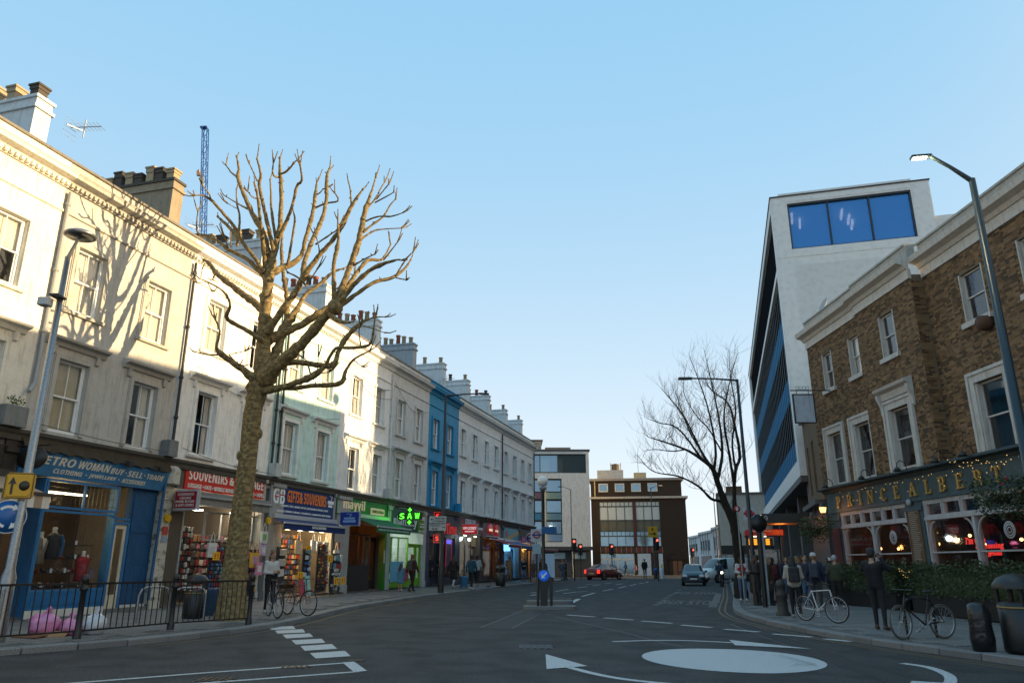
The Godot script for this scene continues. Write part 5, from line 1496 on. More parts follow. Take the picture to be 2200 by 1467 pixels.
	obj("wall", MB.new().span(0, 12, 0, 11.3, -9, 0), paint(0.19, 0.12, 0.065, 0.95), nb)
	obj("cornice", MB.new().span(0, 12, 11.3, 11.6, -9, 0.3), stone, nb)
	for i in 4:
		for y in [1.0, 5.0, 8.6]:
			sash(nb, 1.5 + i * 3, y, 1.2, 1.9, fr, 0, -0.06)

func curl(m, o, e, wdt, hgt):
	var p = []
	for k in 9:
		var a = PI / 2 * k / 8.0
		p.append(o + Vector3(e * wdt * (1 - cos(a)), hgt * sin(a), 0.0))
	for k in 8:
		m.bar(p[k], p[k + 1], 0.05, 0.05)

# ---------------------------------------------------------------- the white office block on its pillars, and the far buildings
func build_white_block():
	var B = along(-0.2654, 0.964)     # its long side, x back toward the camera
	var E = along(0.964, 0.2654)      # its end, facing the camera
	var o = Vector3(14.6, 0.2, -38.0)
	var blk = thing("office_block", "tall white office block with a big blue top window and glazed long side", "office block", o)
	var conc = mat("concrete", Color(0.76, 0.76, 0.73), 0.75, {"tex": texs["stucco"], "scale": 0.2})
	var yb = 0.2
	# end wall: frame round the big window, panels below
	var m = MB.new()
	m.wall(0, 8.1, 5.9 - yb, 21.4 - yb, [[0.85, 7.15, 18.2 - yb, 20.95 - yb]], 0.0, 0.35)
	obj("end_wall", m, conc, blk, Vector3.ZERO, E)
	obj("core", MB.new().span(0.3, 7.9, 5.9 - yb, 6.2 - yb, -42, -0.4).span(0.3, 7.9, 21.0 - yb, 21.35 - yb, -42, -0.4).span(7.8, 8.1, 5.9 - yb, 21.3 - yb, -42, -0.01).span(0.3, 7.8, 17.3 - yb, 17.6 - yb, -42, -0.4).span(3.0, 3.2, 6.2 - yb, 17.3 - yb, -42, -0.4).span(0.3, 7.8, 5.9 - yb, 21.3 - yb, -43, -42), paint(0.34, 0.34, 0.33, 0.9), blk, Vector3.ZERO, E)
	var fr = MB.new()
	fr.span(0.85, 7.15, 20.85 - yb, 20.95 - yb, -0.3, -0.05).span(0.85, 7.15, 18.2 - yb, 18.26 - yb, -0.3, -0.05).span(0.85, 0.93, 18.2 - yb, 20.9 - yb, -0.3, -0.05).span(7.07, 7.15, 18.2 - yb, 20.9 - yb, -0.3, -0.05)
	for x in [2.95, 5.05]:
		fr.span(x - 0.035, x + 0.035, 18.2 - yb, 20.9 - yb, -0.3, -0.05)
	var w = obj("window", fr, mat("dark_frame", Color(0.02, 0.021, 0.024), 0.4), blk, Vector3.ZERO, E)
	var tint = mat("sky_tint_glass", Color(0.05, 0.22, 0.52, 0.62), 0.04, {"metal": 0.5})  # the blue of the reflected sky is put into the pane colour
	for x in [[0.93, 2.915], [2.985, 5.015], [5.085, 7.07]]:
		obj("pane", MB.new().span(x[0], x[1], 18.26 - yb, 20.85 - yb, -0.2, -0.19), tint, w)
	for q in [[1.7, 20.1, -2.0], [1.2, 19.0, -1.2], [4.4, 20.6, -2.2], [3.9, 18.9, -1.4], [4.7, 20.9, -3.0]]:
		obj("tube_light", MB.new().bar(Vector3(q[0], 20.86 - yb, q[2]), Vector3(q[0] + 0.12, 20.86 - yb, q[2] - 1.3), 0.12), glow(1.0, 1.0, 1.0, 3.0), w)
	# joints of the cladding: shallow raised panels
	var pm = MB.new()
	for q in [[0.08, 0.78, 17.72, 21.3], [7.25, 8.05, 17.72, 21.3], [0.85, 7.15, 21.05, 21.3], [0.85, 7.15, 17.72, 18.12], [0.08, 0.45, 6.0, 17.6]]:
		pm.span(q[0], q[1], q[2] - yb, q[3] - yb, 0.0, 0.02)
	obj("cladding_panel", pm, conc, blk, Vector3.ZERO, E)
	var rb = obj("ribbed_panel", MB.new().span(0.55, 8.0, 6.0 - yb, 17.5 - yb, 0.0, 0.008), conc, blk, Vector3.ZERO, E)
	for i in 82:
		obj("rib", MB.new().span(0.9 + i * 0.088, 0.95 + i * 0.088, 6.2 - yb, 17.25 - yb, 0.008, 0.03), conc, rb)
	obj("parapet_cap", MB.new().span(-0.05, 8.15, 21.4 - yb, 21.46 - yb, -43, 0.06), mat("dark_cap", Color(0.03, 0.03, 0.035), 0.6), blk, Vector3.ZERO, E)
	obj("plant_room", MB.new().span(0.5, 7.4, 21.46 - yb, 21.9 - yb, -30, -0.6), conc, blk, Vector3.ZERO, E)
	obj("back_block", MB.new().span(8.1, 16.0, 5.0, 19.4 - yb, -30, -0.3), conc, blk, Vector3.ZERO, E)
	# long side
	var sd = MB.new()
	sd.wall(-43, -0.02, 5.9 - yb, 21.4 - yb, [[-41.5, -0.7, 17.35 - yb, 20.8 - yb], [-41.5, -0.9, 6.75 - yb, 17.0 - yb]], 0.0, 0.22)
	obj("side_wall", sd, conc, blk, Vector3.ZERO, B)
	var dk = paint(0.012, 0.012, 0.013, 0.4)
	obj("dark_interior_sheet", MB.new().span(-41.5, -0.6, 6.75 - yb, 20.8 - yb, -0.8, -0.6), paint(0.02, 0.02, 0.022, 0.8), blk, Vector3.ZERO, B)  # near-black sheet painted as the unlit rooms behind the glazing
	var cw = obj("curtain_wall", MB.new().span(-41.5, -0.9, 6.75 - yb, 6.85 - yb, -0.25, -0.1), mat("silver_frame", Color(0.30, 0.33, 0.35), 0.6, {"spec": 0.0}), blk, Vector3.ZERO, B)
	for i in 34:
		var x = -0.95 - i * 1.2
		obj("mullion", MB.new().span(x - 0.03, x + 0.03, 6.85 - yb, 17.0 - yb, -0.20, -0.188), mats["silver_frame"], cw)
	var dg = mat("dark_glass", Color(0.012, 0.014, 0.016), 0.5, {"spec": 0.0})
	var bg = mat("blue_spandrel", Color(0.035, 0.15, 0.28), 0.4, {"spec": 0.0})
	for q in [[6.85, 8.1, 1], [8.1, 10.35, 0], [10.35, 11.7, 1], [11.7, 13.85, 0], [13.85, 15.2, 1], [15.2, 17.0, 0]]:
		for i in 17:
			var x = -0.95 - i * 2.4
			obj("glass_panel", MB.new().span(max(x - 2.39, -41.45), x, q[0] - yb + 0.02, q[1] - yb - 0.02, -0.22, -0.2), bg if q[2] else dg, cw)
	obj("top_glazing", MB.new().span(-41.5, -0.7, 17.35 - yb, 20.8 - yb, -0.24, -0.2), dg, blk, Vector3.ZERO, B)
	# pillars and the recessed street floor under the overhang
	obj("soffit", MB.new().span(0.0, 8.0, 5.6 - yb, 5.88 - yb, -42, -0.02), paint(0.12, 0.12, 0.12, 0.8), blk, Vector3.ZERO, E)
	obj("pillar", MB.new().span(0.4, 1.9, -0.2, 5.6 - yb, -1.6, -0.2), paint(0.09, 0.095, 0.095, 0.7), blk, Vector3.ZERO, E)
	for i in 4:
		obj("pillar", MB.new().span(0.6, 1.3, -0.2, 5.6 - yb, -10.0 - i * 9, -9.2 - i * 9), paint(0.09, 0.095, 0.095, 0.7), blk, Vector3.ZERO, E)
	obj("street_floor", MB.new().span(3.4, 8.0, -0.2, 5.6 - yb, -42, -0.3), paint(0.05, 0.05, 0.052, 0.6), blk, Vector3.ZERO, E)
	var wl = obj("wall_light", MB.new().cbox(Vector3(1.35, 3.9, -0.14), Vector3(0.16, 0.3, 0.12), 0.02), mat("wall_light", Color(0.3, 0.25, 0.15), 0.4, {"emit": Color(1.0, 0.6, 0.2), "e": 1.2}), blk, Vector3.ZERO, E)
	lamp(wl, Vector3(1.35, 3.6, 0.05), Color(1.0, 0.65, 0.25), 0.9, 0.1)
	# the entrance canopy with the number 9
	var cp = thing("entrance_canopy", "dark entrance canopy numbered 9 with a wooden soffit", "canopy", Vector3(12.9, 3.55, -37.2), E)
	obj("canopy_edge", MB.new().span(-0.7, 1.1, 0.0, 0.42, -2.6, 0.0), paint(0.02, 0.022, 0.022, 0.5), cp)
	obj("lit_edge", MB.new().span(-0.72, -0.70, 0.04, 0.38, -2.5, -0.05), glow(0.8, 0.75, 0.6, 0.6), cp)
	obj("wooden_soffit", MB.new().span(-0.66, 1.06, -0.03, 0.0, -2.5, -0.05), paint(0.35, 0.20, 0.08, 0.6), cp)
	text(cp, "9", Vector3(-0.5, 0.2, 0.0), 0, 0.26, flat(0.5, 0.5, 0.5), Basis(), false)
	lamp(cp, Vector3(0.2, -0.2, -1.2), Color(1.0, 0.6, 0.25), 0.5, 0.3)

func rectwin(parent, x0, x1, y0, y1, z, fm, gm, cols, rows, t = 0.06, called = "window"):
	var m = MB.new()
	m.span(x0, x0 + t, y0, y1, z, z + 0.12).span(x1 - t, x1, y0, y1, z, z + 0.12).span(x0 + t, x1 - t, y1 - t, y1, z, z + 0.12).span(x0 + t, x1 - t, y0, y0 + t, z, z + 0.12)
	for i in range(1, cols):
		var x = lerp(x0, x1, i / float(cols))
		m.span(x - t / 2, x + t / 2, y0 + t, y1 - t, z + 0.01, z + 0.1)
	for j in range(1, rows):
		var y = lerp(y0, y1, j / float(rows))
		m.span(x0 + t, x1 - t, y - t / 2, y + t / 2, z + 0.02, z + 0.09)
	var w = obj(called, m, fm, parent)
	for i in cols:
		obj("pane", MB.new().span(lerp(x0, x1, i / float(cols)) + t / 2, lerp(x0, x1, (i + 1) / float(cols)) - t / 2, y0 + t, y1 - t, z + 0.035, z + 0.05), gm, w)
	return w

func build_far():
	var gb = 0.28
	var sheen = mat("far_sky_tint_glass", Color(0.20, 0.31, 0.40), 0.05, {"metal": 0.55})  # blue tint paints the sky reflection into the far panes
	var wf = paint(0.62, 0.60, 0.55, 0.6)
	var df = mat("green_frame", Color(0.04, 0.06, 0.06), 0.5)
	# brown brick building that closes the street
	var br = thing("brown_brick_building", "dark brown brick building with tall gridded windows and a flat roof", "building", Vector3(10.0, gb, -96.0), along(0.99, 0.14))
	var tb = noise_tex("far_brick", FastNoiseLite.TYPE_SIMPLEX, 0.08, 5, 0.6, 1.0)
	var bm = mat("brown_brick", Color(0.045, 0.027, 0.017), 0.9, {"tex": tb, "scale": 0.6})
	var m = MB.new()
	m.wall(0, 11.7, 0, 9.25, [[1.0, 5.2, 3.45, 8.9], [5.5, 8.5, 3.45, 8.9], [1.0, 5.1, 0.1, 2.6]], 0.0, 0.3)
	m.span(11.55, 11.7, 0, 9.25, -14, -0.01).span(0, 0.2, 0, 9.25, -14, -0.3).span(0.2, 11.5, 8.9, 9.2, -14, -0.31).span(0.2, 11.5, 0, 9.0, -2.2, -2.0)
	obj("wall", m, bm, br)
	obj("stone_band", MB.new().span(-0.1, 12.0, 9.25, 9.5, -14, 0.25), paint(0.50, 0.44, 0.38, 0.8), br)
	m = MB.new()
	m.wall(0, 11.3, 9.5, 11.75, [], -0.1, 0.1)
	m.span(0, 11.3, 9.5, 11.7, -14, -0.15)
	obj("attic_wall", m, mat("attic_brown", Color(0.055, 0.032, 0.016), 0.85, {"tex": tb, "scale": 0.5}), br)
	obj("roof_edge", MB.new().span(-0.2, 11.6, 11.5, 11.68, -14, 0.12).span(-0.25, 11.7, 11.68, 11.78, -14, 0.2), paint(0.40, 0.36, 0.33, 0.8), br)
	for i in 4:
		rectwin(br, 1.0 + i * 2.05, 2.2 + i * 2.05, 10.1, 11.15, -0.1, wf, sheen, 1, 1, 0.13)
	for q in [[1.0, 5.2, 4], [5.5, 8.5, 3]]:
		for r in [[8.3, 8.9, 2], [6.6, 8.3, 1], [5.3, 6.6, 1], [4.7, 5.3, 2], [3.45, 4.7, 1]]:
			rectwin(br, q[0], q[1], r[0], r[1], -0.2, df, paint(0.10, 0.10, 0.075, 0.5) if r[0] == 5.3 else (sheen if r[0] < 6 else mat("curtained", Color(0.42, 0.46, 0.46), 0.3, {"spec": 0.7})), q[2] * r[2], 1, 0.07)
	obj("red_pier", MB.new().span(5.2, 5.5, 3.45, 8.9, -0.2, 0.03), paint(0.09, 0.015, 0.015, 0.7), br)
	for i in 12:
		obj("red_panel", MB.new().span(1.05 + i * 0.63, 1.58 + i * 0.63, 2.75, 3.35, 0.0, 0.05), paint(0.12, 0.02, 0.02, 0.6) if i % 2 else paint(0.05, 0.03, 0.025, 0.6), br)
	for i in 13:
		obj("panel_strip", MB.new().span(1.0 + i * 0.63, 1.05 + i * 0.63, 2.7, 3.4, 0.0, 0.07), paint(0.40, 0.27, 0.16, 0.7), br)
	rectwin(br, 1.0, 5.1, 1.95, 2.6, -0.15, wf, sheen, 6, 1, 0.07)
	rectwin(br, 1.0, 5.1, 0.1, 1.95, -0.15, wf, sheen, 4, 1, 0.12, "shop_door")
	lamp(br, Vector3(3, 2.2, -1.2), Color(0.9, 1.0, 0.9), 6.0, 0.4)
	obj("painted_shutter", MB.new().span(5.5, 7.1, 0.0, 2.6, 0.0, 0.06), mat("graffiti", Color(0.55, 0.62, 0.66), 0.6, {"tex": noise_tex("graffiti", FastNoiseLite.TYPE_SIMPLEX, 0.03, 3, Color(0.2, 0.4, 0.7), Color(1, 1, 1), false, 1.0, 256, Color(0.95, 0.95, 0.95), 0.45), "scale": 0.8}), br)
	obj("poster_pier", MB.new().span(8.05, 8.55, 0.0, 2.6, 0.0, 0.06), mats["graffiti"], br)
	obj("door_surround", MB.new().span(9.3, 11.2, 0, 1.9, 0.0, 0.2).prism([Vector2(9.1, 1.9), Vector2(11.4, 1.9), Vector2(10.25, 2.75)], 0.0, 0.3), bm, br)
	obj("door", MB.new().span(9.7, 10.2, 0, 1.75, 0.2, 0.24).span(10.3, 10.8, 0, 1.75, 0.2, 0.24), paint(0.16, 0.07, 0.03, 0.6), br)
	obj("drainpipe", MB.new().span(0.45, 0.6, 9.5, 11.5, -0.1, 0.05), paint(0.55, 0.42, 0.22, 0.6), br)
	obj("lift_house", MB.new().span(0.8, 4.2, 11.78, 13.2, -8, -3), paint(0.55, 0.50, 0.44, 0.8), br)
	obj("roof_tank", MB.new(true).lathe([[0.0, 0.0], [0.55, 0.0], [0.55, 0.9], [0.65, 0.95], [0.0, 1.1]], 10, Vector3(3.2, 13.2, -5)).tube([Vector3(2.6, 13.2, -4.4), Vector3(2.6, 14.3, -4.4)], 0.05, 5).tube([Vector3(3.9, 13.2, -4.4), Vector3(3.9, 14.3, -4.4)], 0.05, 5), paint(0.22, 0.17, 0.11, 0.8), br)
	obj("roof_box", MB.new().span(5.6, 7.2, 11.78, 13.0, -6, -4.5), paint(0.5, 0.4, 0.22, 0.8), br)
	obj("television_aerial", MB.new().bar(Vector3(6.2, 13.0, -5), Vector3(6.2, 15.6, -5), 0.06).bar(Vector3(5.7, 15.3, -5), Vector3(6.7, 15.3, -5), 0.05).bar(Vector3(5.3, 14.4, -5), Vector3(7.0, 14.4, -5), 0.04), mats["aerial"], br)
	# pale tiled block at the end of the terrace
	var wb = thing("pale_tiled_block", "pale grey tiled block with a louvred plant room on its roof", "building", Vector3(0.0, gb, -89.0))
	var tile = paint(0.58, 0.57, 0.55, 0.6)
	m = MB.new()
	m.wall(-6, 9.15, 3.3, 14.0, [[-5.8, 5.85, 3.8, 11.05], [-5.8, 8.8, 11.7, 14.0 - 0.05]], 0.0, 0.35)
	m.span(9.0, 9.15, 3.3, 14.2, -16, -0.01).span(-6, 9.0, 14.0, 14.3, -16, 0.02).span(-6, 9.0, 3.3, 14.0, -3.0, -2.8).span(-6, 9.0, 11.2, 11.5, -2.8, -0.36)
	obj("wall", m, tile, wb)
	rectwin(wb, -1.0, 5.5, 11.75, 13.9, -0.3, df, sheen, 3, 1, 0.1)
	obj("dark_panel", MB.new().span(5.5, 8.8, 11.7, 13.95, -0.3, -0.2), paint(0.035, 0.05, 0.05, 0.6), wb)
	var cl = [paint(0.20, 0.30, 0.30, 0.5, "plain"), paint(0.26, 0.11, 0.11, 0.5, "plain"), paint(0.30, 0.36, 0.26, 0.5, "plain"), paint(0.30, 0.36, 0.44, 0.5, "plain"), paint(0.08, 0.26, 0.36, 0.5, "plain")]
	for f in 3:
		for i in 4:
			var x = -2.0 + i * 2.0
			var y = 3.9 + f * 2.4
			rectwin(wb, x, x + 1.8, y + 0.8, y + 2.25, -0.3, df, sheen, 1, 1, 0.07)
			obj("coloured_panel", MB.new().span(x, x + 1.8, y, y + 0.75, -0.3, -0.2), cl[(f * 2 + i) % 5], wb)
	for i in 4:
		obj("window_pier", MB.new().span(-2.18 + i * 2.0, -2.0 + i * 2.0, 3.8, 11.1, -0.3, 0.06), paint(0.58, 0.52, 0.42, 0.7), wb)
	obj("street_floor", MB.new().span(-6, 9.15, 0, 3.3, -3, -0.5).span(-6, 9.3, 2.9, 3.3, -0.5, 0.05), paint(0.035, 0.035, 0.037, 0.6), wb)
	for q in [[4.8, 6.2], [7.0, 8.6]]:
		rectwin(wb, q[0], q[1], 1.9, 2.7, -0.5, df, paint(0.36, 0.42, 0.42, 0.4), 1, 1, 0.06)
	obj("roof_cap", MB.new().span(-6.1, 9.3, 14.3, 14.5, -16, 0.1), paint(0.05, 0.05, 0.06, 0.6), wb)
	var lv = obj("plant_room", MB.new().span(-4, 3.6, 14.5, 15.9, -10, -2.2).span(-4, 3.8, 15.9, 16.0, -10, -2.0), paint(0.16, 0.16, 0.15, 0.7), wb)
	for i in 7:
		obj("louvre", MB.new().span(-4, 3.6, 14.6 + i * 0.18, 14.68 + i * 0.18, -2.2, -2.05), paint(0.42, 0.41, 0.36, 0.6), lv)
	obj("roof_box", MB.new().span(4.2, 7.4, 14.5, 15.5, -9, -5), paint(0.18, 0.17, 0.15, 0.7), wb)
	# white stucco terrace far down the street beyond the junction
	var ft = along(-0.05, 1.0)
	var lbl = ["plain white house at the far end beyond the junction", "white pilastered house beyond the junction", "white house nearest the tree beyond the junction"]
	for k in 3:
		var o = Vector3(30.6 - k * 0.5, gb, -133.0 + k * 10.0)
		var hs = thing("far_stucco_house", lbl[k], "house", o, ft, "white houses beyond the junction")
		var hgt = [5.6, 5.9, 6.2][k]
		obj("wall", MB.new().span(0, 9.95, 0, hgt, -9, 0), paint(0.58, 0.62, 0.64, 0.7), hs)
		obj("cornice", MB.new().span(-0.1, 10.0, hgt, hgt + 0.3, -9, 0.3), paint(0.6, 0.64, 0.66, 0.7), hs)
		for i in 4:
			rectwin(hs, 0.8 + i * 1.8, 1.7 + i * 1.8, 3.4, hgt - 1.0, 0.0, df, sheen, 1, 2, 0.08)
			obj("pilaster", MB.new().span(0.25 + i * 1.85, 0.5 + i * 1.85, 2.8, hgt, 0.0, 0.15), paint(0.6, 0.64, 0.66, 0.7), hs)
		obj("shop_floor_front", MB.new().span(0.3, 7.6, 0.2, 2.6, 0.0, 0.1), paint(0.03, 0.035, 0.04, 0.5), hs)
		var ch = obj("chimney", MB.new().span(6.6, 7.4, hgt + 0.3, hgt + 2.0, -5, -3.4), paint(0.30, 0.15, 0.08, 0.9), hs)
		for i in 3:
			obj("chimney_pot", MB.new().span(6.75, 6.95, hgt + 2.0, hgt + 2.4, -4.9 + i * 0.5, -4.7 + i * 0.5), mats["pot_terracotta"], ch)
	# the white corner building behind the bare tree
	var cb = thing("white_corner_building", "white rendered corner building behind the bare street tree", "building", Vector3(20.6, gb, -76.0), along(0.97, 0.25))
	obj("wall", MB.new().span(0, 9, 0, 8.0, -8, 0), paint(0.62, 0.55, 0.46, 0.8), cb)
	obj("flank", MB.new().span(-0.06, 0.0, 0, 8.0, -8, -0.05), paint(0.20, 0.15, 0.10, 0.8), cb)
	obj("coping", MB.new().span(-0.1, 9.1, 8.0, 8.2, -8, 0.1), paint(0.2, 0.17, 0.14, 0.8), cb)
	obj("chimney", MB.new().span(1.0, 2.6, 8.2, 9.2, -5, -4), paint(0.22, 0.13, 0.07, 0.9), cb)
	obj("shop_band", MB.new().span(0.0, 6.0, 2.3, 3.1, 0.0, 0.15), paint(0.02, 0.02, 0.022, 0.5), cb)
	obj("shop_window", MB.new().span(0.3, 6.0, 0.3, 2.2, 0.0, 0.05), sheen, cb)
	# tower crane behind the terrace
	var cr = thing("tower_crane", "blue lattice tower crane mast rising behind the terrace", "crane", Vector3(-40.6, 0, -100.0), Basis(Vector3.BACK, 0.098))
	var ms = MB.new()
	for e in [[-1, -1], [1, -1], [1, 1], [-1, 1]]:
		ms.bar(Vector3(e[0] * 0.36, 0, e[1] * 0.36), Vector3(e[0] * 0.36, 66.0, e[1] * 0.36), 0.10)
	for i in 44:
		var y = i * 1.5
		var s = 1 if i % 2 else -1
		for e in [[Vector3(-0.36, 0, 0.36), Vector3(0.36, 0, 0.36)], [Vector3(-0.36, 0, -0.36), Vector3(0.36, 0, -0.36)], [Vector3(-0.36, 0, -0.36), Vector3(-0.36, 0, 0.36)], [Vector3(0.36, 0, -0.36), Vector3(0.36, 0, 0.36)]]:
			ms.bar(e[0] + Vector3(0, y, 0), e[1] + Vector3(0, y, 0), 0.05)
			ms.bar(e[0 if s > 0 else 1] + Vector3(0, y, 0), e[1 if s > 0 else 0] + Vector3(0, y + 1.5, 0), 0.05)
	obj("mast", ms, paint(0.02, 0.10, 0.36, 0.5, "plain"), cr)
	obj("mast_head", MB.new().box(Vector3(-0.2, 66.1, 0), Vector3(1.0, 0.2, 0.8)), paint(0.03, 0.08, 0.25, 0.5, "plain"), cr)
	obj("warning_lamp", MB.new().box(Vector3(-0.7, 58.0, 0.5), Vector3(0.4, 0.8, 0.4)), paint(0.5, 0.3, 0.15, 0.5, "plain"), cr)

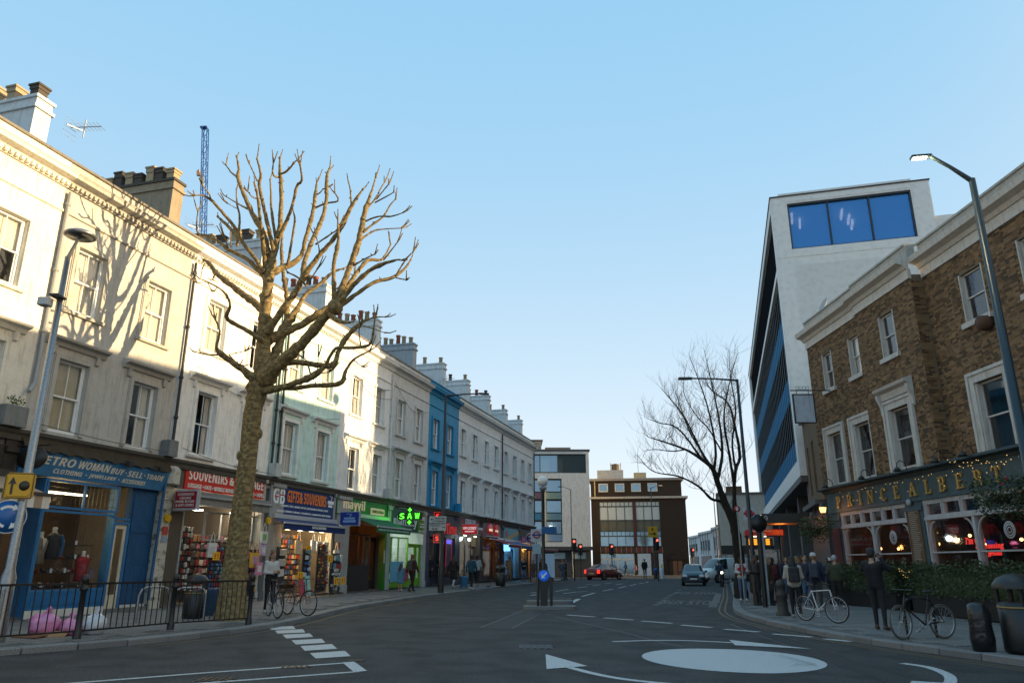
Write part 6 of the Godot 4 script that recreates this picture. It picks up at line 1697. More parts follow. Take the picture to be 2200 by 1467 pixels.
# ---------------------------------------------------------------- limbs of the two trees: x, y, z, radius in metres
const TRUNK = [-7.08, 0.27, -19.90, 0.417, -7.09, 0.71, -19.90, 0.353, -7.10, 1.27, -19.90, 0.321, -7.09, 1.96, -19.90, 0.289, -7.08, 2.54, -19.90, 0.278, -7.07, 3.13, -19.90, 0.257, -7.06, 3.74, -19.90, 0.246, -7.05, 4.35, -19.90, 0.235, -7.05, 4.97, -19.90, 0.235, -7.03, 5.48, -19.90, 0.241, -6.99, 5.87, -19.90, 0.225]
const LIMBS = [
	[[-7.07, 5.36, -19.90, 0.225, -7.03, 5.62, -19.91, 0.233, -7.00, 5.99, -19.91, 0.249, -6.97, 6.43, -19.92, 0.251, -6.93, 6.88, -19.93, 0.225, -6.94, 7.58, -19.93, 0.191, -6.99, 8.36, -19.94, 0.165, -7.01, 9.15, -19.95, 0.145, -6.96, 9.72, -19.95, 0.151, -6.92, 10.24, -19.96, 0.105, -6.86, 10.63, -19.97, 0.085, -6.82, 11.19, -19.97, 0.072, -6.86, 11.93, -19.98, 0.064, -6.94, 12.63, -19.99, 0.056, -6.99, 12.92, -19.99, 0.048, -7.04, 13.37, -20.00, 0.024], [-6.97, 12.81, -19.99, 0.032, -6.70, 12.85, -19.82, 0.036, -6.48, 12.99, -19.64, 0.024], [-7.01, 12.71, -19.99, 0.028, -7.12, 12.70, -19.81, 0.028, -7.09, 13.01, -19.64, 0.018]],
	[[-6.99, 9.80, -19.95, 0.084, -7.26, 10.78, -20.06, 0.077, -7.73, 11.56, -20.17, 0.069, -8.17, 12.43, -20.27, 0.057, -8.39, 12.93, -20.38, 0.062, -8.44, 13.27, -20.49, 0.037, -8.60, 13.79, -20.60, 0.025], [-8.39, 12.93, -20.38, 0.029, -8.67, 13.18, -20.56, 0.025, -8.96, 13.56, -20.73, 0.019]],
	[[-6.91, 10.27, -19.90, 0.068, -7.18, 11.30, -19.75, 0.056, -7.40, 12.18, -19.60, 0.047, -7.35, 12.50, -19.45, 0.039, -7.45, 12.93, -19.30, 0.023], [-7.49, 12.38, -19.60, 0.024, -7.69, 12.74, -19.77, 0.020, -7.92, 13.16, -19.95, 0.016], [-7.36, 11.79, -19.60, 0.022, -7.50, 11.75, -19.42, 0.018, -7.60, 11.85, -19.25, 0.012]],
	[[-6.87, 10.60, -19.90, 0.048, -7.13, 11.57, -20.07, 0.040, -7.28, 12.35, -20.23, 0.031, -7.41, 12.85, -20.40, 0.019]],
	[[-6.79, 10.71, -19.90, 0.064, -6.53, 11.23, -19.72, 0.052, -6.36, 11.64, -19.54, 0.043, -6.23, 12.11, -19.36, 0.043, -6.05, 12.15, -19.18, 0.035, -6.08, 12.56, -19.00, 0.023]],
	[[-7.10, 9.72, -19.90, 0.068, -7.14, 10.37, -19.65, 0.055, -7.18, 10.91, -19.40, 0.047, -7.23, 11.50, -19.15, 0.042, -7.22, 11.70, -18.90, 0.023]],
	[[-7.05, 9.45, -19.90, 0.072, -7.41, 9.80, -20.03, 0.065, -7.79, 10.16, -20.16, 0.057, -8.38, 10.49, -20.29, 0.057, -8.78, 10.83, -20.41, 0.041, -9.22, 11.06, -20.54, 0.033, -9.56, 11.26, -20.67, 0.025, -9.68, 12.00, -20.80, 0.017], [-8.38, 10.49, -20.29, 0.018, -8.38, 10.72, -19.94, 0.016], [-8.32, 10.57, -20.29, 0.018, -8.53, 11.16, -20.64, 0.015], [-8.14, 10.60, -20.29, 0.041, -8.11, 11.45, -20.17, 0.033, -8.19, 11.85, -20.05, 0.028, -8.22, 12.28, -19.94, 0.016]],
	[[-7.05, 10.16, -19.90, 0.060, -7.40, 11.09, -20.25, 0.049, -7.90, 11.84, -20.60, 0.037, -8.50, 12.31, -20.95, 0.023, -9.14, 12.80, -21.30, 0.013], [-8.54, 12.16, -20.95, 0.013, -8.71, 12.16, -20.60, 0.012]],
	[[-7.13, 9.59, -19.85, 0.068, -7.30, 9.90, -19.69, 0.060, -7.64, 10.32, -19.52, 0.055, -7.82, 10.67, -19.36, 0.051, -8.26, 11.19, -19.19, 0.043, -8.52, 11.46, -19.03, 0.038, -8.69, 11.51, -18.86, 0.027, -8.83, 11.43, -18.70, 0.015], [-8.52, 11.46, -19.03, 0.021, -8.52, 11.56, -18.85, 0.019, -8.64, 11.71, -18.68, 0.013]],
	[[-7.35, 9.95, -19.80, 0.048, -7.74, 10.44, -19.92, 0.044, -8.19, 10.94, -20.05, 0.044, -8.59, 11.34, -20.17, 0.049, -8.82, 11.57, -20.30, 0.025]],
	[[-6.99, 8.28, -20.00, 0.121, -7.27, 8.68, -20.25, 0.112, -7.85, 9.14, -20.50, 0.093, -8.46, 9.62, -20.75, 0.084, -8.96, 10.03, -21.00, 0.072, -9.32, 10.45, -21.25, 0.060, -9.61, 10.67, -21.50, 0.035], [-8.99, 10.06, -21.00, 0.030, -9.20, 9.97, -21.35, 0.017]],
	[[-6.91, 7.49, -19.80, 0.080, -6.97, 7.55, -19.66, 0.071, -7.32, 7.76, -19.51, 0.059, -7.72, 7.96, -19.37, 0.051, -7.78, 8.09, -19.22, 0.058, -7.65, 8.27, -19.08, 0.038, -7.67, 8.46, -18.93, 0.034, -7.82, 8.66, -18.79, 0.027, -8.16, 8.83, -18.64, 0.023, -8.32, 8.87, -18.50, 0.015], [-8.30, 8.90, -18.50, 0.012, -8.13, 9.01, -18.15, 0.012], [-8.16, 8.81, -18.64, 0.012, -7.84, 8.43, -18.29, 0.012], [-8.16, 8.83, -18.64, 0.013, -8.28, 8.67, -18.29, 0.012]],
	[[-6.99, 6.30, -19.80, 0.124, -7.11, 6.47, -19.69, 0.115, -7.43, 6.73, -19.57, 0.087, -7.69, 6.90, -19.46, 0.078, -7.87, 7.04, -19.34, 0.090, -7.96, 7.18, -19.23, 0.039, -7.87, 7.58, -19.11, 0.027, -7.98, 7.89, -19.00, 0.017], [-7.87, 7.01, -19.34, 0.029, -8.30, 7.06, -19.52, 0.020, -8.74, 7.19, -19.69, 0.014], [-7.70, 7.05, -19.46, 0.018, -7.48, 6.85, -19.28, 0.016, -7.26, 6.66, -19.11, 0.017], [-7.66, 7.05, -19.46, 0.012, -7.13, 7.04, -19.11, 0.012]],
	[[-6.90, 6.70, -20.00, 0.141, -6.70, 7.19, -20.16, 0.118, -6.62, 7.65, -20.31, 0.111, -6.62, 8.03, -20.47, 0.136, -6.54, 8.35, -20.62, 0.137, -6.32, 8.86, -20.78, 0.071, -6.19, 9.30, -20.93, 0.059, -5.84, 9.70, -21.09, 0.051, -5.49, 10.16, -21.24, 0.043, -5.21, 10.34, -21.40, 0.026], [-6.57, 8.32, -20.62, 0.091, -6.68, 9.17, -20.71, 0.063, -6.86, 9.92, -20.80, 0.059, -7.01, 10.69, -20.88, 0.051, -7.07, 11.43, -20.97, 0.030]],
	[[-6.83, 7.75, -19.80, 0.124, -6.64, 8.03, -19.72, 0.103, -6.37, 8.46, -19.64, 0.091, -6.08, 8.85, -19.56, 0.087, -5.85, 9.29, -19.48, 0.098, -5.70, 9.52, -19.40, 0.078, -5.33, 10.01, -19.32, 0.066, -5.00, 10.40, -19.24, 0.058, -4.76, 10.80, -19.16, 0.070, -4.57, 11.24, -19.08, 0.058, -4.24, 11.78, -19.00, 0.023], [-4.55, 11.30, -19.08, 0.029, -4.64, 11.83, -19.25, 0.023, -4.75, 12.20, -19.43, 0.016], [-5.74, 9.03, -19.48, 0.027, -5.95, 9.22, -19.30, 0.025, -6.19, 9.30, -19.13, 0.021], [-5.74, 9.08, -19.48, 0.026, -5.56, 9.22, -19.30, 0.023, -5.38, 9.41, -19.13, 0.017], [-5.54, 10.23, -19.32, 0.023, -5.21, 10.36, -19.14, 0.021, -4.89, 10.49, -18.97, 0.015]],
	[[-5.90, 9.26, -19.55, 0.087, -5.92, 9.92, -19.72, 0.068, -5.78, 10.71, -19.90, 0.064, -5.64, 11.35, -20.07, 0.057, -5.60, 12.07, -20.25, 0.053, -5.68, 12.96, -20.42, 0.054, -5.67, 13.33, -20.60, 0.027]],
	[[-6.91, 9.63, -19.95, 0.101, -6.63, 9.86, -20.11, 0.091, -6.48, 10.01, -20.26, 0.092, -6.25, 10.38, -20.42, 0.066, -6.23, 10.90, -20.57, 0.062, -6.16, 11.61, -20.73, 0.063, -6.14, 12.22, -20.89, 0.059, -6.17, 12.78, -21.04, 0.051, -6.20, 13.20, -21.20, 0.021], [-6.09, 12.16, -20.89, 0.034, -5.74, 12.25, -20.77, 0.029, -5.34, 12.28, -20.65, 0.025, -5.43, 12.48, -20.54, 0.017], [-6.16, 12.66, -21.04, 0.021, -5.96, 12.69, -20.87, 0.019, -5.86, 12.69, -20.69, 0.013]],
	[[-6.53, 9.91, -20.10, 0.049, -6.41, 10.47, -19.87, 0.034, -6.29, 11.08, -19.63, 0.032, -6.30, 11.35, -19.40, 0.014]],
	[[-5.71, 9.56, -19.50, 0.028, -5.40, 9.88, -19.25, 0.019, -5.44, 10.29, -19.00, 0.013]],
	[[-6.85, 6.35, -19.80, 0.239, -6.58, 6.60, -19.63, 0.214, -6.18, 6.90, -19.47, 0.177, -5.78, 7.20, -19.30, 0.146, -5.39, 7.59, -19.13, 0.135, -5.00, 7.98, -18.97, 0.126, -4.74, 8.17, -18.80, 0.136]],
	[[-4.75, 8.14, -18.80, 0.080, -4.79, 8.79, -18.72, 0.057, -4.81, 9.31, -18.64, 0.053, -4.73, 9.78, -18.56, 0.056, -4.70, 10.05, -18.48, 0.034, -4.73, 10.56, -18.40, 0.020], [-4.79, 8.47, -18.80, 0.017, -4.86, 8.80, -19.15, 0.014]],
	[[-4.74, 8.14, -18.80, 0.099, -4.62, 8.75, -18.90, 0.080, -4.44, 9.46, -19.00, 0.080, -4.27, 10.29, -19.10, 0.085, -4.21, 10.98, -19.20, 0.077, -4.18, 11.38, -19.30, 0.066, -4.07, 11.91, -19.40, 0.035, -3.99, 12.44, -19.50, 0.020], [-4.15, 11.35, -19.30, 0.031, -3.96, 11.69, -19.42, 0.025, -3.81, 12.15, -19.53, 0.020, -3.76, 12.35, -19.65, 0.014], [-3.91, 11.68, -19.40, 0.022, -3.52, 11.97, -19.05, 0.015], [-3.93, 11.52, -19.30, 0.023, -3.61, 11.60, -19.12, 0.019, -3.34, 11.67, -18.95, 0.013], [-4.20, 10.29, -19.10, 0.031, -3.97, 10.55, -19.22, 0.027, -3.75, 10.69, -19.33, 0.019, -3.17, 10.79, -19.45, 0.012], [-4.16, 10.50, -19.10, 0.035, -3.97, 10.75, -19.19, 0.031, -3.66, 11.07, -19.27, 0.027, -3.52, 11.44, -19.36, 0.023, -3.37, 11.71, -19.45, 0.016], [-4.18, 10.87, -19.20, 0.029, -3.77, 10.97, -19.08, 0.023, -3.40, 10.92, -18.97, 0.023, -3.05, 10.97, -18.85, 0.013], [-4.35, 9.46, -19.00, 0.027, -3.99, 9.59, -18.82, 0.021, -3.72, 9.64, -18.65, 0.013]],
	[[-4.68, 8.22, -18.80, 0.087, -4.51, 8.80, -19.03, 0.065, -4.30, 9.36, -19.27, 0.058, -4.08, 9.82, -19.50, 0.051, -3.78, 9.92, -19.73, 0.040, -3.68, 10.18, -19.97, 0.028, -3.58, 10.62, -20.20, 0.018], [-3.68, 9.92, -19.73, 0.024, -3.46, 10.12, -19.56, 0.020, -3.24, 10.33, -19.38, 0.014]],
	[[-4.65, 8.24, -18.80, 0.076, -4.23, 8.75, -18.64, 0.060, -3.80, 9.09, -18.48, 0.056, -3.41, 9.22, -18.32, 0.052, -3.06, 9.26, -18.16, 0.026, -2.88, 9.19, -18.00, 0.015]],
	[[-4.65, 8.17, -18.80, 0.080, -4.20, 8.63, -18.98, 0.057, -3.78, 9.03, -19.16, 0.054, -3.34, 9.23, -19.34, 0.051, -3.03, 9.57, -19.52, 0.039, -2.90, 9.91, -19.70, 0.020], [-3.24, 9.28, -19.34, 0.027, -2.99, 9.63, -19.16, 0.019, -2.73, 9.87, -18.99, 0.013], [-3.24, 9.23, -19.34, 0.018, -2.89, 9.02, -18.99, 0.013]],
	[[-4.87, 7.97, -18.80, 0.076, -4.62, 7.76, -18.60, 0.060, -4.39, 7.62, -18.40, 0.050, -4.18, 7.55, -18.20, 0.024]],
	[[-6.84, 7.60, -20.00, 0.129, -6.75, 7.75, -20.16, 0.122, -6.47, 7.96, -20.31, 0.115, -6.09, 8.22, -20.47, 0.103, -5.75, 8.54, -20.63, 0.108, -5.35, 8.92, -20.79, 0.088, -5.05, 9.42, -20.94, 0.055, -4.80, 9.93, -21.10, 0.034]],
	[[-6.51, 6.67, -19.70, 0.111, -6.29, 6.90, -19.84, 0.100, -5.95, 6.97, -19.98, 0.081, -5.49, 6.93, -20.12, 0.077, -5.04, 6.96, -20.26, 0.086, -4.95, 7.36, -20.40, 0.062, -4.86, 7.77, -20.54, 0.058, -4.61, 8.18, -20.68, 0.050, -4.45, 8.39, -20.82, 0.038, -4.12, 8.60, -20.96, 0.025, -3.79, 8.67, -21.10, 0.015], [-4.91, 7.41, -20.40, 0.037, -4.64, 7.78, -20.22, 0.029, -4.28, 8.08, -20.05, 0.020], [-4.44, 8.33, -20.82, 0.017, -4.10, 8.17, -20.64, 0.015, -3.68, 7.98, -20.47, 0.012]],
	[[-6.78, 6.11, -19.80, 0.124, -6.27, 6.17, -19.67, 0.087, -5.77, 6.29, -19.53, 0.079, -5.32, 6.45, -19.40, 0.094, -5.02, 6.65, -19.27, 0.050, -4.74, 7.10, -19.13, 0.042, -4.34, 7.09, -19.00, 0.042, -3.95, 7.09, -18.87, 0.038, -3.70, 7.18, -18.73, 0.034, -3.61, 7.81, -18.60, 0.017], [-5.42, 6.49, -19.40, 0.022, -5.49, 6.79, -19.22, 0.016, -5.54, 6.83, -19.05, 0.013], [-5.23, 6.49, -19.40, 0.014, -5.15, 6.88, -19.05, 0.012], [-5.19, 6.49, -19.40, 0.014, -4.82, 6.45, -19.05, 0.012], [-3.99, 7.09, -18.87, 0.019, -4.03, 7.45, -18.69, 0.015, -3.95, 7.59, -18.52, 0.012]],
	[[-6.28, 6.18, -19.70, 0.068, -5.94, 6.19, -19.83, 0.060, -5.50, 6.29, -19.96, 0.060, -5.06, 6.34, -20.09, 0.069, -4.75, 6.45, -20.21, 0.077, -4.70, 6.78, -20.34, 0.041, -4.51, 7.18, -20.47, 0.033, -4.10, 7.47, -20.60, 0.019], [-4.51, 7.16, -20.47, 0.017, -4.20, 6.88, -20.12, 0.012]],
]
const BARE = [
	[10.06, 0.20, -34.50, 0.304, 10.06, 0.98, -34.38, 0.256, 10.04, 1.83, -34.25, 0.232, 9.97, 2.76, -34.12, 0.200, 9.76, 3.62, -34.00, 0.177, 9.41, 4.49, -33.88, 0.145, 9.20, 5.15, -33.75, 0.122, 8.99, 5.73, -33.62, 0.099, 8.53, 6.09, -33.50, 0.076, 7.78, 6.53, -33.38, 0.053, 6.72, 6.88, -33.25, 0.034, 6.03, 7.09, -33.12, 0.015, 5.88, 7.37, -33.00, 0.007],
	[10.11, 2.70, -34.50, 0.132, 10.15, 3.51, -34.65, 0.117, 10.21, 4.57, -34.80, 0.094, 10.43, 5.82, -34.95, 0.079, 10.73, 6.50, -35.10, 0.071, 10.64, 8.09, -35.25, 0.056, 10.44, 9.11, -35.40, 0.040, 9.79, 9.72, -35.55, 0.028, 9.47, 10.44, -35.70, 0.012],
	[9.67, 4.25, -34.50, 0.078, 9.31, 4.33, -34.13, 0.069, 8.85, 4.41, -33.77, 0.061, 8.27, 4.89, -33.40, 0.045, 7.33, 5.29, -33.03, 0.037, 6.16, 5.47, -32.67, 0.022, 5.47, 6.07, -32.30, 0.011],
	[9.13, 5.69, -33.90, 0.077, 9.31, 6.62, -34.00, 0.058, 9.21, 8.04, -34.10, 0.042, 9.01, 9.25, -34.20, 0.027, 8.46, 11.25, -34.30, 0.008],
	[9.33, 5.20, -34.20, 0.085, 9.79, 6.56, -34.68, 0.063, 9.90, 8.23, -35.15, 0.048, 9.83, 9.99, -35.62, 0.028, 9.69, 12.02, -36.10, 0.008],
	[10.29, 5.04, -34.90, 0.071, 10.06, 6.54, -34.50, 0.058, 9.84, 8.04, -34.10, 0.042, 10.08, 9.54, -33.70, 0.027, 10.48, 10.97, -33.30, 0.008],
	[8.80, 5.97, -33.70, 0.061, 8.46, 7.10, -34.15, 0.046, 8.09, 8.29, -34.60, 0.035, 7.61, 9.20, -35.05, 0.024, 7.25, 9.88, -35.50, 0.008],
	[8.58, 6.12, -33.70, 0.053, 7.48, 7.39, -33.10, 0.034, 6.47, 7.58, -32.50, 0.022, 5.78, 7.69, -31.90, 0.007],
	[10.48, 5.84, -35.10, 0.055, 10.53, 7.15, -35.45, 0.044, 10.93, 8.77, -35.80, 0.032, 10.93, 10.46, -36.15, 0.020, 11.08, 12.05, -36.50, 0.008],
	[9.09, 5.78, -34.00, 0.054, 8.84, 6.75, -34.90, 0.039, 8.57, 7.86, -35.80, 0.032, 8.24, 9.99, -36.70, 0.012],
	[7.79, 6.53, -33.40, 0.034, 7.13, 6.42, -33.17, 0.026, 6.34, 6.46, -32.93, 0.019, 5.77, 6.35, -32.70, 0.007],
	[9.80, 6.56, -34.70, 0.039, 9.30, 7.70, -34.85, 0.031, 8.75, 8.45, -35.00, 0.024, 8.30, 9.63, -35.15, 0.016, 8.60, 11.10, -35.30, 0.008],
	[10.20, 2.92, -34.60, 0.055, 9.91, 3.53, -34.90, 0.035, 9.84, 4.46, -35.20, 0.024, 9.90, 5.10, -35.50, 0.008],
]

func unpack(a):
	var p = []
	var r = []
	for i in range(0, a.size(), 4):
		p.append(Vector3(a[i], a[i + 1], a[i + 2]))
		r.append(a[i + 3])
	return [p, r]

# a knobbly limb: the drawn joints resampled, with swellings, small bends and cut stubs
func grow(m, a, origin, sides, step, knobs, bend = 1.0):
	var u = unpack(a)
	var c := Curve3D.new()
	var p = u[0]
	for i in p.size():
		var t = (p[min(i + 1, p.size() - 1)] - p[max(i - 1, 0)]) / 5.5
		c.add_point(p[i] - origin, -t, t)
	c.bake_interval = 0.05
	var cum = [0.0]
	for i in range(1, p.size()):
		cum.append(c.get_closest_offset(p[i] - origin))
	var total = c.get_baked_length()
	var n = max(3, int(total / step))
	var pts = []
	var rad = []
	for k in n + 1:
		var d = total * k / n
		var i = 0
		while i < cum.size() - 2 and cum[i + 1] < d:
			i += 1
		var f = clamp((d - cum[i]) / max(cum[i + 1] - cum[i], 0.001), 0, 1)
		var r = lerp(u[1][i], u[1][i + 1], f)
		var q = c.sample_baked(d)
		if k > 0:
			q += Vector3(rng.randf_range(-1, 1), rng.randf_range(-0.6, 0.6), rng.randf_range(-1, 1)) * r * 0.16 * bend
		pts.append(q)
		rad.append(r * rng.randf_range(0.93, 1.08) * (1.0 + (0.22 if knobs and rng.randf() < 0.10 else 0.0)))
	m.tube(pts, rad, sides)
	if knobs:
		m.ball(pts[-1], rad[-1] * 1.7, 7, 5)
		var tip = (pts[-1] - pts[-3]).normalized()
		for k in rng.randi_range(1, 3):
			var dir = (tip + Vector3(rng.randf_range(-0.7, 0.7), rng.randf_range(0.0, 0.8), rng.randf_range(-0.7, 0.7))).normalized()
			var ln = rng.randf_range(0.12, 0.42)
			m.tube([pts[-1], pts[-1] + dir * ln * 0.5, pts[-1] + dir * ln + Vector3(0, ln * 0.2, 0)], [0.024, 0.018, 0.012], 5)
			m.ball(pts[-1] + dir * ln + Vector3(0, ln * 0.2, 0), 0.019, 5, 4)
		for k in range(2, pts.size() - 1):
			if rad[k] < 0.10 and rng.randf() < 0.16:
				var dir = Vector3(rng.randf_range(-1, 1), rng.randf_range(-0.2, 1), rng.randf_range(-1, 1)).normalized()
				m.tube([pts[k], pts[k] + dir * (rad[k] + rng.randf_range(0.02, 0.07)), ], [0.02, 0.013], 5)
	return [pts, rad]

func build_plane_tree():
	var base = Vector3(-7.50, 0.26, -19.9)
	var tree = thing("plane_tree", "pollarded bare plane tree standing on the pavement by the souvenir shops", "tree", base)
	var bark = mat("plane_bark", Color(0.48, 0.38, 0.22), 0.9, {"tex": noise_tex("plane_bark", FastNoiseLite.TYPE_SIMPLEX, 0.03, 4, Color(0.38, 0.36, 0.31), Color(0.98, 0.94, 0.80), false, 1.0, 512, Color(0.66, 0.63, 0.54), 0.55), "nrm": noise_tex("bark_n", FastNoiseLite.TYPE_SIMPLEX, 0.03, 5, 0, 1, true, 8.0), "ns": 0.3, "scale": 0.45})
	var m = MB.new(true)
	# flare of the trunk
	var u = unpack(TRUNK)
	u[0].insert(0, u[0][0] + Vector3(0, -0.25, 0)); u[1].insert(0, u[1][0] * 1.12)
	var pts = []
	var rad = []
	for i in u[0].size():
		pts.append(u[0][i] - base + Vector3(rng.randf_range(-0.015, 0.015), 0, rng.randf_range(-0.015, 0.015)))
		rad.append(u[1][i] * rng.randf_range(0.97, 1.05))
	m.tube(pts, rad, 18)
	for q in [[6, 0.5, 0.12], [8, 2.6, 0.15], [5, 4.6, 0.1], [9, -0.5, 0.16]]:
		m.ball(pts[q[0]] + Vector3(cos(q[1]), 0, sin(q[1])) * rad[q[0]] * 0.85, Vector3(q[2], q[2] * 1.3, q[2]) * 0.75, 9, 7)
	obj("trunk", m, bark, tree)
	for l in LIMBS:
		var b = MB.new(true)
		grow(b, l[0], base, 10, 0.11, true)
		for k in range(1, l.size()):
			grow(b, l[k], base, 7, 0.09, true)
		obj("limb", b, bark, tree)

func twig(m, p, d, len_, r, depth):
	if depth == 0 or r < 0.0025:
		return
	var n = 3
	var pts = [p]
	var rad = [r]
	for i in n:
		d = (d + Vector3(rng.randf_range(-0.35, 0.35), rng.randf_range(-0.05, 0.40), rng.randf_range(-0.35, 0.35))).normalized()
		pts.append(pts[-1] + d * len_ / n)
		rad.append(r * (1.0 - 0.22 * (i + 1)))
	m.tube(pts, rad, 4, false)
	for k in 3:
		var at = pts[1 + k % 3]
		var dd = (d + Vector3(rng.randf_range(-0.9, 0.9), rng.randf_range(-0.15, 0.8), rng.randf_range(-0.9, 0.9))).normalized()
		twig(m, at, dd, len_ * rng.randf_range(0.5, 0.75), r * 0.62, depth - 1)

func build_bare_tree():
	var base = Vector3(10.25, 0.20, -34.5)
	var tree = thing("bare_tree", "leafless street tree with fine twigs in front of the white block", "tree", base)
	var bark = mat("dark_bark", Color(0.045, 0.038, 0.030), 0.95, {"tex": texs["plane_bark"], "scale": 2.0})
	var k = 0
	for a in BARE:
		var m = MB.new(true)
		var g = grow(m, a, base, 8 if k else 10, 0.22, false, 0.7)
		obj("trunk" if k == 0 else "limb", m, bark, tree)
		var tm = MB.new()
		for i in range(int(g[0].size() * (0.45 if k == 0 else 0.25)), g[0].size()):
			for e in 1 + int(i % 3 > 0):
				var d = Vector3(rng.randf_range(-1, 0.7), rng.randf_range(0.0, 1.0), rng.randf_range(-1, 1)).normalized()
				twig(tm, g[0][i], d, rng.randf_range(0.45, 0.95), clamp(g[1][i] * 0.4, 0.005, 0.012), 3)
		var o = obj("twigs", tm, bark, tree)
		o.set_meta("kind", "stuff")
		k += 1

# ---------------------------------------------------------------- street furniture by the terrace
func pave_y(x, d):   # top of the pavement by the terrace
	var p = Vector2(x, d)
	var s = (p - FP).dot(FD)
	var t = (p - FP).dot(Vector2(0.9611, -0.2762))
	var best = 1e9
	var kp = kerb_a[0]
	for i in kerb_a.size() - 1:
		var q = Geometry2D.get_closest_point_to_segment(p, kerb_a[i], kerb_a[i + 1])
		if q.distance_to(p) < best:
			best = q.distance_to(p)
			kp = q
	return lerp(road_y(kp.x, kp.y) + 0.10, front_y(s) - 0.015, clamp(best / max(best + t + 1.6, 0.1), 0, 1))

func at_a(x, d, up = 0.0):
	return Vector3(x, pave_y(x, d) + up, -d)

func at_b(x, d, up = 0.0):
	return Vector3(x, 0.113 + 0.003 * max(0.0, d - 20.0) + up, -d)

func lamp_column(called, label, p, h, r, m, arm, head, extra = null):   # arm: offset of the head from the top of the column
	var t = thing(called, label, "street lamp", p)
	obj("column", MB.new(true).lathe([[r * 1.5, -0.3], [r * 1.5, 1.1], [r, 1.25], [r * 0.62, h], [0.0, h]], 14), m, t)
	obj("arm", MB.new(true).tube([Vector3(0, h - 0.05, 0), arm * 0.5 + Vector3(0, h, 0), arm + Vector3(0, h, 0)], [r * 0.55, r * 0.4, r * 0.4], 8), m, t)
	obj("access_door", MB.new().cbox(Vector3(0, 0.65, r * 1.45), Vector3(r * 1.6, 0.5, 0.04), 0.01), m, t)
	var a = arm + Vector3(0, h, 0)
	if head == "disc":
		var l = obj("lamp_head", MB.new(true).lathe([[0.0, 0.10], [0.2, 0.09], [0.30, 0.03], [0.32, 0.0], [0.28, -0.03], [0.0, -0.03]], 24, a), m, t)
		obj("lens", MB.new(true).lathe([[0.0, -0.035], [0.25, -0.035], [0.25, -0.03], [0.0, -0.03]], 20, a), mat("lens", Color(0.10, 0.10, 0.09), 0.3), l)
	else:
		var d = Vector3(arm.x, 0, arm.z).normalized()
		var b = Basis(Vector3.UP.cross(d), Vector3.UP, d) * (0.62 if head == "lit" else 0.85)
		var l = obj("lamp_head", MB.new().cbox(Vector3(0, 0.0, 0.28), Vector3(0.24, 0.1, 0.66), 0.03), m, t, a, b)
		if head == "lit":
			obj("lens", MB.new().span(-0.09, 0.09, -0.065, -0.052, 0.12, 0.55), glow(1.0, 0.92, 0.75, 5.0), l)
			lamp(l, Vector3(0, -0.15, 0.3), Color(1.0, 0.9, 0.7), 1.5, 0.1)
		else:
			obj("lens", MB.new().span(-0.09, 0.09, -0.065, -0.052, 0.12, 0.55), mat("lens", Color(0.10, 0.10, 0.09), 0.3), l)
	return t

func ring_of(m, r, tube_r, n, o, b = Basis(), sides = 6):
	var p = []
	for k in n + 1:
		p.append(o + b * Vector3(r * cos(TAU * k / n), r * sin(TAU * k / n), 0))
	m.tube(p, tube_r, sides, false)

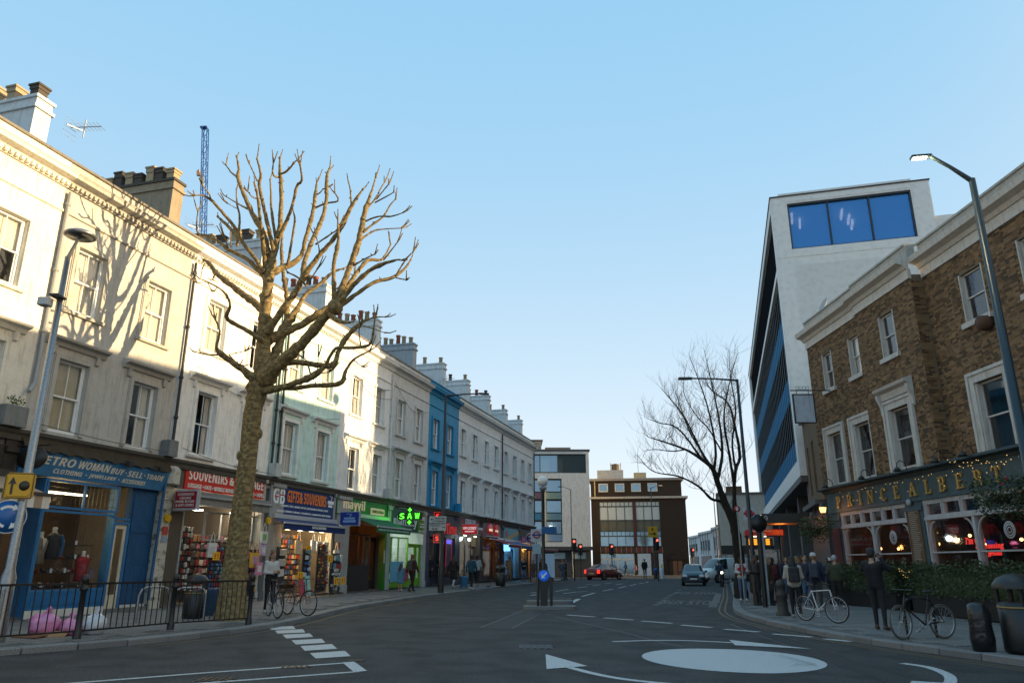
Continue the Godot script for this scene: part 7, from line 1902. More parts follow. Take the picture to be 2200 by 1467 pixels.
func bicycle(label, at, turn, frame_m, tyre_m, rim_m, bars = 0):
	var t = thing("bicycle", label, "bicycle", at, turn, "bicycles parked on the pavements")
	var R = 0.325
	for x in [-0.52, 0.52]:
		var tm = MB.new(true)
		ring_of(tm, R, 0.017, 26, Vector3.ZERO)
		var w = obj("wheel", tm, tyre_m, t, Vector3(x, R + 0.015, 0), Basis(Vector3.UP, 0.18 if x > 0 else 0.0))
		var rm = MB.new(true)
		ring_of(rm, R - 0.026, 0.010, 26, Vector3.ZERO)
		obj("rim", rm, rim_m, w)
		obj("hub", MB.new(true).tube([Vector3(0, 0, -0.05), Vector3(0, 0, 0.05)], 0.018, 7), rim_m, w)
		var sp = MB.new()
		for k in 18:
			var a = TAU * k / 18
			sp.bar(Vector3(0, 0, 0.02 * (1 if k % 2 else -1)), Vector3(cos(a) * R, sin(a) * R, 0), 0.0035)
		var so = obj("spokes", sp, mat("spoke", Color(0.4, 0.4, 0.4), 0.35, {"metal": 0.8}), w)
		so.set_meta("kind", "stuff")
	var y = R + 0.015
	var bb = Vector3(-0.08, 0.28, 0)
	var st = Vector3(-0.24, 0.80, 0)
	var hd = Vector3(0.36, 0.82, 0)
	var hl = Vector3(0.40, 0.66, 0)
	var f = MB.new(true)
	f.tube([bb, st], 0.016, 7).tube([st - Vector3(0, 0.03, 0), hd], 0.015, 7).tube([bb, hl], 0.019, 7).tube([hd, hl], 0.02, 7)
	for z in [-0.06, 0.06]:
		f.tube([bb, Vector3(-0.52, y, z)], 0.010, 6).tube([st, Vector3(-0.52, y, z)], 0.009, 6).tube([hl, Vector3(0.47, 0.5, z), Vector3(0.52, y, z)], 0.012, 6)
	obj("frame", f, frame_m, t)
	var hb = MB.new(true)
	hb.tube([hd, hd + Vector3(-0.03, 0.13, 0), hd + Vector3(0.06, 0.15, 0)], 0.013, 6)
	if bars == 0:
		hb.tube([hd + Vector3(0.02, 0.15, -0.3), hd + Vector3(0.06, 0.15, -0.1), hd + Vector3(0.06, 0.15, 0.1), hd + Vector3(0.02, 0.15, 0.3)], 0.012, 6)
	else:
		for z in [-0.2, 0.2]:
			hb.tube([hd + Vector3(0.06, 0.15, 0), hd + Vector3(0.06, 0.15, z), hd + Vector3(0.16, 0.13, z), hd + Vector3(0.17, 0.04, z), hd + Vector3(0.08, 0.0, z)], 0.012, 6)
	obj("handlebar", hb, mat("bar_black", Color(0.02, 0.02, 0.02), 0.5), t)
	obj("saddle", MB.new(true).ball(st + Vector3(-0.03, 0.13, 0), Vector3(0.14, 0.025, 0.065), 10, 6).tube([st, st + Vector3(-0.02, 0.12, 0)], 0.012, 6), mats["bar_black"], t)
	var cr = MB.new(true)
	ring_of(cr, 0.085, 0.008, 16, bb + Vector3(0, 0, 0.05))
	cr.tube([bb + Vector3(0, 0, 0.06), bb + Vector3(0.11, -0.12, 0.08)], 0.010, 5).tube([bb - Vector3(0, 0, 0.06), bb + Vector3(-0.11, 0.12, -0.08)], 0.010, 5)
	cr.box(bb + Vector3(0.11, -0.13, 0.12), Vector3(0.09, 0.02, 0.08)).box(bb + Vector3(-0.11, 0.13, -0.12), Vector3(0.09, 0.02, 0.08))
	obj("crankset", cr, mat("spoke", Color(0.4, 0.4, 0.4), 0.35, {"metal": 0.8}), t)
	return t

func hoop(label, at, turn, m):
	solo("bicycle_stand", MB.new(true).tube([Vector3(-0.38, -0.1, 0), Vector3(-0.38, 0.6, 0), Vector3(-0.32, 0.74, 0), Vector3(-0.2, 0.79, 0), Vector3(0.2, 0.79, 0), Vector3(0.32, 0.74, 0), Vector3(0.38, 0.6, 0), Vector3(0.38, -0.1, 0)], 0.028, 8), m, label, "bike stand", at, turn, "hoops for locking bicycles")

func litter_bin(called, label, at, turn, s, body_m):
	var t = thing(called, label, "litter bin", at, turn)
	obj("body", MB.new(true).lathe([[0.0, 0.0], [0.26 * s, 0.0], [0.28 * s, 0.05], [0.28 * s, 0.72 * s], [0.0, 0.72 * s]], 16), body_m, t)
	obj("hood", MB.new(true).lathe([[0.31 * s, 0.92 * s], [0.31 * s, 0.97 * s], [0.24 * s, 1.07 * s], [0.12 * s, 1.13 * s], [0.0, 1.15 * s]], 16), body_m, t)
	for k in 4:
		obj("hood_post", MB.new().box(Vector3(0.26 * s * cos(k * PI / 2 + 0.7), 0.82 * s, 0.26 * s * sin(k * PI / 2 + 0.7)), Vector3(0.06, 0.24 * s, 0.06)), body_m, t)
	obj("gold_band", MB.new(true).lathe([[0.285 * s, 0.64 * s], [0.288 * s, 0.64 * s], [0.288 * s, 0.66 * s], [0.285 * s, 0.66 * s]], 16), mat("bin_gold", Color(0.35, 0.22, 0.05), 0.5), t)
	return t

func build_left_street():
	var galv = mat("galvanised", Color(0.34, 0.35, 0.36), 0.38, {"metal": 0.75, "tex": noise_tex("worn", FastNoiseLite.TYPE_SIMPLEX, 0.03, 5, 0.78, 1.0), "scale": 0.9})
	var black = mat("black_iron", Color(0.014, 0.014, 0.015), 0.45, {"tex": texs["worn"], "scale": 1.5})
	lamp_column("grey_street_lamp", "grey steel street lamp with a flat round head and traffic signs", at_a(-9.1, 14.1), 7.35, 0.085, galv, Vector3(0.24, 0.42, 0.1), "disc")
	var to_cam = Basis(Vector3.UP, 0.25)
	var y = pave_y(-9.1, 14.1)
	var s = thing("diversion_sign", "yellow square plate with a black arrow and dot on the grey lamp post", "traffic sign", Vector3(-9.13, 2.98, -13.96), to_cam)
	obj("plate", MB.new().cbox(Vector3.ZERO, Vector3(0.50, 0.012, 0.48), 0.05, Basis(Vector3.RIGHT, PI / 2)), paint(0.62, 0.32, 0.01, 0.5, "plain"), s)
	obj("border", MB.new().span(-0.235, 0.235, 0.215, 0.228, 0.006, 0.010).span(-0.235, 0.235, -0.228, -0.215, 0.006, 0.010).span(-0.238, -0.225, -0.215, 0.215, 0.006, 0.010).span(0.225, 0.238, -0.215, 0.215, 0.006, 0.010), flat(0.02, 0.02, 0.02), s)
	obj("arrow", MB.new().prism([Vector2(-0.13, -0.16), Vector2(-0.09, -0.16), Vector2(-0.09, 0.04), Vector2(-0.04, 0.02), Vector2(-0.11, 0.16), Vector2(-0.18, 0.02), Vector2(-0.13, 0.04)], 0.006, 0.010), flat(0.03, 0.025, 0.01), s)
	obj("dot", MB.new(true).lathe([[0.0, 0.006], [0.09, 0.006], [0.09, 0.010], [0.0, 0.010]], 20, Vector3(0.09, 0.0, 0), Basis(Vector3.RIGHT, PI / 2)), flat(0.03, 0.025, 0.01), s)
	s = thing("roundabout_sign", "round blue sign of three curved white arrows on the grey lamp post", "traffic sign", Vector3(-9.22, 2.42, -13.95), Basis(Vector3.UP, 0.75))
	obj("plate", MB.new(true).lathe([[0.0, -0.006], [0.30, -0.006], [0.30, 0.006], [0.0, 0.006]], 32, Vector3.ZERO, Basis(Vector3.RIGHT, PI / 2)), paint(0.012, 0.10, 0.33, 0.4, "plain"), s)
	for k in 3:
		var pts = []
		for e in 7:
			var a = TAU * k / 3.0 + 0.3 - e * 0.2
			pts.append(Vector3(cos(a) * 0.18, sin(a) * 0.18, 0.008))
		var am = MB.new()
		for e in 6:
			am.bar(pts[e], pts[e + 1], 0.05, 0.004, Vector3.BACK)
		var d = (pts[6] - pts[5]).normalized()
		var n = Vector3(-d.y, d.x, 0)
		am.prism([Vector2(pts[6].x + n.x * 0.06, pts[6].y + n.y * 0.06), Vector2(pts[6].x - n.x * 0.06, pts[6].y - n.y * 0.06), Vector2(pts[6].x + d.x * 0.1, pts[6].y + d.y * 0.1)], 0.006, 0.012)
		obj("arrow", am, flat(0.65, 0.67, 0.68), s)
	obj("white_edge", MB.new(true).lathe([[0.285, 0.006], [0.30, 0.006], [0.30, 0.010], [0.285, 0.010], [0.285, 0.006]], 32, Vector3.ZERO, Basis(Vector3.RIGHT, PI / 2)), flat(0.6, 0.62, 0.63), s)
	s = thing("traffic_camera", "small white sensor box strapped to the grey lamp post", "camera", Vector3(-9.12, 6.55, -13.95))
	obj("housing", MB.new().cbox(Vector3(-0.1, 0, 0.1), Vector3(0.22, 0.16, 0.2), 0.02), paint(0.45, 0.46, 0.46, 0.5), s)
	obj("clamp", MB.new().span(-0.06, 0.12, 0.14, 0.18, -0.2, 0.1), black, s)
	# hanging pub-style sign of the runner
	s = thing("runner_sign", "oval black hanging sign with a white running figure by the blue shop", "sign", tw(-1.0, 4.05, 0.55), TB)
	obj("board", MB.new(true).lathe([[0.0, -0.02], [1.0, -0.02], [1.0, 0.02], [0.0, 0.02]], 24, Vector3.ZERO, Basis(Vector3(0, 0.27, 0), Vector3(1, 0, 0), Vector3(0, 0, 0.46))), flat(0.02, 0.02, 0.02), s)
	var rn = Basis(Vector3(0, 0, 1), Vector3.UP, Vector3(-1, 0, 0))
	obj("runner", MB.new().bar(rn * Vector3(0.02, -0.02, 0.025), rn * Vector3(0.06, 0.12, 0.025), 0.07, 0.01).bar(rn * Vector3(0.02, 0.0, 0.025), rn * Vector3(-0.12, -0.1, 0.025), 0.05, 0.01).bar(rn * Vector3(0.02, 0.0, 0.025), rn * Vector3(0.08, -0.18, 0.025), 0.05, 0.01).bar(rn * Vector3(0.05, 0.1, 0.025), rn * Vector3(-0.06, 0.03, 0.025), 0.03, 0.01).ball(rn * Vector3(0.08, 0.17, 0.025), 0.045, 8, 6), flat(0.6, 0.62, 0.6), s)
	obj("bracket", MB.new().bar(Vector3(0, 0.3, -0.5), Vector3(0, 0.3, 0.5), 0.03).bar(Vector3(0, 0.1, -0.5), Vector3(0, 0.3, 0.0), 0.02), black, s)
	# pedestrian railings along the kerb
	var posts = [Vector2(-9.45, 12.8), Vector2(-8.11, 14.85), Vector2(-7.31, 17.0), Vector2(-6.23, 18.75)]
	for p in posts.size():
		var q = posts[p]
		var ht = 1.12
		solo("railing_post", MB.new(true).lathe([[0.075, -0.1], [0.075, 0.12], [0.055, 0.16], [0.052, ht - 0.28], [0.075, ht - 0.26], [0.075, ht - 0.21], [0.05, ht - 0.19], [0.05, ht - 0.12], [0.07, ht - 0.1], [0.06, ht - 0.02], [0.035, ht + 0.02], [0.0, ht + 0.03]], 12), black, ["fluted black iron post at the frame's edge end of the railing", "black iron post behind which the pink rubbish bags lean", "black iron post in front of the litter bin", "black iron end post of the railing by the parked bicycles"][p], "post", at_a(q.x, q.y), Basis(), "iron posts of the railing")
		if p == 0:
			continue
		var a = at_a(posts[p - 1].x, posts[p - 1].y)
		var b = at_a(q.x, q.y)
		var d = (b - a).normalized()
		a += d * 0.08
		b -= d * 0.08
		var rl = thing("pedestrian_railing", ["black railing panel in front of the blue shop window", "black railing panel before the blue panelled doorway", "black railing panel in front of the plane tree trunk"][p - 1], "railing", a, Basis(), "railing panels along the kerb")
		var v = b - a
		obj("rail", MB.new().bar(Vector3(0, 0.98, 0), v + Vector3(0, 0.98, 0), 0.05, 0.04), black, rl)
		obj("rail", MB.new().bar(Vector3(0, 0.14, 0), v + Vector3(0, 0.14, 0), 0.04, 0.03), black, rl)
		var n = int(v.length() / 0.135)
		var bm = MB.new().span(-0.008, 0.008, 0.15, 0.97, -0.008, 0.008).done()
		for k in n:
			obj("baluster", bm, black, rl, v * (k + 0.5) / n)
	# rubbish against the railing
	var bagm = func(r, sq, seed_):
		var m = MB.new(true)
		var ns := FastNoiseLite.new()
		ns.seed = seed_
		ns.frequency = 2.6
		var g = []
		for i in 13:
			var row = []
			for j in 18:
				var th = PI * i / 12.0
				var ph = TAU * j / 18.0
				var d = Vector3(sin(th) * cos(ph), cos(th), sin(th) * sin(ph))
				var k = 1.0 + 0.32 * ns.get_noise_3dv(d * 1.0) + 0.22 * ns.get_noise_3dv(d * 3.0)
				var p = d * r * k
				p.y = max(p.y * sq + r * sq * 0.85, 0.0)
				row.append(p)
			g.append(row)
		for i in 12:
			for j in 18:
				var n = (j + 1) % 18
				m.quad(g[i][j], g[i][n], g[i + 1][n], g[i + 1][j])
		m.next()
		m.tube([Vector3(0, r * sq * 1.6, 0), Vector3(0.03, r * sq * 2.05, 0.02), Vector3(0.08, r * sq * 2.3, 0.0)], [0.02, 0.03, 0.06], 7)
		return m
	var pink = mat("pink_bag", Color(0.62, 0.22, 0.42), 0.28, {"spec": 0.6, "back": Color(0.3, 0.1, 0.2)})
	solo("rubbish_bag", bagm.call(0.28, 0.8, 4), pink, "large pink plastic rubbish bag slumped behind the railing", "rubbish bag", at_a(-9.05, 15.35), yaw(0.4), "bags left out by the kerb")
	solo("rubbish_bag", bagm.call(0.21, 0.8, 9), pink, "smaller pink rubbish bag beside the iron post", "rubbish bag", at_a(-8.62, 15.5), yaw(2.0), "bags left out by the kerb")
	solo("rubbish_bag", bagm.call(0.23, 0.9, 15), mat("clear_bag", Color(0.55, 0.58, 0.62), 0.25, {"spec": 0.6}), "whitish translucent rubbish bag beside the pink ones", "rubbish bag", at_a(-8.30, 15.75), yaw(1.0), "bags left out by the kerb")
	solo("cardboard_sheet", MB.new().box(Vector3(0, 0.05, 0), Vector3(0.5, 0.012, 0.3), Basis(Vector3.RIGHT, 0.3)), paint(0.34, 0.20, 0.09, 0.9), "flattened brown cardboard under the pink rubbish bag", "cardboard", at_a(-8.75, 15.15), yaw(0.3))
	solo("cardboard_sheet", MB.new().box(Vector3(0, 0.03, 0), Vector3(0.55, 0.01, 0.28), Basis(Vector3.RIGHT, 0.1)), paint(0.20, 0.08, 0.03, 0.9), "dark torn cardboard flap at the kerb below the bags", "cardboard", at_a(-9.05, 14.95), yaw(-0.2))
	litter_bin("street_bin", "black domed litter bin beside the plane tree", at_a(-8.15, 20.2), yaw(0.3), 0.95, black)
	litter_bin("street_bin", "black litter bin at the kerb by the barber's awning", at_a(-0.75, 51.0), yaw(0.3), 1.15, black)
	hoop("bicycle hoop in front of the taupe door", at_a(-8.6, 18.9), yaw(0.9), galv)
	hoop("bicycle hoop beside the domed bin", at_a(-7.75, 18.9), yaw(0.7), galv)
	solo("recycling_box", MB.new().cbox(Vector3(0, 0.35, 0), Vector3(0.5, 0.7, 0.5), 0.04), paint(0.012, 0.06, 0.13, 0.5), "dark blue box bin behind the domed litter bin", "bin", at_a(-8.0, 21.3), yaw(0.3))
	var tyre = mat("tyre", Color(0.016, 0.016, 0.016), 0.8)
	var alu = mat("alloy", Color(0.45, 0.46, 0.47), 0.3, {"metal": 0.85})
	bicycle("dark bicycle turned end on beside the railing's last post", at_a(-6.35, 21.0), yaw(-1.05), mat("bike_dark", Color(0.02, 0.025, 0.04), 0.4), tyre, alu, 1)
	bicycle("red and silver bicycle with low bars by the souvenir racks", at_a(-5.95, 21.9), yaw(-0.75), mat("bike_red", Color(0.22, 0.09, 0.09), 0.4), tyre, alu, 0)
	# the black lamp column and its direction plate
	lamp_column("black_street_lamp", "tall black street lamp column at the kerb by the pharmacy", at_a(-3.5, 38.5), 9.9, 0.10, black, Vector3(1.75, 0.18, -0.4), "bar")
	s = thing("direction_sign", "white direction plate to West End and Shepherds Bush on the black lamp column", "road sign", Vector3(-3.72, 3.55, -38.3), Basis(Vector3.UP, 0.1))
	obj("plate", MB.new().span(-0.42, 0.42, 0.02, 0.36, 0, 0.015), paint(0.40, 0.43, 0.42, 0.5), s)
	obj("plate", MB.new().span(-0.42, 0.42, -0.34, -0.02, 0, 0.015), paint(0.40, 0.43, 0.42, 0.5), s)
	var ink = flat(0.03, 0.03, 0.03)
	text(s, "West End", Vector3(0.1, 0.26, 0.015), 0.48, 0.09, ink)
	text(s, "Kensington", Vector3(0.1, 0.12, 0.015), 0.52, 0.09, ink)
	text(s, "Shepherds", Vector3(-0.12, -0.10, 0.015), 0.5, 0.09, ink)
	text(s, "Bush", Vector3(-0.15, -0.25, 0.015), 0.26, 0.09, ink)
	obj("arrow", MB.new().prism([Vector2(-0.38, 0.2), Vector2(-0.3, 0.25), Vector2(-0.3, 0.21), Vector2(-0.2, 0.21), Vector2(-0.2, 0.19), Vector2(-0.3, 0.19), Vector2(-0.3, 0.15)], 0.015, 0.02), ink, s)
	obj("arrow", MB.new().prism([Vector2(0.38, -0.18), Vector2(0.3, -0.13), Vector2(0.3, -0.17), Vector2(0.2, -0.17), Vector2(0.2, -0.19), Vector2(0.3, -0.19), Vector2(0.3, -0.23)], 0.015, 0.02), ink, s)
	# wooden stools and the low bench of the takeaway
	var wood = paint(0.30, 0.16, 0.06, 0.7)
	for k in 3:
		var p = [Vector2(-8.05, 37.3), Vector2(-7.55, 38.4), Vector2(-7.2, 39.6)][k]
		var st = thing("wooden_stool", ["wooden stool outside the takeaway, the one closest to the gift shop", "middle wooden stool outside the takeaway", "wooden stool outside the takeaway, the one closest to the pharmacy"][k], "stool", at_a(p.x, p.y), TB, "stools outside the takeaway")
		obj("seat", MB.new().cbox(Vector3(0, 0.45, 0), Vector3(0.62 if k == 0 else 0.42, 0.05, 0.32), 0.015), wood, st)
		for e in [[-1, -1], [1, -1], [1, 1], [-1, 1]]:
			obj("leg", MB.new().bar(Vector3(e[0] * (0.25 if k == 0 else 0.16), 0.43, e[1] * 0.11), Vector3(e[0] * (0.29 if k == 0 else 0.2), 0.0, e[1] * 0.14), 0.045), wood, st)
	s = thing("pigeon", "grey pigeon on the pavement near the black bin", "bird", at_a(-1.35, 45.0), yaw(0.6))
	obj("body", MB.new(true).ball(Vector3(0, 0.13, 0), Vector3(0.14, 0.07, 0.065), 10, 7).ball(Vector3(0.13, 0.21, 0), Vector3(0.04, 0.045, 0.035), 8, 6).tube([Vector3(0.08, 0.15, 0), Vector3(0.13, 0.2, 0)], [0.045, 0.03], 8).tube([Vector3(-0.1, 0.13, 0), Vector3(-0.25, 0.10, 0)], [0.05, 0.02], 8).tube([Vector3(0.16, 0.21, 0), Vector3(0.2, 0.2, 0)], [0.012, 0.004], 5).tube([Vector3(0.02, 0.08, 0.025), Vector3(0.03, 0.0, 0.025)], 0.008, 5).tube([Vector3(-0.02, 0.08, -0.025), Vector3(-0.01, 0.0, -0.025)], 0.008, 5), paint(0.10, 0.105, 0.12, 0.7, "plain"), s)

# ---------------------------------------------------------------- wares
func wares(r, k):
	var c = [Color(0.30, 0.03, 0.03), Color(0.42, 0.38, 0.32), Color(0.04, 0.08, 0.22), Color(0.36, 0.20, 0.04), Color(0.05, 0.05, 0.055), Color(0.30, 0.10, 0.16), Color(0.10, 0.24, 0.28), Color(0.50, 0.50, 0.47), Color(0.12, 0.06, 0.03)]
	return paint(c[k].r, c[k].g, c[k].b, 0.5, "plain")

func rack(label, at, turn, w, h, rows, cols, pal, group = "wire racks of small souvenirs", called = "souvenir_rack"):
	var t = thing(called, label, "display rack", at, turn, group)
	var f = MB.new()
	for x in [-w / 2, w / 2]:
		f.span(x - 0.012, x + 0.012, 0, h, -0.03, 0.0)
		f.span(x - 0.012, x + 0.012, 0, 0.03, -0.22, 0.22)
	for r in rows + 1:
		f.span(-w / 2, w / 2, h * (0.12 + 0.86 * r / rows), h * (0.12 + 0.86 * r / rows) + 0.012, -0.02, 0.01)
	f.span(-w / 2, w / 2, 0.1, h, -0.05, -0.04)
	obj("frame", f, mat("rack_wire", Color(0.05, 0.05, 0.055), 0.5), t)
	var bw = w / cols * 0.82
	var bh = h * 0.86 / rows * 0.80
	var k = "ware_%.3f_%.3f" % [bw, bh]
	if not meshes.has(k):
		meshes[k] = MB.new().cbox(Vector3.ZERO, Vector3(bw, bh, 0.05), 0.008).done()
	for r in rows:
		for c in cols:
			obj("ware", meshes[k], wares(0, pal[(r * 5 + c * (1 + r % 2) + rng.randi() % 2) % pal.size()]), t, Vector3(-w / 2 + (c + 0.5) * w / cols, h * (0.14 + 0.86 * (r + 0.45) / rows), 0.03 + rng.randf_range(0, 0.05)), Basis(Vector3(rng.randf_range(-0.2, 0.2), rng.randf_range(-0.3, 0.3), 1).normalized(), rng.randf_range(-0.25, 0.25)) * Basis.from_scale(Vector3(rng.randf_range(0.6, 1.1), rng.randf_range(0.6, 1.1), 1.0)))
	return t

func tote(label, at, turn, col, print_c, s = 1.0):
	var t = thing("tote_bag", label, "bag", at, turn, "cloth bags hung up for sale")
	obj("bag", MB.new().prism([Vector2(-0.19 * s, -0.22 * s), Vector2(0.18 * s, -0.23 * s), Vector2(0.20 * s, 0.2 * s), Vector2(-0.2 * s, 0.2 * s)], -0.03, 0.03), col, t)
	obj("handle", MB.new(true).tube([Vector3(-0.11 * s, 0.19 * s, 0), Vector3(-0.06 * s, 0.42 * s, 0), Vector3(0.0, 0.5 * s, 0), Vector3(0.06 * s, 0.42 * s, 0), Vector3(0.11 * s, 0.19 * s, 0)], 0.012, 5), col, t)
	obj("print", MB.new().span(-0.11 * s, 0.11 * s, -0.12 * s, 0.1 * s, 0.03, 0.033), print_c, t)

func pound_sign(label, at, turn, s = 1.0):
	var t = thing("price_card", label, "price sign", at, turn, "yellow one pound cards")
	obj("card", MB.new().span(-0.19 * s, 0.19 * s, -0.14 * s, 0.14 * s, -0.004, 0.004), paint(0.75, 0.45, 0.01, 0.5, "plain"), t)
	text(t, "£1", Vector3(0, 0, 0.004), 0.24 * s, 0.19 * s, flat(0.50, 0.02, 0.01), Basis(), true, false, 0.004)

func build_left_goods():
	var wht = paint(0.62, 0.62, 0.58, 0.8)
	var F = func(s, y, z): return tw(s, y, z)
	var fy = front_y(7.0)
	# souvenir shop
	rack("tall rack of red and white trinkets in the souvenir doorway", F.call(6.05, fy, -0.55), TB, 0.7, 2.4, 11, 5, [0, 1, 4, 8, 7])
	rack("magnet rack in the souvenir front close to the plane tree trunk", F.call(6.9, fy, 0.12), TB, 0.62, 1.75, 12, 5, [0, 2, 4, 0, 6])
	rack("key ring rack of gold and black half hidden by the plane tree", F.call(7.55, fy, 0.1), TB, 0.5, 1.8, 12, 4, [3, 4, 3, 8])
	rack("rack of dark wares deep inside the souvenir shop", F.call(8.2, fy, -1.2), TB, 1.9, 2.2, 7, 9, [4, 8, 5, 0, 1])
	rack("rack of bright boxes deep inside the souvenir shop", F.call(6.3, fy, -1.9), TB, 1.4, 2.6, 9, 8, [1, 0, 7, 2, 3])
	rack("bags and hats rack at the souvenir shop's far pier", F.call(9.0, fy, 0.05), TB, 0.7, 1.7, 4, 3, [5, 4, 3, 5])
	tote("white cloth bag with a green print on the souvenir pier", F.call(9.35, 2.55, 0.25), TB, wht, paint(0.12, 0.40, 0.06, 0.6, "plain"))
	tote("lilac cloth bag below the green print bag", F.call(9.30, 2.10, 0.28), TB, paint(0.50, 0.36, 0.52, 0.8), wht, 0.9)
	tote("yellow cloth bag hanging low at the souvenir pier", F.call(8.8, 1.75, 0.3), TB, paint(0.62, 0.38, 0.03, 0.8), paint(0.5, 0.3, 0.45, 0.8), 1.2)
	tote("pink cloth bag low beside the yellow one", F.call(8.95, 1.45, 0.42), TB, paint(0.60, 0.22, 0.34, 0.8), wht, 1.0)
	tote("white shirt shaped bag on the souvenir window post", F.call(6.55, 2.05, 0.2), TB, wht, paint(0.5, 0.5, 0.5, 0.8), 1.1)
	pound_sign("yellow one pound card close to the plane tree trunk", F.call(7.35, 1.85, 0.3), TB)
	pound_sign("yellow one pound card on the magnet rack's shoulder", F.call(6.75, 1.85, 0.25), TB, 0.9)
	# gift shop
	var gy = front_y(12.5)
	rack("postcard stand of blue views at the gift shop", F.call(11.9, gy, 0.55), TB, 0.5, 1.75, 7, 2, [2, 6, 7], "wire racks of small souvenirs", "postcard_stand")
	rack("gold and brown key ring stand before the gift shop", F.call(12.7, gy, 0.75), TB, 0.62, 1.95, 13, 5, [3, 8, 0, 4])
	rack("magnet board of red and white at the gift shop", F.call(13.4, gy, 0.45), TB, 0.6, 1.75, 11, 6, [1, 0, 7, 8])
	rack("low stand of silver trinkets before the gift shop", F.call(13.5, gy, 0.95), TB, 0.7, 1.0, 6, 5, [7, 4, 1])
	rack("stand of mixed bags at the gift shop's far end", F.call(14.4, gy, 0.5), TB, 0.7, 1.6, 4, 3, [0, 1, 6, 7])
	rack("wall of dark magnets inside the gift shop", F.call(12.6, gy, -1.3), TB, 3.4, 2.4, 10, 16, [4, 8, 0, 1, 2, 3])
	rack("narrow dark rack by the takeaway's grey pier", F.call(15.05, gy, 0.1), TB, 0.35, 2.1, 14, 3, [4, 0, 8])
	rack("rack of printed cards on the gift shop's grey pier", F.call(10.75, gy + 0.5, 0.15), TB, 0.55, 1.3, 3, 1, [7, 7, 1])
	for q in [[11.55, 2.25, 0.35, 1.2, "large cream bag hanging at the gift shop's lamp", 1], [12.75, 2.35, 0.3, 0.9, "slim white bag hanging in the middle of the gift shop", 7], [13.2, 2.32, 0.3, 0.9, "white and blue bag hanging in the gift shop", 2], [13.75, 2.3, 0.3, 0.9, "white bag hanging fourth along in the gift shop", 7], [14.6, 1.95, 0.35, 1.1, "purple printed bag at the far end of the gift shop", 5]]:
		tote(q[4], F.call(q[0], q[1], q[2]), TB, wht if q[5] != 1 else paint(0.62, 0.50, 0.30, 0.8), wares(0, q[5]), q[3])
	for q in [[11.9, 1.95, 0.6, "one pound card over the postcard stand"], [12.95, 1.62, 1.0, "one pound card over the gold key ring stand"], [10.95, 0.98, 0.9, "one pound card at the gift shop's grey pier foot"], [13.2, 0.75, 1.2, "low one pound card on the silver trinkets"], [13.75, 0.75, 1.2, "low one pound card at the far side of the silver trinkets"]]:
		pound_sign(q[3], F.call(q[0], q[1] + 0.2, q[2]), TB)
	solo("gift_poster", MB.new().span(-0.18, 0.18, 0, 0.75, -0.01, 0.01), paint(0.30, 0.52, 0.46, 0.6), "mint green poster leaning at the foot of the postcard stand", "poster", F.call(11.55, gy, 0.95), TB * Basis(Vector3.RIGHT, -0.15))
	solo("gift_poster", MB.new().span(-0.15, 0.15, 0, 0.7, -0.01, 0.01), paint(0.45, 0.05, 0.08, 0.6), "red poster leaning beside the mint green one", "poster", F.call(11.1, gy, 0.95), TB * Basis(Vector3.RIGHT, -0.15))
	# blue clothes shop window: shelves of shoes, price cards, two dressed busts
	var sy = front_y(1.2)
	for k in 4:
		var sh = thing("window_shelf", ["bottom shelf of shoes in the blue shop window", "second shelf up of shoes in the blue shop window", "third shelf up of shoes in the blue shop window", "top shelf with clothes in the blue shop window"][k], "shelf", F.call(0.1, sy + 0.62 + k * 0.36, -0.55), TB, "shelves in the blue shop window")
		obj("board", MB.new().span(0, 2.2, 0, 0.02, -0.3, 0.1), paint(0.03, 0.02, 0.015, 0.7), sh)
		for j in 9:
			var x = 0.15 + j * 0.23 + rng.randf_range(-0.04, 0.04)
			if k < 3:
				obj("shoe", MB.new(true).ball(Vector3(x, 0.06, -0.05), Vector3(0.06, 0.04, 0.13), 8, 5).tube([Vector3(x, 0.06, -0.12), Vector3(x, 0.14, -0.14)], 0.045, 7), wares(0, [4, 8, 0, 4, 1][(j * 3 + k) % 5]), sh)
			if (j * 3 + k) % 5 < 2:
				obj("price_card", MB.new().span(x + 0.03, x + 0.10, 0.02, 0.13, 0.1, 0.105), paint(0.55, 0.62, 0.66, 0.6, "plain"), sh)
	for q in [[0.55, 1.95, paint(0.22, 0.20, 0.17, 0.9), "grey jacket on a bust in the blue shop window", "jacket_bust"], [0.95, 2.08, paint(0.03, 0.03, 0.035, 0.9), "black top with a blue scarf on a bust in the blue shop window", "top_bust"], [2.0, 1.5, paint(0.30, 0.015, 0.025, 0.8), "red dress on a stand in the blue shop window", "dress_stand"]]:
		var t = thing(q[4], q[3], "clothes bust", F.call(q[0], q[1], -0.45), TB)
		obj("garment", MB.new(true).lathe([[0.0, -0.35], [0.17, -0.35], [0.16, -0.1], [0.19, 0.1], [0.20, 0.22], [0.08, 0.30], [0.0, 0.30]], 14, Vector3.ZERO, Basis.from_scale(Vector3(1.1, 1.0, 0.7))), q[2], t)
		obj("neck", MB.new(true).lathe([[0.07, 0.29], [0.055, 0.36], [0.06, 0.44], [0.0, 0.45]], 10), wht, t)
		obj("stand", MB.new().span(-0.012, 0.012, -1.0 if q[1] < 1.8 else -0.42, -0.35, -0.012, 0.012), paint(0.05, 0.05, 0.05, 0.5), t)
		if q[4] == "top_bust":
			obj("scarf", MB.new(true).tube([Vector3(0.14, 0.25, 0.1), Vector3(0.2, 0.0, 0.12), Vector3(0.18, -0.3, 0.1)], 0.05, 7), paint(0.02, 0.10, 0.22, 0.8), t)
		if q[4] == "jacket_bust":
			obj("shirt_front", MB.new().prism([Vector2(-0.06, 0.28), Vector2(0.06, 0.28), Vector2(0.0, 0.0)], 0.125, 0.15), wht, t)

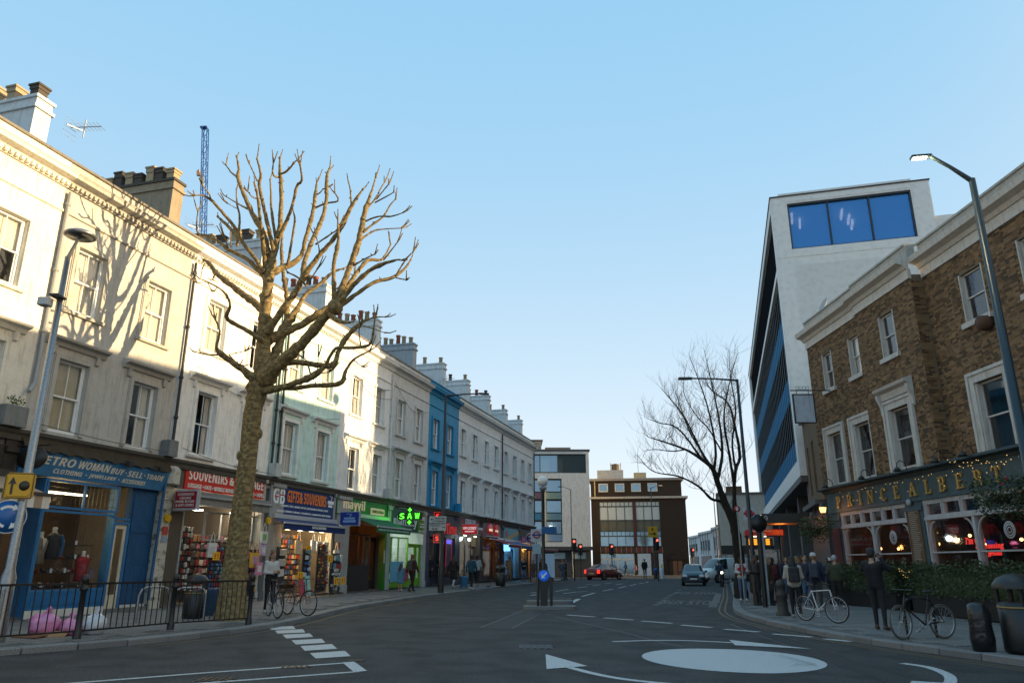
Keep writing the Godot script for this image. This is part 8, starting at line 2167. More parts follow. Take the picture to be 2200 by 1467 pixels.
# ---------------------------------------------------------------- middle of the street
func on_road(x, d, up = 0.0):
	return Vector3(x, road_y(x, d) + up, -d)

func traffic_light(label, p, turn, h):
	var black = mats["black_iron"]
	var t = thing("traffic_light", label, "traffic light", p, turn, "traffic lights at the junction")
	obj("pole", MB.new(true).tube([Vector3(0, -0.1, 0), Vector3(0, h - 0.6, 0)], 0.057, 8), black, t)
	obj("housing", MB.new().cbox(Vector3(0, h - 0.15, 0.08), Vector3(0.30, 0.95, 0.22), 0.03).span(-0.24, 0.24, h - 0.72, h + 0.42, -0.03, -0.02), black, t)
	for k in 3:
		var c = Vector3(0, h + 0.15 - k * 0.3, 0.19)
		obj("visor", MB.new(true).lathe([[0.115, 0.0], [0.12, 0.16]], 10, c, Basis(Vector3.RIGHT, PI / 2), PI * 0.5, PI * 1.5), black, t)
		var ln = obj("lens", MB.new(true).lathe([[0.0, 0.02], [0.10, 0.01], [0.105, 0.0]], 14, c, Basis(Vector3.RIGHT, PI / 2)), glow(1.0, 0.16, 0.10, 1.2) if k == 0 else mat("dead_lens%d" % k, Color(0.05, 0.03, 0.01) if k == 1 else Color(0.01, 0.04, 0.02), 0.3), t)
		if k == 0:
			lamp(ln, c + Vector3(0, 0, 0.15), Color(1.0, 0.12, 0.06), 0.08, 0.1)

func build_middle():
	var black = mats["black_iron"]
	var stone = mats["granite0"]
	# the two halves of the refuge
	for q in [[1.35, 28.3, 0.95, 0.62, "granite kerbed traffic island carrying the keep left bollard"], [1.55, 32.2, 0.95, 0.6, "granite kerbed traffic island just behind the bollard"]]:
		var c = on_road(q[0], q[1])
		var t = thing("traffic_island", q[4], "traffic island", c)
		var o = PackedVector2Array()
		var i_ = PackedVector2Array()
		for k in 20:
			var a = TAU * k / 20
			var e = Vector2(q[2] * sign(cos(a)) * pow(abs(cos(a)), 0.5), q[3] * sign(sin(a)) * pow(abs(sin(a)), 0.5))
			o.append(e)
			i_.append(e * 0.84)
		var xf = Transform3D(Basis(Vector3(1, 0, 0), Vector3(0, 0, 1), Vector3(0, -1, 0)), Vector3(0, 0.11, 0))
		obj("kerb", MB.new().prism(o, 0.0, 0.2, xf), stone, t)
		obj("paving", MB.new().prism(i_, -0.004, 0.1, xf), mats["flagstone1"], t)
	var bp = on_road(1.15, 28.25, 0.11)
	var b = thing("keep_left_bollard", "black keep left bollard with a round blue arrow sign", "bollard", bp)
	for x in [-0.22, 0.26]:
		obj("post", MB.new(true).lathe([[0.05, 0.0], [0.05, 0.95], [0.03, 0.99], [0.0, 1.0]], 10, Vector3(x, 0, 0.05)), black, b)
	obj("shell", MB.new().prism([Vector2(-0.13, 0.0), Vector2(0.13, 0.0), Vector2(0.13, 0.5), Vector2(0.22, 0.78), Vector2(0.22, 1.05), Vector2(0.15, 1.22), Vector2(0.0, 1.30), Vector2(-0.15, 1.22), Vector2(-0.22, 1.05), Vector2(-0.22, 0.78), Vector2(-0.13, 0.5)], -0.08, 0.06), black, b)
	obj("disc", MB.new(true).lathe([[0.0, 0.06], [0.19, 0.06], [0.19, 0.075], [0.0, 0.075]], 28, Vector3(0, 1.03, 0), Basis(Vector3.RIGHT, PI / 2)), mat("keep_left_blue", Color(0.01, 0.09, 0.42), 0.4, {"emit": Color(0.01, 0.10, 0.6), "e": 0.25}), b)
	var r = Basis(Vector3.BACK, deg_to_rad(45))
	obj("arrow", MB.new().prism([Vector2(0, -0.13), Vector2(0.09, -0.02), Vector2(0.06, -0.01), Vector2(0.025, -0.045), Vector2(0.025, 0.14), Vector2(-0.025, 0.14), Vector2(-0.025, -0.045), Vector2(-0.06, -0.01), Vector2(-0.09, -0.02)], 0.075, 0.082, Transform3D(Basis(Vector3.BACK, deg_to_rad(-45)), Vector3(0, 1.03, 0))), flat(0.75, 0.77, 0.78), b)
	var gl = thing("globe_lamp", "white globe lamp on a black post at the traffic island", "lamp post", on_road(1.17, 28.75, 0.11))
	obj("column", MB.new(true).lathe([[0.10, 0.0], [0.10, 1.0], [0.07, 1.1], [0.055, 4.0], [0.10, 4.12], [0.05, 4.2], [0.0, 4.2]], 12), black, gl)
	obj("collar", MB.new(true).lathe([[0.06, 4.1], [0.13, 4.16], [0.14, 4.24], [0.0, 4.25]], 14), mat("collar_grey", Color(0.2, 0.21, 0.22), 0.5), gl)
	obj("globe", MB.new(true).ball(Vector3(0, 4.46, 0), 0.205, 20, 14), mat("opal", Color(0.66, 0.65, 0.62), 0.3), gl)
	var sp = solo("street_plate", MB.new().span(-0.02, 0.56, -0.13, 0.13, -0.01, 0.01), paint(0.01, 0.09, 0.24, 0.5, "plain"), "small blue plate on the globe lamp's post", "sign", on_road(1.13, 28.62, 2.75), yaw(0.25))
	# the bus shelter by the last shops
	var sh = thing("bus_shelter", "red roofed bus shelter past the last shop of the terrace", "bus shelter", at_a(1.9, 60.5), along(0.29, -0.957))
	obj("roof", MB.new().cbox(Vector3(2.0, 2.45, 0), Vector3(4.6, 0.16, 1.5), 0.05), paint(0.22, 0.012, 0.012, 0.5), sh)
	for x in [0.1, 2.0, 3.9]:
		obj("post", MB.new().span(x - 0.05, x + 0.05, 0, 2.4, -0.55, -0.45), black, sh)
	for x in [0.15, 2.05]:
		obj("pane", MB.new().span(x, x + 1.8, 0.3, 2.2, -0.51, -0.50), glass_shop, sh)
	obj("advert_panel", MB.new().span(3.85, 3.95, 0.3, 2.2, -0.5, 0.5), mat("advert", Color(0.25, 0.4, 0.55), 0.4, {"emit": Color(0.3, 0.5, 0.75), "e": 0.08}), sh)
	obj("bench", MB.new().span(0.4, 3.0, 0.45, 0.52, -0.4, -0.15), paint(0.2, 0.02, 0.02, 0.5), sh)
	for q in [[1.75, 55.0, 3.5, 0.30, "underground roundel sign high on the pavement corner"]]:
		var t = thing("station_sign", q[4], "sign", at_a(q[0], q[1]), yaw(0.15))
		obj("pole", MB.new(true).tube([Vector3(0, 0, 0), Vector3(0, 3.6, 0)], 0.04, 8), black, t)
		obj("board", MB.new().span(-0.42, 0.42, 2.8, 3.7, 0.03, 0.06), paint(0.55, 0.58, 0.60, 0.5), t)
		obj("ring", MB.new(true).lathe([[0.17, 0.0], [0.26, 0.0], [0.26, 0.02], [0.17, 0.02]], 24, Vector3(0, 3.3, 0.06), Basis(Vector3.RIGHT, PI / 2)), flat(0.45, 0.02, 0.03), t)
		obj("bar", MB.new().span(-0.34, 0.34, 3.25, 3.35, 0.08, 0.09), flat(0.02, 0.04, 0.25), t)
		obj("timetable", MB.new().span(-0.3, 0.3, 2.0, 2.7, 0.03, 0.06), paint(0.35, 0.5, 0.56, 0.5), t)
	traffic_light("traffic light in front of the pale tiled block, the taller looking one", on_road(5.62, 70), yaw(0.05), 3.3)
	traffic_light("smaller looking traffic light in front of the pale tiled block", on_road(7.08, 80), yaw(0.05), 3.05)
	traffic_light("traffic light before the brown building's glazed doors", on_road(10.57, 82), yaw(0.1), 3.1)
	traffic_light("traffic light at the brown building's tall windows by the yellow plate", on_road(13.14, 70), yaw(0.15), 3.4)
	traffic_light("traffic light down the side street behind the dark blue car", on_road(21.5, 92), yaw(0.2), 2.9)
	lamp_column("junction_street_lamp", "thin dark lamp post in front of the pale tiled block", on_road(6.6, 85), 9.5, 0.07, black, Vector3(-0.9, 0.3, 0), "bar")
	lamp_column("junction_street_lamp", "thin dark lamp post carrying the yellow plate before the brown building", on_road(14.7, 80), 9.2, 0.07, black, Vector3(0.9, 0.3, -0.5), "bar")
	lamp_column("junction_street_lamp", "thin dark lamp post down the side street", on_road(22.9, 86), 9.2, 0.07, black, Vector3(-0.9, 0.3, 0), "bar")
	var y = thing("diversion_plate", "yellow diversion plate on the lamp post before the brown building", "traffic sign", Vector3(14.62, 4.85, -79.8))
	obj("plate", MB.new().span(-0.5, 0.5, -0.55, 0.55, 0.0, 0.02), paint(0.62, 0.32, 0.01, 0.5, "plain"), y)
	obj("arrow", MB.new().span(-0.3, 0.15, -0.25, -0.15, 0.02, 0.03).prism([Vector2(0.1, -0.4), Vector2(0.38, -0.2), Vector2(0.1, 0.0)], 0.02, 0.03).box(Vector3(0, 0.25, 0.025), Vector3(0.2, 0.2, 0.01)), flat(0.03, 0.02, 0.01), y)
	# small island with bollards before the brown building
	var isl = struct("crossing_island", MB.new().span(11.0, 17.5, 0.1, road_y(13, 75) + 0.11, -76.6, -74.8), stone)
	for q in [[14.5, 75.2, "white lit bollard on the crossing island"], [13.9, 75.4, "blue arrow bollard on the crossing island"]]:
		var t = thing("island_bollard", q[2], "bollard", on_road(q[0], q[1], 0.11), Basis(), "bollards on the crossing island")
		obj("shell", MB.new(true).lathe([[0.2, 0.0], [0.16, 0.8], [0.1, 1.0], [0.0, 1.02]], 10), paint(0.55, 0.6, 0.62, 0.5) if q[0] > 14.2 else black, t)
		obj("cap", MB.new(true).lathe([[0.09, 1.0], [0.08, 1.35], [0.0, 1.36]], 8), paint(0.62, 0.42, 0.03, 0.5) if q[0] > 14.2 else black, t)
		if q[0] < 14.2:
			obj("disc", MB.new(true).lathe([[0.0, 0.16], [0.2, 0.16], [0.2, 0.18], [0.0, 0.18]], 18, Vector3(0, 0.8, 0), Basis(Vector3.RIGHT, PI / 2)), paint(0.01, 0.10, 0.40, 0.4, "plain"), t)

# ---------------------------------------------------------------- vehicles: lofted bodies; x is forward
# stations: [x, half width, bottom, belt, top, half width of the roof, glazed to the next station: 0 no, 1 sides, 2 screen]
func vehicle(called, label, cat, p, turn, stn, paint_m, wheels, wr, o = {}):
	var t = thing(called, label, cat, p, turn)
	var body = MB.new(true)
	var gls = MB.new(true)
	var rings = []
	for s in stn:
		var h = s[1]
		var half = [[-0.82 * h, s[2]], [-h * 0.97, s[2] + 0.10], [-h, lerp(s[2], s[3], 0.55)], [-h * 0.955, s[3]], [-s[5], s[4] - 0.05], [-s[5] * 0.72, s[4]]]
		var r = []
		for q in half:
			r.append(Vector3(s[0], q[1], q[0]))
		for k in range(5, -1, -1):
			r.append(Vector3(s[0], half[k][1], -half[k][0]))
		rings.append(r)
	for i in rings.size() - 1:
		for j in 11:
			var g = stn[i][6]
			var is_glass = (g == 1 and j in [3, 7]) or (g == 2 and j in [4, 5, 6])
			var m = gls if is_glass else body
			m.quad(rings[i][j], rings[i + 1][j], rings[i + 1][j + 1], rings[i][j + 1])
		body.quad(rings[i][11], rings[i + 1][11], rings[i + 1][0], rings[i][0])
	body.next()
	for e in [0, rings.size() - 1]:
		for k in range(1, 11):
			if e == 0:
				body.tri(rings[e][0], rings[e][k], rings[e][k + 1])
			else:
				body.tri(rings[e][0], rings[e][k + 1], rings[e][k])
	obj("body", body, paint_m, t)
	obj("windows", gls, mat("car_glass", Color(0.02, 0.03, 0.035), 0.05, {"spec": 0.8}), t)
	var hw = stn[stn.size() / 2][1]
	for x in wheels:
		for s in [-1, 1]:
			var b = Basis(Vector3.RIGHT, PI / 2 * s)
			var arch = obj("wheel_arch", MB.new(true).lathe([[0.0, 0.0], [wr * 1.16, 0.0], [wr * 1.16, 0.02], [0.0, 0.02]], 20, Vector3(x, wr, s * (hw - 0.006)), b), mat("arch_black", Color(0.01, 0.01, 0.01), 0.9), t)
			var w = obj("wheel", MB.new(true).lathe([[wr * 0.6, -0.19], [wr * 0.94, -0.19], [wr, -0.14], [wr, -0.03], [wr * 0.94, 0.02], [wr * 0.62, 0.02]], 20, Vector3(x, wr, s * (hw + 0.012)), b), mats["tyre"], t)
			var rim = MB.new(true).lathe([[0.0, 0.0], [wr * 0.2, 0.0], [wr * 0.25, -0.02], [wr * 0.63, 0.015]], 20, Vector3(x, wr, s * (hw + 0.012)), b)
			obj("rim", rim, mats["alloy"], w)
	var x1 = stn[-1][0]
	var x0 = stn[0][0]
	var ly = o.get("light_y", 0.68)
	for s in [-1, 1]:
		obj("headlight", MB.new().cbox(Vector3(x1 - 0.16, ly, s * hw * 0.72), Vector3(0.34, 0.17, 0.34), 0.05), mat("headlight", Color(0.6, 0.62, 0.65), 0.1, {"spec": 0.8}) if not o.get("lit", false) else glow(1.0, 0.95, 0.85, 3.0), t)
		obj("tail_light", MB.new().cbox(Vector3(x0 + 0.10, ly + 0.12, s * hw * 0.84), Vector3(0.26, 0.34, 0.2), 0.03), glow(1.0, 0.03, 0.02, 0.9) if o.get("brakes", false) else mat("tail", Color(0.25, 0.01, 0.01), 0.3), t)
		obj("mirror", MB.new(true).ball(Vector3(o.get("mirror_x", 0.6), o.get("belt", 0.95) + 0.04, s * (hw + 0.10)), Vector3(0.07, 0.08, 0.12), 8, 6), paint_m, t)
	obj("number_plate", MB.new().span(x1 - 0.02, x1 + 0.02, 0.42, 0.53, -0.26, 0.26), paint(0.60, 0.60, 0.56, 0.5, "plain"), t)
	obj("number_plate", MB.new().span(x0 - 0.02, x0 + 0.02, 0.55, 0.66, -0.26, 0.26), paint(0.55, 0.42, 0.05, 0.5, "plain"), t)
	obj("bumper", MB.new().cbox(Vector3(x1 - 0.06, 0.34, 0), Vector3(0.2, 0.16, hw * 1.7), 0.04), mat("bumper_black", Color(0.015, 0.015, 0.016), 0.6), t)
	obj("grille", MB.new().cbox(Vector3(x1 - 0.03, ly - 0.04, 0), Vector3(0.1, 0.12, hw * 0.8), 0.02), mats["bumper_black"], t)
	for q in o.get("door_lines", []):
		for s in [-1, 1]:
			obj("door_gap", MB.new().span(q - 0.008, q + 0.008, 0.32, o.get("belt", 0.95), s * (hw - 0.01), s * (hw + 0.004)), mats["bumper_black"], t)
	return t

func build_vehicles():
	var red = mat("car_red", Color(0.14, 0.006, 0.012), 0.35, {"clear": 0.5})
	vehicle("red_car", "dark red saloon car braking as it crosses the junction", "car", on_road(9.05, 76.5), yaw(deg_to_rad(50)), [[-2.2, 0.62, 0.42, 0.85, 0.98, 0.55, 0], [-2.1, 0.8, 0.28, 0.98, 1.04, 0.66, 0], [-1.75, 0.87, 0.22, 1.0, 1.13, 0.62, 2], [-1.0, 0.88, 0.2, 0.98, 1.42, 0.58, 1], [-0.2, 0.88, 0.2, 0.96, 1.48, 0.58, 1], [0.45, 0.88, 0.2, 0.95, 1.42, 0.57, 2], [1.25, 0.87, 0.2, 0.93, 0.99, 0.70, 0], [1.8, 0.84, 0.22, 0.84, 0.88, 0.66, 0], [2.15, 0.7, 0.28, 0.70, 0.74, 0.55, 0], [2.25, 0.5, 0.4, 0.58, 0.60, 0.4, 0]], red, [-1.35, 1.35], 0.32, {"brakes": true, "light_y": 0.66, "mirror_x": 0.75, "door_lines": [-0.9, 0.05, 1.0]})
	var blue = mat("car_blue", Color(0.008, 0.045, 0.065), 0.4, {"clear": 0.25})
	vehicle("blue_hatchback", "dark blue hatchback driving toward the roundabout", "car", on_road(13.6, 58.5), yaw(deg_to_rad(-103)), [[-1.75, 0.6, 0.4, 0.8, 1.0, 0.5, 0], [-1.68, 0.78, 0.28, 0.95, 1.1, 0.6, 2], [-1.3, 0.82, 0.22, 0.97, 1.46, 0.56, 1], [-0.4, 0.83, 0.2, 0.95, 1.52, 0.58, 1], [0.35, 0.83, 0.2, 0.94, 1.44, 0.57, 2], [1.05, 0.82, 0.2, 0.94, 1.0, 0.68, 0], [1.55, 0.79, 0.22, 0.84, 0.88, 0.64, 0], [1.82, 0.7, 0.28, 0.68, 0.72, 0.55, 0], [1.9, 0.55, 0.36, 0.55, 0.58, 0.45, 0]], blue, [-1.2, 1.15], 0.30, {"light_y": 0.70, "mirror_x": 0.55, "door_lines": [-0.6, 0.5]})
	var silver = mat("van_silver", Color(0.62, 0.63, 0.62), 0.45, {"clear": 0.3})
	var st = [[-2.5, 0.9, 0.35, 1.1, 1.92, 0.80, 0], [-2.45, 0.95, 0.3, 1.1, 1.97, 0.84, 0], [-1.0, 0.96, 0.28, 1.1, 1.99, 0.84, 0], [0.55, 0.96, 0.28, 1.08, 1.98, 0.82, 1], [1.25, 0.96, 0.28, 1.06, 1.90, 0.78, 2], [1.95, 0.94, 0.28, 1.05, 1.16, 0.80, 0], [2.35, 0.9, 0.3, 0.92, 0.98, 0.74, 0], [2.5, 0.75, 0.36, 0.72, 0.78, 0.6, 0]]
	var v = vehicle("delivery_van", "silver delivery van turning beside the dark blue hatchback", "van", on_road(18.2, 66.0), yaw(deg_to_rad(-158)), st, silver, [-1.55, 1.6], 0.34, {"light_y": 0.82, "mirror_x": 1.3, "belt": 1.1, "door_lines": [0.5, 1.4]})
	vehicle("white_van", "pale blue white van half hidden behind the silver van", "van", on_road(22.6, 70.5), yaw(deg_to_rad(-120)), st, mat("van_white", Color(0.45, 0.52, 0.58), 0.4, {"clear": 0.6}), [-1.55, 1.6], 0.34, {"light_y": 0.82, "mirror_x": 1.3, "belt": 1.1})
	# motor scooter
	var t = thing("motor_scooter", "dark delivery scooter riding between the van and the car", "scooter", on_road(14.55, 54.2), yaw(deg_to_rad(-100)))
	for x in [-0.6, 0.62]:
		var m = MB.new(true)
		ring_of(m, 0.2, 0.07, 16, Vector3(x, 0.27, 0))
		obj("wheel", m, mats["tyre"], t)
	obj("fairing", MB.new(true).tube([Vector3(-0.75, 0.75, 0), Vector3(-0.3, 0.72, 0), Vector3(-0.05, 0.38, 0), Vector3(0.35, 0.38, 0), Vector3(0.5, 0.7, 0), Vector3(0.45, 1.0, 0)], [0.14, 0.17, 0.15, 0.15, 0.16, 0.1], 10).tube([Vector3(0.5, 0.7, 0), Vector3(0.62, 0.3, 0)], 0.06, 8), mat("scooter_black", Color(0.02, 0.022, 0.03), 0.35), t)
	obj("handlebar", MB.new(true).tube([Vector3(0.38, 1.05, -0.32), Vector3(0.44, 1.02, 0), Vector3(0.38, 1.05, 0.32)], 0.02, 6), mats["bar_black"], t)
	obj("headlight", MB.new(true).ball(Vector3(0.55, 0.95, 0), 0.08, 8, 6), glow(1.0, 0.95, 0.8, 4.0), t)
	obj("seat", MB.new().cbox(Vector3(-0.38, 0.86, 0), Vector3(0.6, 0.1, 0.26), 0.04), mats["bar_black"], t)

# ---------------------------------------------------------------- street furniture by the pub
func leaves(m, c, half, n, size, noise_amt = 0.12):
	for i in n:
		var d = Vector3(rng.randf_range(-1, 1), rng.randf_range(-1, 1), rng.randf_range(-1, 1))
		# keep most leaves near the skin of the clump
		var k = 1.0 / max(abs(d.x), max(abs(d.y), abs(d.z)))
		d *= lerp(1.0, k, rng.randf_range(0.55, 1.0))
		var p = c + d * half + Vector3(rng.randf_range(-1, 1), rng.randf_range(-1, 1), rng.randf_range(-1, 1)) * noise_amt
		var a = Vector3(rng.randf_range(-1, 1), rng.randf_range(-0.4, 1), rng.randf_range(-1, 1)).normalized() * size * rng.randf_range(0.6, 1.3)
		var b = a.cross(Vector3(rng.randf_range(-1, 1), rng.randf_range(-1, 1), rng.randf_range(-1, 1)).normalized()) * 0.55
		var v = rng.randf_range(0.6, 1.35)
		m.col(Color(0.040 * v, 0.062 * v * rng.randf_range(0.85, 1.15), 0.020 * v))
		m.tri(p - b, p + a, p + b)
		m.tri(p - b, p + b, p - a * 0.8)

func basket(label, p, s, flowers):
	var leaf = mat("leaf", Color(1, 1, 1), 0.6, {"vcol": true})
	var t = thing("hanging_basket", label, "hanging basket", p, Basis(), "hanging baskets on the pub")
	var m = MB.new()
	leaves(m, Vector3(0, 0.05, 0), Vector3(0.45, 0.28, 0.4) * s, 1300, 0.05, 0.10)
	leaves(m, Vector3(0, -0.25, 0), Vector3(0.36, 0.22, 0.32) * s, 500, 0.05, 0.12)
	var o = obj("foliage", m, leaf, t)
	o.set_meta("kind", "stuff")
	obj("basket", MB.new(true).lathe([[0.0, -0.25], [0.16, -0.22], [0.26, -0.05], [0.28, 0.0]], 12), paint(0.04, 0.03, 0.02, 0.9), t)
	for k in flowers:
		obj("flower", MB.new(true).ball(Vector3(rng.randf_range(-0.35, 0.35), rng.randf_range(0.2, 0.45), rng.randf_range(-0.1, 0.3)), 0.04, 7, 5), paint(0.45, 0.03, 0.06, 0.6, "plain"), t)
	var ch = MB.new()
	for k in 3:
		ch.bar(Vector3(0.27 * cos(k * 2.1), 0, 0.27 * sin(k * 2.1)), Vector3(0, 0.75, 0), 0.01)
	obj("chains", ch, mats["black_iron"], t)

func build_right_street():
	var black = mats["black_iron"]
	var leaf = mat("leaf", Color(1, 1, 1), 0.6, {"vcol": true})
	lamp_column("tall_street_lamp", "tall dark street lamp with its lit head over the roundabout", at_b(9.32, 13.5), 8.95, 0.10, mat("lamp_teal", Color(0.020, 0.035, 0.045), 0.35, {"metal": 0.3}), Vector3(-0.70, 0.58, -0.1), "lit")
	lamp_column("kerb_street_lamp", "dark street lamp with a long arm beside the bare tree", at_b(9.15, 29.4), 8.65, 0.085, black, Vector3(-1.85, 0.06, -0.1), "bar")
	# planters and hedges under the bar windows
	for q in [[1.45, 6.2, "clipped hedge in a black trough under the pub window with the pendant"], [7.2, 12.6, "clipped hedge in a black trough under the window with red neon"], [13.0, 15.6, "clipped hedge in a black trough at the pub's frame edge window"]]:
		var w = q[1] - q[0]
		var c = PO + PB * Vector3((q[0] + q[1]) / 2, 0.16, 0.55)
		var t = thing("planter_hedge", q[2], "planter", c, PB, "hedge troughs along the pub")
		obj("trough", MB.new().cbox(Vector3(0, 0.26, 0), Vector3(w, 0.56, 0.5), 0.02), paint(0.012, 0.012, 0.012, 0.8), t)
		var m = MB.new()
		leaves(m, Vector3(0, 0.92, 0), Vector3(w / 2 + 0.05, 0.40, 0.34), int(w * 1500), 0.045, 0.09)
		leaves(m, Vector3(0, 1.3, 0), Vector3(w / 2, 0.12, 0.26), int(w * 260), 0.06, 0.16)
		var o = obj("foliage", m, leaf, t)
		o.set_meta("kind", "stuff")
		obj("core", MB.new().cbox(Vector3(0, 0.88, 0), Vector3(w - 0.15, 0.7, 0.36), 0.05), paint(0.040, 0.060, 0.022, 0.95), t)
	basket("flowering hanging basket at the pub's far corner", Vector3(12.25, 3.0, -30.9), 1.15, 5)
	basket("large leafy hanging basket near the last gold letter", pw(-9.95, 3.35, 0.75), 1.3, 3)
	# fairy lights draped over the fascia and hedge: a wire and its bulbs
	var bulb = MB.new(true).ball(Vector3.ZERO, 0.011, 6, 4).done()
	var warm = glow(1.0, 0.62, 0.18, 0.9)
	for q in [[0.3, 4.35, -9.8, 4.42, 5, 0.5, 0.25, 40, "string of warm fairy lights looped along the pub fascia"], [-4.3, 1.45, -5.0, 1.42, 1, 0.28, 0.75, 14, "short string of warm fairy lights sagging between the hedges"], [-7.5, 4.6, -10.2, 4.25, 2, 0.25, 0.5, 22, "string of fairy lights trailing to the big hanging basket"]]:
		var t = thing("fairy_lights", q[8], "fairy lights", pw(q[0], 0, 0), PB, "fairy lights on the pub")
		var wire = MB.new()
		var last = null
		for k in q[7]:
			var f = k / float(q[7] - 1)
			var sg = abs(sin(f * PI * q[4]))
			var p = Vector3((q[0] - q[2]) * f, lerp(q[1], q[3], f) - sg * q[5] * (0.6 + 0.4 * sin(k * 1.7)), q[6] + 0.03 * sin(k * 2.3))
			if last != null:
				wire.bar(last, p, 0.005)
			last = p
			obj("bulb", bulb, warm, t, p)
		obj("wire", wire, mats["bar_black"], t)
	# hanging pictorial sign
	var t = thing("hanging_sign", "blank looking grey hanging pub sign on an iron bracket", "sign", Vector3(12.1, 7.75, -30.3))
	obj("board", MB.new().span(-0.40, 0.40, -0.56, 0.58, -0.03, 0.03), paint(0.46, 0.50, 0.56, 0.5), t)
	obj("rim", MB.new().span(-0.44, -0.40, -0.6, 0.62, -0.05, 0.05).span(0.40, 0.44, -0.6, 0.62, -0.05, 0.05).span(-0.40, 0.40, 0.58, 0.62, -0.05, 0.05).span(-0.40, 0.40, -0.6, -0.56, -0.05, 0.05), black, t)
	obj("bracket", MB.new().bar(Vector3(-0.5, 0.78, 0), Vector3(1.25, 0.78, 0), 0.04).bar(Vector3(-0.25, 0.62, 0), Vector3(-0.25, 0.78, 0), 0.02).bar(Vector3(0.25, 0.62, 0), Vector3(0.25, 0.78, 0), 0.02), black, t)
	var sc = MB.new(true)
	for k in 4:
		ring_of(sc, 0.07, 0.008, 10, Vector3(-0.2 + k * 0.14, 0.88, 0))
	obj("scrollwork", sc, black, t)
	# lantern over the pub's corner door
	t = thing("wall_lantern", "glowing wall lantern above the basket at the pub corner", "lantern", Vector3(12.75, 3.55, -31.2))
	obj("cage", MB.new().lathe([[0.08, 0.0], [0.14, 0.3], [0.16, 0.31], [0.03, 0.45], [0.0, 0.46]], 6), black, t)
	obj("glass", MB.new().lathe([[0.0, 0.02], [0.085, 0.03], [0.142, 0.28], [0.0, 0.28]], 6), glow(1.0, 0.6, 0.2, 1.2), t)
	lamp(t, Vector3(-0.25, 0.15, 0.1), Color(1.0, 0.6, 0.25), 0.15, 0.1)
	# round sign seen from behind on its stout post, and the bus flags
	t = thing("round_sign_back", "black back of a round traffic sign on a stout post", "traffic sign", at_b(8.97, 27.9))
	obj("post", MB.new(true).tube([Vector3(0, -0.1, 0), Vector3(0, 3.2, 0)], 0.085, 10), black, t)
	obj("disc", MB.new(true).lathe([[0.0, -0.015], [0.30, -0.015], [0.30, 0.015], [0.0, 0.015]], 28, Vector3(0, 2.88, 0.09), Basis(Vector3.RIGHT, PI / 2)), black, t)
	obj("grey_stripe", MB.new().span(0.09, 0.16, 0.1, 2.6, -0.04, 0.04), paint(0.26, 0.31, 0.34, 0.5), t)
	t = thing("bus_stop_flag", "white bus stop flag with a red ring above the round sign", "bus stop", at_b(9.5, 30.6))
	obj("pole", MB.new(true).tube([Vector3(0, -0.1, 0), Vector3(0, 3.7, 0)], 0.04, 8), black, t)
	obj("flag", MB.new().span(-0.26, 0.26, 3.15, 3.66, 0.03, 0.05), paint(0.50, 0.55, 0.58, 0.5), t)
	obj("ring", MB.new(true).lathe([[0.11, 0.0], [0.17, 0.0], [0.17, 0.015], [0.11, 0.015]], 24, Vector3(0, 3.4, 0.05), Basis(Vector3.RIGHT, PI / 2)), flat(0.42, 0.02, 0.05), t)
	obj("bar", MB.new().span(-0.22, 0.22, 3.36, 3.44, 0.066, 0.074), flat(0.42, 0.02, 0.05), t)
	t = thing("stop_letter_sign", "small round red sign with a white letter B on a thin pole", "sign", at_b(9.35, 31.6))
	obj("pole", MB.new(true).tube([Vector3(0, -0.1, 0), Vector3(0, 3.55, 0)], 0.03, 8), paint(0.3, 0.32, 0.33, 0.5), t)
	obj("disc", MB.new(true).lathe([[0.0, -0.01], [0.13, -0.01], [0.13, 0.01], [0.0, 0.01]], 20, Vector3(0, 3.65, 0), Basis(Vector3.RIGHT, PI / 2)), paint(0.30, 0.02, 0.03, 0.5, "plain"), t)
	text(t, "B", Vector3(0, 3.65, 0.01), 0.1, 0.14, flat(0.65, 0.65, 0.65))
	# bus shelter under the office block
	t = thing("station_bus_shelter", "bus shelter with a red fascia for Notting Hill Gate Station", "bus shelter", at_b(12.2, 40.0), along(0.964, 0.2654))
	obj("fascia", MB.new().cbox(Vector3(0.9, 3.0, -1.0), Vector3(1.9, 0.30, 2.6), 0.04), paint(0.36, 0.006, 0.012, 0.4), t)
	text(t, "Notting Hill Gate", Vector3(0.75, 3.06, 0.31), 0.95, 0.10, flat(0.7, 0.7, 0.7))
	text(t, "Station", Vector3(0.75, 2.93, 0.31), 0.4, 0.09, flat(0.7, 0.7, 0.7))
	obj("ceiling_light", MB.new().span(0.3, 1.0, 2.80, 2.84, -0.6, -0.3), glow(1.0, 0.8, 0.5, 1.4), t)
	lamp(t, Vector3(0.6, 2.6, -0.4), Color(1.0, 0.75, 0.45), 0.1, 0.2)
	var ind = obj("indicator", MB.new().span(0.0, 1.3, 2.35, 2.72, -0.45, -0.35), paint(0.01, 0.01, 0.01, 0.5), t)
	for k in 4:
		obj("lit_row", MB.new().span(0.06, 0.55 + 0.06 * (k % 2), 2.40 + k * 0.08, 2.45 + k * 0.08, -0.35, -0.345).span(0.95, 1.15, 2.40 + k * 0.08, 2.45 + k * 0.08, -0.35, -0.345), glow(1.0, 0.35, 0.02, 1.0), ind)
	for x in [0.05, 1.75]:
		for z in [0.1, -2.2]:
			obj("post", MB.new().span(x - 0.04, x + 0.04, 0, 2.9, z - 0.04, z + 0.04), black, t)
	obj("pane", MB.new().span(0.1, 1.7, 0.4, 2.2, -2.21, -2.2), glass_shop, t)
	# cast iron bollard
	t = thing("iron_bollard", "ribbed cast iron bollard on the kerb beside the backpacker", "bollard", at_b(8.1, 23.6))
